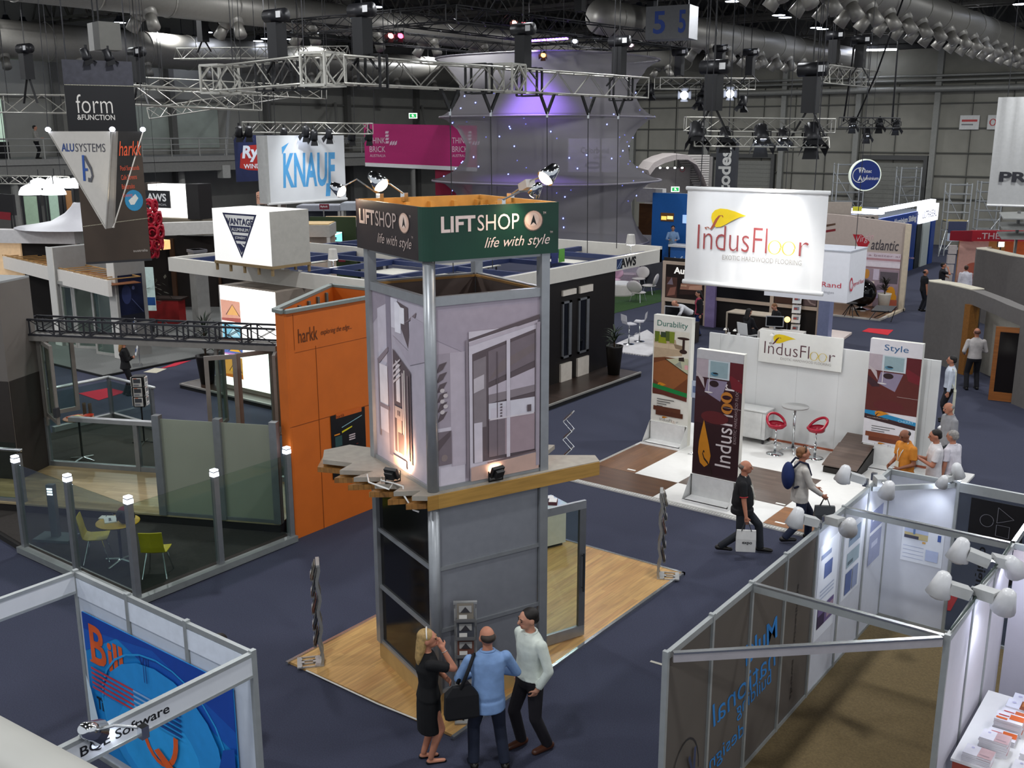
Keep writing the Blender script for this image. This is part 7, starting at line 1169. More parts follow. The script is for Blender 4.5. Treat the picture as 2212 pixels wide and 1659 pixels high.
# round sign and blue folding door stand
po = gd(1868, 378, 48); t = thing('round_sign', 'round blue hanging sign with a white rim', 'sign', po, .6435); r = .72; b = MB(); b.lathe([(r, -.12), (r, .12)], n=40); b.v = [(x, z, y) for x, y, z in b.v]; b.build('rim', M('dfe8d8', .5, emit=.35), t); b = MB(); b.lathe([(r * .93, -.13), (r * .93, .13)], n=40); b.v = [(x, z, y) for x, y, z in b.v]; b.build('blue_disc', M('17307a', .4), t)
letters('W', WHITE, t, (-.36, -.135, .1), X, ZUP, .26, .24, .04); letters('A', WHITE, t, (-.36, -.135, -.26), X, ZUP, .24, .24, .04); letters('intec', WHITE, t, (-.09, -.135, .1), X, ZUP, .35, .15, .01); letters('luminium', WHITE, t, (-.1, -.135, -.22), X, ZUP, .7, .15, .01); art('ring_emblem', t, (-.62, -.131, -.35), X, ZUP, .7, .7, [(WHITE, p) for p in ring2(.5, .5, .5, .05)][3:], .002)
for x in (-.25, .2): MB().tube((x, 0, r * .9), (x * .4, 0, 15.5 - po.z), .008, n=4).build('wire', DARK, t)
BS = M('1b3f92', .4); YW = 47.5
t = thing('door_stand', 'blue and white folding door stand with glowing header along the right aisle', 'stand', (0, 0, 0)); MB().box(-24, -16.1, YW + 4, 62.6, 3.0, 3.05).build('roof', M('5a6068'), t); p, q = gx(1945, 470, -16.1), gx(1988, 463, -16.1)
MB().box(-16.2, -16.08, 52.0, 58.6, 2.45, 3.2).build('side_header', BS, t); letters('Wintec Aluminium Sliding', WHITE, t, (-16.08, 52.5, 2.62), Y, ZUP, 5.8, .42, .03); MB().box(-16.22, -16.0, 58.8, 62.4, 2.5, 3.45).build('white_header', M('eef0fa', .5, emit=1.1), t); letters('ULTRASEAL', M('6a6f90'), t, (-15.995, 59.2, 2.75), Y, ZUP, 2.8, .4)
MB().box(-21.0, -16.2, 52.0, 52.12, 2.55, 3.35).box(-21, -17.0, 51.9, 52.0, 1.8, 2.5).build('front_header', BS, t); letters('Aluminium Folding', WHITE, t, (-21.0, 51.99, 2.75), X, ZUP, 3.7, .5, .04); letters('hanging!', WHITE, t, (-20.0, 51.89, 1.92), X, ZUP, 2.0, .42, .04); MB().box(-21.5, -16.1, 52.2, 52.7, 3.4, 3.62).box(-16.4, -16.1, 52.7, 62, 3.5, 3.68).build('light_strip', M('f2f5ff', .5, emit=5., var=.01), t)
for y, w, c in ((47.0, 4.6, '1d2426'), (52.3, 1.2, '24408a'), (54, 2.2, '2a3436'), (56.5, .5, 'c9d0d0'), (57.2, 1.4, '1d3a7c'), (58.8, .9, '23292a'), (60, 1.3, 'b5bdb9'), (61.6, .8, '21428c')): MB().box(-16.3, -16.1, y, y + w, 0, 2.45 if y > 50 else 3.2).build('door_panel', M(c, .3), t)
MB().box(-16.1, -16.08, 47.0, 47.15, 0, 3.2).box(-16.1, -16.08, 51.4, 51.55, 0, 3.2).build('frame_post', ALU, t); MB().box(-16.09, -16.05, 48.5, 50.5, 1.9, 2.9).build('painted_reflection', M('8fa09a', .4), t); MB().box(-20.8, -20.6, 52.1, 62, 0, 2.5).build('back_wall', M('2a3040'), t)  # the pale sheet on the dark door is a painted reflection
p = gd(1785, 455, 46.6); t = thing('stand_header', 'long grey header with a row of round black holes beside the blue stand', 'stand', (p.x, p.y, 0), .6435 - .12); MB().box(-1.2, 2.3, 0, .3, 3.42, 3.75).build('header_board', M('9a9088', .5), t); b = MB()
for k in range(13): b.tube((-.95 + k * .25, -.01, 3.58), (-.95 + k * .25, .02, 3.58), .1, n=14)
b.build('round_hole', M('1a1718'), t); MB().box(-1.2, 2.3, .1, .2, 0, 3.42).build('back_wall', M('8a827a'), t); MB().box(-1, 1.2, .5, .6, 0, 4.3).build('beige_wall', M('a59a90', .6), t); MB().box(1.25, 1.65, .45, .55, 3.9, 4.1).build('yellow_label', M('d8d23a', .5), t)
# airline stand
t = thing('airline_wall', 'beige stand wall with red kite emblem and dark lettering', 'wall', (-18.9, 44.2, 0)); MB().slab([(0, 0, 0), (6.4, 0, 0), (6.4, 0, 3.66), (3.6, 0, 3.9), (0, 0, 4.02)], -Y, -.2).build('wall_board', M('b9aaa0', .6, var=.04), t)
vx = lambda u, v: gy(u, v, 44.2).x + 18.9; vz = lambda u, v: gy(u, v, 44.2).z
art('red_stripe', t, (0, 0, 0), X, ZUP, 1, 1, [('7a1e26', [(vx(1780, 497), vz(1780, 498)), (vx(1805, 494), vz(1805, 494)), (vx(1805, 499), vz(1805, 499)), (vx(1780, 503), vz(1780, 503))]), ('5a4030', [(vx(1780, 484), vz(1780, 486)), (vx(1805, 481), vz(1805, 482)), (vx(1805, 485), vz(1805, 486)), (vx(1780, 491), vz(1780, 491))])])
K = [(1842, 506), (1862, 507), (1879, 523), (1872, 535), (1854, 533)]; art('kite_emblem', t, (0, 0, 0), X, ZUP, 1, 1, [('b01e2c', [(vx(u, v), vz(u, v)) for u, v in K])]); letters('Virgin', M('d8b0b4'), t, (vx(1850, 527), -.008, vz(1850, 529)), V((1, 0, .25)), V((-.1, 0, 1)), .75, .38, 0, .3); letters('atlantic', M('4a4448'), t, (vx(1881, 539), -.004, vz(1881, 539)), X, ZUP, vx(1941, 539) - vx(1881, 539), .45, .01, .2)
x0, z0, x1, z1 = vx(1862, 672), .02, vx(1946, 560), vz(1946, 549); o = MB().box(x0, x1, -.03, 0, z0 + .05, z1).build('picture_panel', M('c9b0b4', .5), t); art('cabin_picture', o, (x0, -.03, .07), X, ZUP, x1 - x0, z1 - .07, [('d8c8cf', R(0, .78, 1, 1)), ('b98a90', R(0, .86, 1, .9)), ('e8dce2', R(0, .74, 1, .83)), ('9a7a80', R(0, .71, 1, .735)), ('a08a94', R(0, .0, 1, .7)), ('5f565c', R(.45, .45, .97, .66)), ('c98a3a', E(.06, .6, .08, .09)), ('cfc0d0', R(.25, .5, .42, .7)), ('e0cfc0', R(0, .4, .3, .47)), ('c8b8d8', [(0, .1), (.5, .18), (.7, .4), (.1, .36)]), ('7a6a74', [(.3, .3), (.6, .33), (.66, .42), (.4, .42)]), ('e0982a', E(.8, .28, .13, .12)), ('e0982a', E(.88, .2, .1, .08)), ('b5604a', R(.6, 0, 1, .16)), ('d8a89a', R(0, .0, .3, .12))])
letters('a better airline', M('a98a94'), t, (x0 + .1, -.035, z1 - .16), X, ZUP, 1.9, .1); MB().box(6.4, 6.55, -2.0, .2, 0, .1).box(6.35, 6.55, -.12, .05, 0, 3.66).build('edge_post', M('cfc0a8', .5), t)
t = thing('stand_floor', 'timber floor of the airline stand with pale edge', 'floor platform', (0, 0, 0)); MB().prism([(-19, 41.25), (-12.5, 41.25), (-12.4, 44.2), (-19, 44.2)], 0, .06).build('boards', wood('7a5a40', '6a4c34', 1.6, .16), t); MB().box(-19, -12.5, 41.2, 41.25, 0, .07).box(-12.5, -12.4, 41.2, 44.2, 0, .07).build('edge_strip', M('cbc4ba'), t)
po = V((-13.85, 43.2, .06)); t = thing('ball_chair', 'glossy black ball chair on the airline stand floor', 'chair', (po.x, po.y, .06)); b = MB(); b.ell((0, 0, .72), (.6, .6, .6), 28, 18); b.build('shell', M('0c0b0c', .08), t, True); b = MB(); b.ell((-.2, -.42, .68), (.36, .22, .36), 20, 12); b.build('cushion', M('1c1a1b', .6), t, True); MB().lathe([(.42, 0), (.42, .03), (.1, .08), (.08, .2)], n=24).build('foot', CHROME, t)
spiky_plant((-12.95, 43.35, .06), 1.0, .75, 'spiky plant in a white pot on the airline stand', .27, potc='cfc8bc', lc='2a2620', n=46)
t = thing('spider_stool', 'black stool with thin splayed legs on the airline stand', 'stool', gz(1838, 682, .06)); MB().lathe([(.22, .5), (.24, .53), (.2, .56)], n=18).build('seat', BLACK, t)
for k in range(6): a = k * 1.05; MB().path([(0, 0, .5), (.12 * math.cos(a), .12 * math.sin(a), .36), (.34 * math.cos(a), .34 * math.sin(a), 0)], .018, 6).build('leg', BLACK, t)
t = thing('low_chair', 'low dark lounge chair frame beside the ball chair', 'chair', gz(1905, 690, .06)); MB().path([(-.4, -.3, 0), (-.3, .3, .35), (.4, .35, .4), (.45, -.3, 0)], .02, 6).path([(-.4, .3, 0), (.3, -.2, .4)], .02, 6).build('frame', BLACK, t); MB().slab([(-.4, -.2, .3), (.4, -.2, .34), (.45, .3, .5), (-.35, .3, .46)], ZUP, .05).build('seat_sling', BLACK, t)
# scaffold towers
def scaffold(loc, rz, h, label, w=1.3, d=.8, n=8, board=True):
    t = thing('scaffold_tower', label, 'scaffold', loc, rz); am = M('b9bcbc', .3, .6)
    for x in (0, w):
        for y in (0, d): MB().tube((x, y, 0), (x, y, h), .045, n=6).build('upright', am, t)
    b = MB()
    for k in range(n):
        z = .4 + k * (h - .5) / (n - 1); b.tube((0, 0, z), (w, 0, z), .035, n=5).tube((0, d, z), (w, d, z), .035, n=5)
        if k % 2 == 0: b.tube((0, 0, z), (0, d, z), .03, n=5).tube((w, 0, z), (w, d, z), .03, n=5)
    b.build('rungs', am, t); b = MB(); b.tube((0, 0, .3), (w, 0, h * .5), .03, n=5).tube((w, d, h * .4), (0, d, h * .9), .03, n=5).tube((0, 0, 1.6), (-.5, -.5, 0), .03, n=5).tube((w, 0, 1.6), (w + .4, -.5, 0), .03, n=5).build('brace', am, t)
    if board: MB().box(.05, w - .05, 0, d, h * .48, h * .48 + .05).build('deck_board', M('b9a878'), t); o = MB().box(.1, w - .1, -.05, -.03, 1.4, 2.1).box(.1, w - .1, -.05, -.03, .9, 1.38, 1).build('site_notice', [M('3a3f5a'), M('b9c3d0')], t)
    return t
scaffold((-16.5, 66.5, 0), .6, 4.4, 'aluminium scaffold tower with notices beside the blue stand end'); scaffold((-15.2, 68.5, 0), .5, 4.5, 'aluminium scaffold tower behind the one with notices', board=False); scaffold((-24.5, 69.3, 0), .6, 5.4, 'aluminium scaffold tower under the round blue sign', 1.8, 1, 9, False); scaffold((-20.6, 70.3, 0), .6, 5.2, 'aluminium scaffold tower right of the round blue sign', 1.3, 1, 9, False)
# red stand far right
po = gd(2100, 508, 47); t = thing('red_stand', 'red header stand with white lettering and orange food picture', 'stand', (po.x, po.y, 0), .6435 - .05); hz = lambda v: EYE - (v - 290) * 47 / 2265; MB().box(0, 3.6, 0, .3, hz(520), hz(497)).build('front_header', M('a01626', .5, var=.05), t); MB().slab([(-.72, .75, hz(522)), (0, 0, hz(521)), (0, 0, hz(497)), (-.72, .75, hz(501))], V((1, 1, 0)), .2).build('side_header', M('8a1226', .5), t); letters('..THE LEADERS', M('c9b0b0'), t, (.25, -.004, hz(515)), X, ZUP, 2.9, .28, .01)
o = MB().box(-.3, 3.5, .6, .7, 0, hz(523)).build('picture_wall', M('c98a4a', .5), t); art('food_picture', o, (-.3, .6, 0), X, ZUP, 3.8, hz(523), [('d8a89a', R(0, 0, .35, 1)), ('c9a03a', R(.3, .2, .55, .8)), ('b5604a', E(.2, .5, .1, .1)), ('d9652a', R(.55, .5, 1, 1)), ('e0b08a', E(.3, .75, .1, .06)), ('4a2a24', E(.42, .8, .06, .05)), ('b58a2a', E(.4, .45, .12, .15))])
for k in range(5): MB().box(-.95 + k * .03, -.6 + k * .03, .35, .5, .1 + k * .45, .5 + k * .45).build('stacked_box', M('bdb4b0', .5), t)
MB().box(-.3, .6, -.4, .3, 0, .95).build('serving_counter', M('7a2a1e'), t)
po2 = gd(2163, 528, 45); t = thing('floodlight', 'glowing white floodlight before the red stand picture', 'floodlight', po2, .6); MB().box(-.14, .14, 0, .1, -.12, .12).build('housing', BLACK, t); MB().box(-.12, .12, -.01, 0, -.1, .1).build('lens', WARM, t); MB().tube((0, .05, -.12), (0, .05, -po2.z), .03).build('pole', DARK, t)
po = gd(2160, 480, 44); t = thing('louvre_canopy', 'stack of pale horizontal louvre blades at the right edge', 'canopy', (po.x, po.y, 0), .6435); lz = lambda v: EYE - (v - 290) * 44 / 2265
for v in (465, 487, 508): b = MB(); b.slab([(-.05, -.4, lz(v + 6)), (2.4, -.4, lz(v + 8)), (2.4, .6, lz(v - 6)), (.2, .6, lz(v - 4))], ZUP, .05); b.build('blade', M('8f908c', .5), t)
for x in (.9, 2.2): MB().box(x, x + .1, .3, .4, 0, lz(455)).build('post', M('7a7a78'), t)
b = MB()
for x in (.95, 2.25): b.box(x - .03, x + .03, .34, .38, lz(455), lz(455) + .02)
# grey rounded stands at the right edge
GS = M('66625f', .75, var=.06)
def rwall(t, path, z0, z1, th, mat, nm, cap=True):
    P = [V((x, y, 0)) for x, y in path]; n = len(P); rs = []
    for i in range(n):
        d = (P[min(i + 1, n - 1)] - P[max(i - 1, 0)]).normalized(); nr = V((-d.y, d.x, 0)) * th
        rs.append([P[i] + ZUP * z0, P[i] + ZUP * z1, P[i] + nr + ZUP * z1, P[i] + nr + ZUP * z0])
    return MB().rings(rs).build(nm, mat, t)
t = thing('rounded_stand', 'grey carpeted stand with rounded end and timber doorway at the right', 'stand', (0, 0, 0)); A_ = [(-8.55, 35.25), (-8.9, 35.1), (-9.02, 34.8), (-8.92, 34.55), (-8.62, 34.42), (-8.27, 34.25)]; B2 = [(-8.27, 34.25), (-7.38, 33.45), (-6.4, 32.0)]; C2 = [(-6.4, 32.0), (-5.9, 31.15), (-5.35, 30.35)]; D2 = [(-5.35, 30.35), (-4.6, 29.6), (-3.6, 28.9)]
rwall(t, A_, 0, 2.63, .5, GS, 'rounded_end'); rwall(t, B2[:2], 0, 2.63, .4, GS, 'wall_pier'); rwall(t, B2[1:] + C2[1:], 2.2, 2.63, .4, GS, 'door_header'); rwall(t, D2, 0, 2.63, .4, GS, 'wall_panel')
b = MB(); b.rings([[V((x, y, 2.63)), V((x, y, 2.66)), V((x + .28, y + .42, 2.66)), V((x + .28, y + .42, 2.63))] for x, y in A_[2:] + B2[1:2]]); b.build('white_capping', M('cfc8b4', .5), t)
rwall(t, [(-7.5, 33.35), (-7.3, 33.2)], 0, 2.2, .35, wood('9a6a30', '8a5a26', 2, .2), 'timber_jamb'); rwall(t, [(-7.0, 34.0), (-5.0, 31.7)], 0, 2.2, .05, M('a9a59a', .6), 'inner_wall'); rwall(t, [(-5.5, 32.6), (-4.6, 31.4)], 0, 2.4, .05, M('2a2220'), 'inner_shelf_wall')
b = MB()
for k in range(6): b.box(-5.3, -4.9, 31.9, 32.2, .5 + k * .3, .53 + k * .3)
b.build('inner_shelf', M('a9a7a4'), t); TM_ = wood('9c5f2c', '8a5024', 2, .2)
dl = MB().box(0, .12, -.03, .03, 0, 2.1).box(.83, .95, -.03, .03, 0, 2.1).box(.12, .83, -.03, .03, 0, .25).box(.12, .83, -.03, .03, 1.96, 2.1).build('timber_door', TM_, t, loc=(-5.95, 30.35, .02), rz=math.radians(8)); MB().box(.12, .83, -.006, .006, .25, 1.96).build('door_glass', M('17120f', .1), dl); MB().tube((.9, -.07, 1.0), (.9, -.03, 1.0), .02).build('door_knob', CHROME, dl)
t = thing('rounded_stand', 'taller grey rounded stand wall with white top behind the timber doorway', 'stand', (0, 0, 0)); s2 = gd(2106, 560, 41); E1 = gd(2140, 560, 38.5); E2 = gd(2230, 560, 36)
pth = [(s2.x + .5, s2.y + .5), (s2.x + .12, s2.y + .3), (s2.x, s2.y), (s2.x + .12, s2.y - .35), (s2.x + .5, s2.y - .6), (E1.x + .6, E1.y + .3), (E2.x + 1.0, E2.y + .8)]
rwall(t, pth, 0, 2.85, .5, GS, 'rounded_wall'); b = MB(); b.rings([[V((x, y, 2.85)), V((x, y, 2.88)), V((x + .3, y + .42, 2.88)), V((x + .3, y + .42, 2.85))] for x, y in pth[1:]]); b.build('white_capping', M('d8d0bc', .5), t); MB().box(0, 1.2, 0, .03, 0, 2.0).build('opening_shade', M('120f0e', .6), t, loc=(pth[5][0] + .35, pth[5][1] - .12, .0), rz=math.radians(-18)); MB().box(0, 1.3, 0, .2, .9, 1.0).build('white_shelf', M('b9b5ac'), t, loc=(pth[5][0] + .5, pth[5][1] - .3, .4), rz=math.radians(-18))  # near-black sheet on the wall paints the shade inside an opening
# grey banner at the right edge
p, q = gd(2147, 300, 38), gd(2290, 300, 37); t = thing('hanging_banner', 'pale grey hanging banner with dark lettering at the right edge', 'banner', (p.x, p.y, 0), rz_of(p, q)); zt, zb = gd(2147, 210, 38).z, gd(2125, 443, 38).z; b = MB(); n = 24; W = (q - p).length
b.add([(W * i / n, .05 * math.sin(i * 1.3) * j / 6, zb + (zt - zb) * j / 6) for j in range(7) for i in range(n + 1)], [(j * (n + 1) + i, j * (n + 1) + i + 1, (j + 1) * (n + 1) + i + 1, (j + 1) * (n + 1) + i) for j in range(6) for i in range(n)]); b.build('cloth', M('b5b5b3', .7, var=.04), t, True); MB().tube((0, 0, zb), (W, 0, zb), .04, n=8).build('bottom_bar', WHITE, t); letters('PRIME', M('2a2a30'), t, (.32, -.05, zb + .85), X, ZUP, 2.1, .36, .04)
for x in (.3, W - .3): MB().tube((x, 0, zt), (x, 0, 15.5), .012, n=4).build('wire', DARK, t)
lamp('SPOT', p + V((1.2, -1.5, 3.2)), 110, (.95, .97, 1), p + V((1.4, 0, .6)), .2, 60, .8, name='banner_light')
tag(MB().lathe([(.5, 0), (.45, .25), (.2, .42)], n=20).build('dome_cover', M('a9acb0', .4), loc=gd(2145, 497, 52)), 'grey dome cover above the red header stand', 'dome') if False else None
# ---------------------------------------------------------------- people
def ik(a, t, l1, l2, hint):
    a, t = V(a), V(t); d = t - a; L = min(max(d.length, .05), (l1 + l2) * .999); d = d.normalized(); t = a + d * L
    x = (l1 * l1 - l2 * l2 + L * L) / (2 * L); h = math.sqrt(max(0, l1 * l1 - x * x)); hp = V(hint) - d * V(hint).dot(d); hp = hp.normalized() if hp.length > 1e-4 else V((0, 1, 0))
    return a + d * x + hp * h, t
def remesh(mb, vox, it=5):
    me = bpy.data.meshes.new('r'); me.from_pydata(mb.v, [], mb.f); o = bpy.data.objects.new('r', me); COL.objects.link(o)
    m = o.modifiers.new('r', 'REMESH'); m.mode = 'VOXEL'; m.voxel_size = vox; m.use_smooth_shade = True; s = o.modifiers.new('s', 'SMOOTH'); s.iterations = it; s.factor = .5
    r = bpy.data.meshes.new_from_object(o.evaluated_get(bpy.context.evaluated_depsgraph_get())); bpy.data.objects.remove(o); bpy.data.meshes.remove(me); return r
def link_mesh(me, name, mat, par):
    me.name = name; me.materials.clear(); me.materials.append(mat); o = bpy.data.objects.new(name, me); COL.objects.link(o); o.parent = par; me.polygons.foreach_set('use_smooth', [True] * len(me.polygons)); return o
SKIN = ('c08a70', 'b57a60', 'd0a088', '8a5a42')
def cloth(c): return M(c, .85, var=.12, scale=9, bump=.35)
def person(loc, face, label, h=1.75, fem=False, top='e0e0dc', sleeve='long', hem=.86, legs='1a1a1e', shoe='16130f', hair='2a1d14', hstyle='short', skin=0, belly=0., lean=0, rarm=(.25, .03, .8), larm=(-.25, .03, .8), rhint=(.5, -1, 0), lhint=(-.5, -1, 0), rfoot=(.1, .0), lfoot=(-.1, .0), yaw=0, pitch=0, dress=False, vox=.011, lift=(0, 0), seat=0, faceon=True, bare=False, dz=0, jacket=None, bulk=1.08):
    t = thing('person', label, 'person', loc, math.radians(face - 90)); t.scale = (h / 1.75 * bulk, h / 1.75 * bulk, h / 1.75)
    pz = .93 - dz; LM = Matrix.Rotation(-math.radians(lean), 3, 'X'); pel = V((0, 0, pz))
    up = lambda p: pel + LM @ (V(p) - V((0, 0, .93)))
    rings = [(.82, .13, .1), (.9, .168, .12), (.97, .16, .115 + belly), (1.06, .148 + belly * .5, .108 + belly), (1.18, .155, .112 + belly * .7), (1.3, .172, .118), (1.38, .17, .108), (1.44, .125, .085), (1.49, .065, .06)]
    if fem: rings = [(.82, .14, .11), (.9, .172, .125), (.97, .155, .11), (1.06, .13, .095), (1.18, .138, .105), (1.27, .15, .13), (1.36, .148, .1), (1.42, .11, .08), (1.48, .055, .055)]
    def torso(mb, inf, z0=-1, z1=9, flare=0):
        q = [r for r in rings if z0 <= r[0] <= z1]
        if z0 > 0 and q[0][0] > z0 + .01: q = [(z0, q[0][1] + flare, q[0][2] + flare)] + q
        mb.rings([[up((math.cos(a) * (rx + inf), math.sin(a) * (ry + inf), z)) for a in [2 * math.pi * k / 20 for k in range(20)]] for z, rx, ry in q])
    sw = .165 if fem else .19
    J = {}
    for s, arm, hint in ((1, rarm, rhint), (-1, larm, lhint)):
        sh = up((s * sw, 0, 1.395)); el, wr = ik(sh, up(arm) if lean < 30 else V(arm), .3, .26, LM @ V(hint)); J[s] = (sh, el, wr)
    K = {}
    for s, ft, lf in ((1, rfoot, lift[0]), (-1, lfoot, lift[1])):
        hp = pel + V((s * .09, 0, -.05)); kn, an = ik(hp, (ft[0], ft[1] - .02, .085 + lf), .42, .41, (s * .1, 1, 0)); K[s] = (hp, kn, an)
    hc = up((0, .0, 1.52)); HM = LM @ Matrix.Rotation(math.radians(yaw), 3, 'Z') @ Matrix.Rotation(-math.radians(pitch), 3, 'X'); hd = lambda p: hc + HM @ (V(p) - V((0, 0, 1.52)))
    b = MB(); torso(b, -.006); b.cap(up((0, -.01, 1.42)), hd((0, .01, 1.58)), .058 if not fem else .046, .05 if not fem else .043)
    b.ell(hd((0, .015, 1.655)), (.077, .097, .108), 20, 14, rot=HM); b.ell(hd((0, .05, 1.59)), (.056, .06, .06), 14, 9, rot=HM); b.ell(hd((0, .085, 1.565)), (.03, .025, .025), 10, 6, rot=HM)
    b.cap(hd((0, .1, 1.67)), hd((0, .125, 1.625)), .012, .018, 8); b.cap(hd((-.04, .092, 1.675)), hd((.04, .092, 1.675)), .016, .016, 8)
    for s in (1, -1):
        b.ell(hd((s * .079, .005, 1.635)), (.014, .026, .036), 10, 7, rot=HM)
        sh, el, wr = J[s]; b.cap(sh, el, .05, .042); b.cap(el, wr, .042, .029)
        d = (wr - el).normalized(); n = d.cross(V((0, 1, 0)) if abs(d.y) < .8 else V((1, 0, 0))); pl = V((-s, 0, 0)) - d * V((-s, 0, 0)).dot(d)
        if pl.length < .2: pl = V((0, 1, .2)) - d * V((0, 1, .2)).dot(d)
        pl.normalize(); w = d.cross(pl).normalized(); pc = wr + d * .05
        b.cap(wr, wr + d * .03, .028, .03, 10); 
        for k in range(4): q = -.03 + .02 * k; b.cap(wr + d * .02 + w * q * .7, wr + d * .09 + w * q, .013, .012, 8)
        for k in range(4):
            q = -.03 + .02 * k; f0 = wr + d * .09 + w * q; L = (.032, .037, .036, .028)[k]; f1 = f0 + (d * .92 + pl * .38).normalized() * L; f2 = f1 + (d * .6 + pl * .8).normalized() * L * .85; b.cap(f0, f1, .0105, .0095, 7); b.cap(f1, f2, .0095, .008, 7)
        sg = 1 if w.y > 0 else -1; t0 = wr + d * .03 + w * sg * .03; t1 = t0 + (d * .6 + w * sg * .6 + pl * .4).normalized() * .04; b.cap(t0, t1, .0125, .011, 7); b.cap(t1, t1 + (d * .9 + pl * .4).normalized() * .03, .011, .009, 7)
        hp, kn, an = K[s]; b.cap(hp, kn, .078, .052); b.cap(kn, kn * .6 + an * .4 + V((0, -.012, 0)), .052, .05); b.cap(kn * .6 + an * .4 + V((0, -.012, 0)), an, .048, .034); b.cap(an + V((0, -.02, -.045)), an + V((0, .15, -.06)), .032, .024)
    link_mesh(remesh(b, vox), 'body', M(SKIN[skin], .55, var=.05, scale=6), t)
    cm = cloth(top); cv = max(.011, vox)
    b = MB()
    if dress:
        torso(b, .014, .8); b.rings([[V((math.cos(a) * rx, math.sin(a) * ry, z)) for a in [2 * math.pi * k / 20 for k in range(20)]] for z, rx, ry in ((.44, .175, .135), (.6, .178, .14), (.78, .18, .138), (.92, .17, .13))])
    else:
        torso(b, .016, hem, flare=.012)
        if hem < .82: b.rings([[up((math.cos(a) * .185, math.sin(a) * (.135 + belly), z)) for a in [2 * math.pi * k / 20 for k in range(20)]] for z in (hem, .9)])
    for s in (1, -1):
        sh, el, wr = J[s]; b.ell(sh, (.062, .062, .062), 12, 8)
        if sleeve == 'long': b.cap(sh, el, .064, .053); b.cap(el, el + (wr - el) * .93, .053, .042, ends=(1, 0))
        else: b.cap(sh, sh + (el - sh) * .72, .066, .064, ends=(1, 0))
    o = link_mesh(remesh(b, cv, 4), 'dress' if dress else 'shirt', cm, t)
    if not dress and not fem: MB().path([up((math.cos(a) * .072, math.sin(a) * .066 + .004, 1.485 + .012 * math.sin(a) * -1)) for a in [2 * math.pi * k / 16 for k in range(16)]], .016, 6, 0, False, True).build('collar', cm, o, True)
    if jacket:
        b = MB(); torso(b, .024, .78, 1.45, .01); b2 = [(1, .02)]
        for s in (1, -1): sh, el, wr = J[s]; b.ell(sh, (.068, .068, .068), 12, 8); b.cap(sh, el, .07, .06); b.cap(el, el + (wr - el) * .95, .06, .05, ends=(1, 0))
        me = remesh(b, cv, 4); bm = bmesh.new(); bm.from_mesh(me); iv = LM.inverted(); kill = [f for f in bm.faces if (lambda c: abs(c.x) < .07 and c.y > .06 and c.z < 1.5)((iv @ (f.calc_center_median() - pel)) + V((0, 0, .93)))]; bmesh.ops.delete(bm, geom=kill, context='FACES'); bm.to_mesh(me); bm.free(); link_mesh(me, 'jacket', cloth(jacket), t)
    if not bare:
        b = MB(); b.rings([[pel + V((math.cos(a) * rx, math.sin(a) * ry, z)) for a in [2 * math.pi * k / 20 for k in range(20)]] for z, rx, ry in ((-.12, .14, .11), (-.04, .178, .13), (.04, .17, .125 + belly), (.075, .165, .12 + belly))])
        for s in (1, -1): hp, kn, an = K[s]; b.cap(hp, kn, .095, .07); b.cap(kn, an + V((0, 0, -.02)), .07, .062, ends=(1, 0))
        link_mesh(remesh(b, cv, 4), 'trousers', cloth(legs), t)
    for s in (1, -1):
        an = K[s][2]; b = MB()
        if fem and bare: b.cap(an + V((0, -.03, -.055)), an + V((0, .16, -.072)), .03, .022); b.cap(an + V((0, -.03, -.05)), an + V((0, -.03, -.08)), .018, .012); b = b
        else: b.cap(an + V((0, -.035, -.04)), an + V((0, .17, -.055)), .047, .036)
        if fem and bare:
            b.v = [(x, y, min(z, an.z - .045)) for x, y, z in b.v]
        b.v = [(x, y, max(z, an.z - .083)) for x, y, z in b.v]; b.build('shoe', M(shoe, .35), t, True)
    b = MB()
    if hstyle == 'bald': b.ell(hd((0, -.012, 1.655)), (.083, .094, .062), 18, 12, rot=HM)
    elif hstyle == 'long':
        b.ell(hd((0, -.008, 1.69)), (.088, .1, .088), 18, 12, rot=HM); b.rings([[hd((math.cos(a) * rx, math.sin(a) * ry - y, z)) for a in [2 * math.pi * k / 16 for k in range(16)]] for z, rx, ry, y in ((1.34, .07, .03, .11), (1.42, .095, .05, .1), (1.52, .1, .06, .075), (1.62, .095, .07, .05), (1.7, .085, .07, .03))])
    else: b.ell(hd((0, -.01, 1.69)), (.084, .1, .085), 18, 12, rot=HM); b.ell(hd((0, -.045, 1.64)), (.078, .062, .07), 14, 9, rot=HM)
    link_mesh(remesh(b, .01, 3), 'hair', M(hair, .6, var=.3, scale=25), t)
    if faceon:
        for s in (1, -1): q = MB(); q.ell(hd((s * .032, .106, 1.652)), (.013, .008, .008), 10, 6, rot=HM); q.build('eye', M('2a1c16', .2), t, True); q = MB(); q.cap(hd((s * .016, .112, 1.678)), hd((s * .05, .102, 1.677)), .005, .004, 6); q.build('eyebrow', M(hair, .6), t, True)
        q = MB(); q.cap(hd((-.022, .108, 1.59)), hd((.022, .108, 1.59)), .006, .006, 6); q.build('mouth', M('8a4a44', .5), t, True)
    def W(p): return V(loc) + Matrix.Rotation(math.radians(face - 90), 3, 'Z') @ V((p[0] * h / 1.75 * bulk, p[1] * h / 1.75 * bulk, p[2] * h / 1.75))
    return t, J, W, hd, up
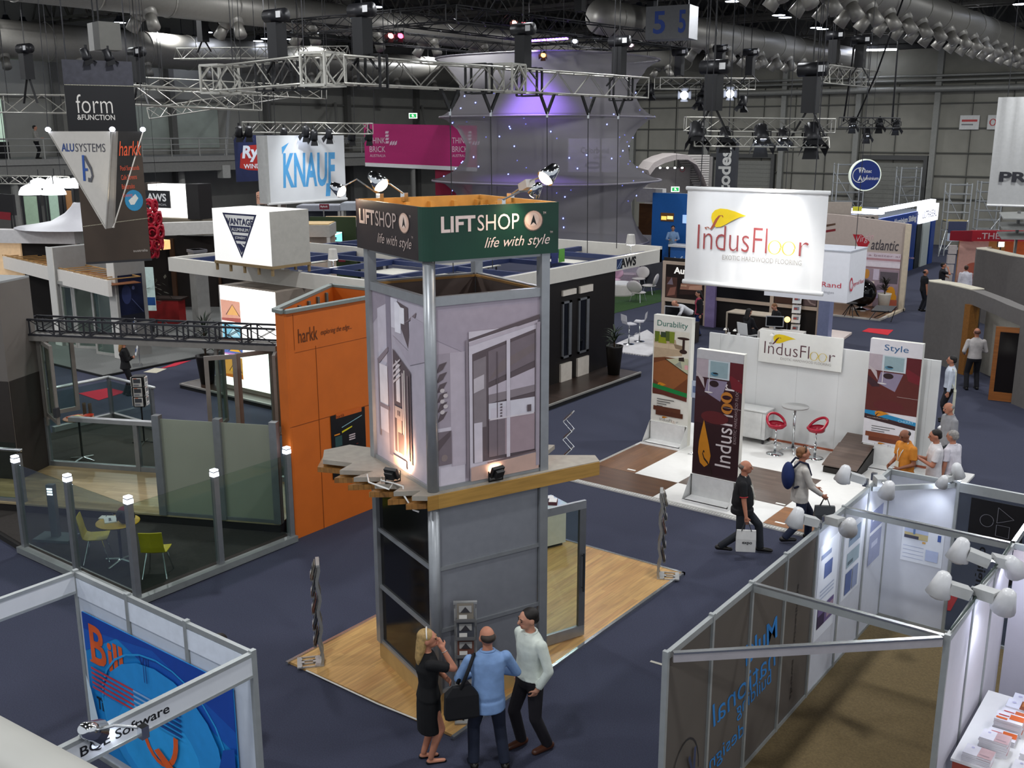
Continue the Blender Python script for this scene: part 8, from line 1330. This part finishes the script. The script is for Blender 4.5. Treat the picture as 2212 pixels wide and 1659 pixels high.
# the three at the tower foot
w1, J, W, hd, up = person((-7.27, 8.05, 0), 52, 'blonde woman in a black dress with her hand at her chin', 1.70, True, '0c0c0e', 'short', dress=True, bare=True, shoe='0f0d0d', hair='a88a58', hstyle='long', skin=1, rarm=(.03, .17, 1.5), rhint=(.4, .5, -1), larm=(.05, .2, 1.12), lhint=(-1, 0, -.6), rfoot=(.07, .02), lfoot=(-.06, -.04), yaw=-12, pitch=-4, vox=.008)
b = MB(); b.path([hd((.092 * math.cos(a), .01 + .03 * math.sin(a * 2) * 0, 1.69 + .098 * math.sin(a))) for a in [math.pi * k / 12 for k in range(13)]], .008, 6); b.build('headband', M('e6e2d8', .3), w1, True)
b = MB(); sh, el, wr = J[1]; d = (wr - el).normalized(); e = d.cross(V((1, 0, 0))).normalized(); f = d.cross(e); b.path([wr - d * .03 + (e * math.cos(a) + f * math.sin(a)) * .034 for a in [6.283 * k / 12 for k in range(12)]], .004, 5, 0, False, True); b.build('bracelet', M('e0ddd6', .2, .8), w1, True)
m2, J2, W2, hd2, up2 = person((-6.62, 8.36, 0), 140, 'balding man in a pale blue shirt with a black bag, seen from behind', 1.80, top='7d9cc8', hem=.76, legs='1c2233', hair='2e241c', hstyle='bald', skin=1, rarm=(.14, .24, 1.08), rhint=(1, -.5, -.4), larm=(-.12, .26, 1.05), lhint=(-1, -.5, -.4), rfoot=(.17, -.02), lfoot=(-.15, .06), yaw=6, belly=.02, vox=.009)
t = thing('shoulder_bag', 'black shoulder bag hanging at the left hip of the man in pale blue', 'bag', W2((-.3, -.1, .95)), math.radians(50)); b = MB(); b.rings([[(x * s_, y * s_, z) for x, y in ((-.2, -.06), (.2, -.06), (.2, .06), (-.2, .06))] for z, s_ in ((-.2, .8), (-.17, 1), (.1, .95), (.2, .5))]); b.build('body', cloth('121215'), t, False)
MB().path([W2((-.31, -.12, 1.12)) - t.location, W2((-.22, -.11, 1.35)) - t.location, W2((-.15, -.03, 1.475)) - t.location, W2((-.19, .1, 1.36)) - t.location, W2((-.32, .02, 1.1)) - t.location], .022, 6).build('strap', cloth('151518'), t, True).rotation_euler[2] = -math.radians(50)
m3, J3, W3, hd3, up3 = person((-6.46, 8.98, 0), 252, 'dark haired man in a white shirt and dark trousers facing the other two', 1.84, top='cfd6cc', hem=.93, legs='17141a', shoe='4a2a1c', hair='17110d', skin=0, rarm=(.24, -.02, .86), rhint=(.6, -1, 0), larm=(-.2, .05, .88), lhint=(-1, -.6, .1), rfoot=(.1, .06), lfoot=(-.13, -.12), yaw=-12, pitch=6, vox=.008)
# walkers in the aisle
m4, J4, W4, hd4, up4 = person((-6.96, 16.1, 0), 22, 'man in a black polo shirt walking with a white carry bag', 1.77, top='131316', sleeve='short', hem=.8, legs='23262c', hair='6a6058', hstyle='bald', skin=1, rarm=(.3, .08, .82), larm=(-.26, -.06, .82), rfoot=(.1, -.3), lfoot=(-.1, .34), lift=(.06, .02), belly=.05, dz=.05, vox=.01)
b = MB(); b.path([up4((-.075, .02, 1.5)), up4((-.06, .14, 1.3)), up4((0, .19, 1.08)), up4((.06, .14, 1.3)), up4((.075, .02, 1.5))], .01, 5); b.build('lanyard', M('d8d4c8'), m4); MB().box(-.04, .04, .185, .19, .95, 1.08).build('badge', M('d9d6c4'), m4)
for s in (1, -1): sh, el, wr = J4[s]; MB().tube(sh + (el - sh) * .70, sh + (el - sh) * .76, .067, n=14).build('red_cuff', M('a02028'), m4, True)
def carry_bag(p, rz, label, c='d9d8d4', w=.34, hh=.4, txt=None, d=.09):
    t = thing('carry_bag', label, 'bag', p, rz); b = MB(); b.rings([[(x * s_, y * s2, z) for x, y in ((-w / 2, -d / 2), (w / 2, -d / 2), (w / 2, d / 2), (-w / 2, d / 2))] for z, s_, s2 in ((-.14 - hh, .92, .7), (-.13 - hh, .98, 1), (-.3, 1.0, 1), (-.14, .97, .5))]); b.build('body', M(c, .5, var=.06), t)
    for y in (-.02, .02): MB().path([(-w * .25, y * 1.5, -.15), (-.03, y * .3, -.0), (.03, y * .3, 0), (w * .25, y * 1.5, -.15)], .008, 5).build('handle', M('2a2a2e'), t)
    if txt: letters(txt, M('2a2a2e'), t, (-w * .2, -d / 2 - .002, -.2 - hh * .5), X, ZUP, w * .5, .06, .02)
    return t
hp4 = J4[1][2] + (J4[1][2] - J4[1][1]).normalized() * .1; carry_bag(W4(hp4), math.radians(30), 'white printed carry bag held by the man in black polo', txt='expo')
m5, J5, W5, hd5, up5 = person((-6.36, 17.25, 0), 40, 'man in a pale shirt with a blue backpack beside the checkered floor', 1.82, top='bfbab2', hem=.78, legs='1a2238', hair='7a5232', skin=1, rarm=(.2, .3, .95), rhint=(.4, -1, -.3), larm=(-.18, .32, .95), lhint=(-.4, -1, -.3), rfoot=(.1, -.22), lfoot=(-.1, .24), lift=(.03, 0), dz=.03, vox=.01)
MB().path([hd5((.083 * math.cos(a), .02 + .02 * math.sin(a), 1.7 + .09 * math.sin(a))) for a in [math.pi * k / 10 for k in range(11)]], .009, 5).build('sunglasses', M('17140f', .2), m5, True)
t = thing('backpack', 'dark blue backpack on the back of the man in the pale shirt', 'bag', W5((0, -.16, 1.22)), math.radians(-50)); b = MB(); b.ell((0, -.06, 0), (.17, .11, .26), 18, 12); b.build('body', cloth('1a2a5a'), t, True)
for s in (1, -1): MB().path([(s * .1, 0, .18), (s * .12, .1, .3), (s * .12, .25, .25), (s * .13, .32, .05), (s * .15, .2, -.12), (s * .13, .02, -.2)], .02, 6).build('strap', cloth('161c34'), t, True)
carry_bag(W5(J5[1][2] + V((0, .06, -.06))), math.radians(30), 'dark grey carry bag held in front by the man with the backpack', '3f4144', .36, .26, d=.14)
# group at the right, standing beyond the booth
def at_head(u, v, h): return gz(u, v, h * 1.0)
def std(u, v, h, z=0): p = gz(u, v, h + z); return (p.x, p.y, z)
m6, J6, W6, hd6, up6 = person(std(1962, 927, 1.74), 236, 'man in an orange polo shirt looking down beside the red room picture stand', 1.74, top='c87f2a', sleeve='short', hem=.8, hair='17110d', hstyle='bald', skin=3, rarm=(.12, .24, 1.02), larm=(-.14, .24, 1.02), pitch=22, belly=.03, vox=.011)
b = MB(); b.path([up6((-.075, .03, 1.5)), up6((-.05, .15, 1.3)), up6((0, .17, 1.12)), up6((.05, .15, 1.3)), up6((.075, .03, 1.5))], .009, 5); b.build('lanyard', M('d8d4c8'), m6); MB().box(-.04, .04, .175, .18, 1.0, 1.12).build('badge', M('d9d6c4'), m6)
person(std(2026, 930, 1.76), 205, 'dark haired man in a white tee shirt holding something up before him', 1.76, top='dedada', sleeve='short', hem=.8, hair='17110e', skin=1, rarm=(.06, .3, 1.2), larm=(-.1, .28, 1.2), pitch=10, vox=.011)
person(std(2062, 932, 1.72), 165, 'grey haired man in a white tee shirt seen from behind', 1.72, top='d9d4da', sleeve='short', hem=.8, legs='2a3040', hair='8f8b86', hstyle='short', skin=1, belly=.05, pitch=8, vox=.012)
person(std(2056, 870, 1.78), 222, 'grey haired man in a grey shirt standing behind the two white tee shirts', 1.78, top='8f8f92', sleeve='short', hem=.82, legs='2a2d34', hair='8a8680', hstyle='bald', skin=1, pitch=16, belly=.02, vox=.012)
m10, J10, W10, hd10, up10 = person(std(2058, 770, 1.74), 195, 'man in a white shirt with a pale strap bag before the timber doorway', 1.74, top='c9cfda', hem=.93, legs='1b1a20', hair='14100e', skin=1, vox=.013)
t = thing('strap_bag', 'long pale bag hanging from the shoulder of the man before the timber doorway', 'bag', W10((-.27, -.12, .62)), math.radians(105)); MB().box(-.13, .13, -.03, .03, -.3, .3).build('body', M('cfcdb8', .7), t); MB().path([(-.1, 0, .3), (-.02, .02, .8), (.05, .1, .86), (.1, .12, .5), (.1, 0, .3)], .015, 5).build('strap', M('cfcdb8', .7), t)
person(std(2112, 710, 1.82), 118, 'man in a pale shirt seen from behind standing in the timber doorway', 1.82, top='b9b3b0', hem=.9, legs='14141a', hair='5a3a30', hstyle='bald', skin=1, rarm=(.16, .25, 1.1), larm=(-.2, .2, 1.0), rfoot=(.14, .05), lfoot=(-.14, -.03), vox=.013)
person((-11.75, 44.7, 0), 40, 'man in black standing in the right aisle, full length', 1.76, top='15171c', sleeve='short', hem=.82, legs='1a1c26', hair='1c1512', hstyle='bald', skin=1, vox=.016)
person(std(2038, 568, 1.76), 20, 'man in dark shirt with a hand at his chin behind the grey rounded stand', 1.76, top='1f1d22', sleeve='short', hair='15100d', skin=1, rarm=(.03, .2, 1.5), rhint=(.5, .4, -1), larm=(.08, .22, 1.15), lhint=(-1, 0, -.5), vox=.016)
person(std(2088, 574, 1.74), 110, 'person in a white shirt seen from behind at the red header stand', 1.74, top='d5d3da', hem=.8, hair='3a2418', skin=1, vox=.016)
# left, balcony and back
person((-25.9, 16.1, 0), 52, 'blonde woman in black with folded arms beyond the balustrade', 1.66, True, '101012', 'long', .84, '0f0f12', hair='9a7448', hstyle='long', skin=1, rarm=(-.08, .2, 1.14), rhint=(1, -.3, -.8), larm=(.08, .22, 1.18), lhint=(-1, -.3, -.8), rfoot=(.09, .04), lfoot=(-.09, -.06), vox=.013)
p = gx(82, 343, -54.7); person((-54.7, p.y, 6.0), 50, 'person in a pale shirt standing at the balcony railing', 1.75, top='9a9790', hem=.93, legs='151518', hair='17130f', rarm=(.1, .28, 1.1), larm=(-.1, .28, 1.1), vox=.02, faceon=False)
p = gz(1352, 596, 0) - FLAT * .5; person((p.x, p.y, 0), -50, 'person with dark trousers half hidden behind the black letters of the canopy', 1.75, top='2a2a30', legs='101013', rfoot=(.16, 0), lfoot=(-.16, 0), vox=.018, faceon=False)
p = gy(1453, 488, 44.3); MB().box(-1.5, 1.6, -.5, .6, 0, p.z - 1.75).build('floor_block', M('4a4a50'), bpy.data.objects['bar_counter'], loc=(p.x - bpy.data.objects['bar_counter'].location.x, .85, 0)); person((p.x, 44.35, p.z - 1.75), -60, 'barman in a pale blue shirt behind the white bar counter', 1.75, top='7f9cc0', hair='2a1c14', rarm=(.16, .3, 1.1), larm=(-.16, .3, 1.1), pitch=14, vox=.017)
person((-16.85, 33.35, 0), -125, 'man in a white shirt bending over the dark desk', 1.78, top='c9c9cc', hem=.93, legs='17171c', hair='8a5a44', hstyle='bald', lean=58, rarm=(.2, .62, .8), larm=(-.2, .62, .8), rhint=(1, 0, .4), lhint=(-1, 0, .4), pitch=-10, vox=.016)
person(std(1511, 628, 1.68), 230, 'dark haired woman in a pink top and black jacket before the dark poster', 1.68, True, 'b0405a', 'long', .84, '1a2a5a', hair='15100e', hstyle='long', jacket='15141a', pitch=12, vox=.014)
person(std(1684, 655, 1.62), 235, 'fair haired woman in black leaning over papers behind the white desk', 1.64, True, '131216', 'long', .84, '131216', hair='7a5230', lean=12, rarm=(.12, .32, 1.05), larm=(-.1, .32, 1.05), pitch=20, vox=.014)
p = gz(1618, 667, 1.32); person((p.x, p.y, 0), 70, 'dark haired person in black seated with the back to us at the cream counter', 1.74, True, '17161c', 'long', .8, '14141a', hair='120e0c', hstyle='long', rarm=(.15, .32, .98), larm=(-.15, .32, .98), rfoot=(.12, .42), lfoot=(-.12, .42), dz=.43, vox=.014)
t = thing('office_chair', 'white chair under the seated person at the cream counter', 'chair', (p.x, p.y, 0), math.radians(-20)); MB().box(-.24, .24, -.22, .24, .36, .41).build('seat', WHITE, t); b = MB(); b.slab([(-.23, -.22, .42), (.23, -.22, .42), (.23, -.3, .85), (-.23, -.3, .85)], V((0, -1, 0)), .03); b.build('backrest', WHITE, t)
for x in (-.2, .2):
    for y in (-.2, .2): MB().tube((x, y, .36), (x, y, 0), .015).build('leg', CHROME, t)
p = gz(580, 1522, .82); person((p.x - .42, p.y - .3, 0), 128, 'person mostly hidden behind the white booth wall with one bare arm showing', 1.7, top='17171a', sleeve='short', hair='1a1410', rarm=(.27, .03, .8), vox=.012, faceon=False)
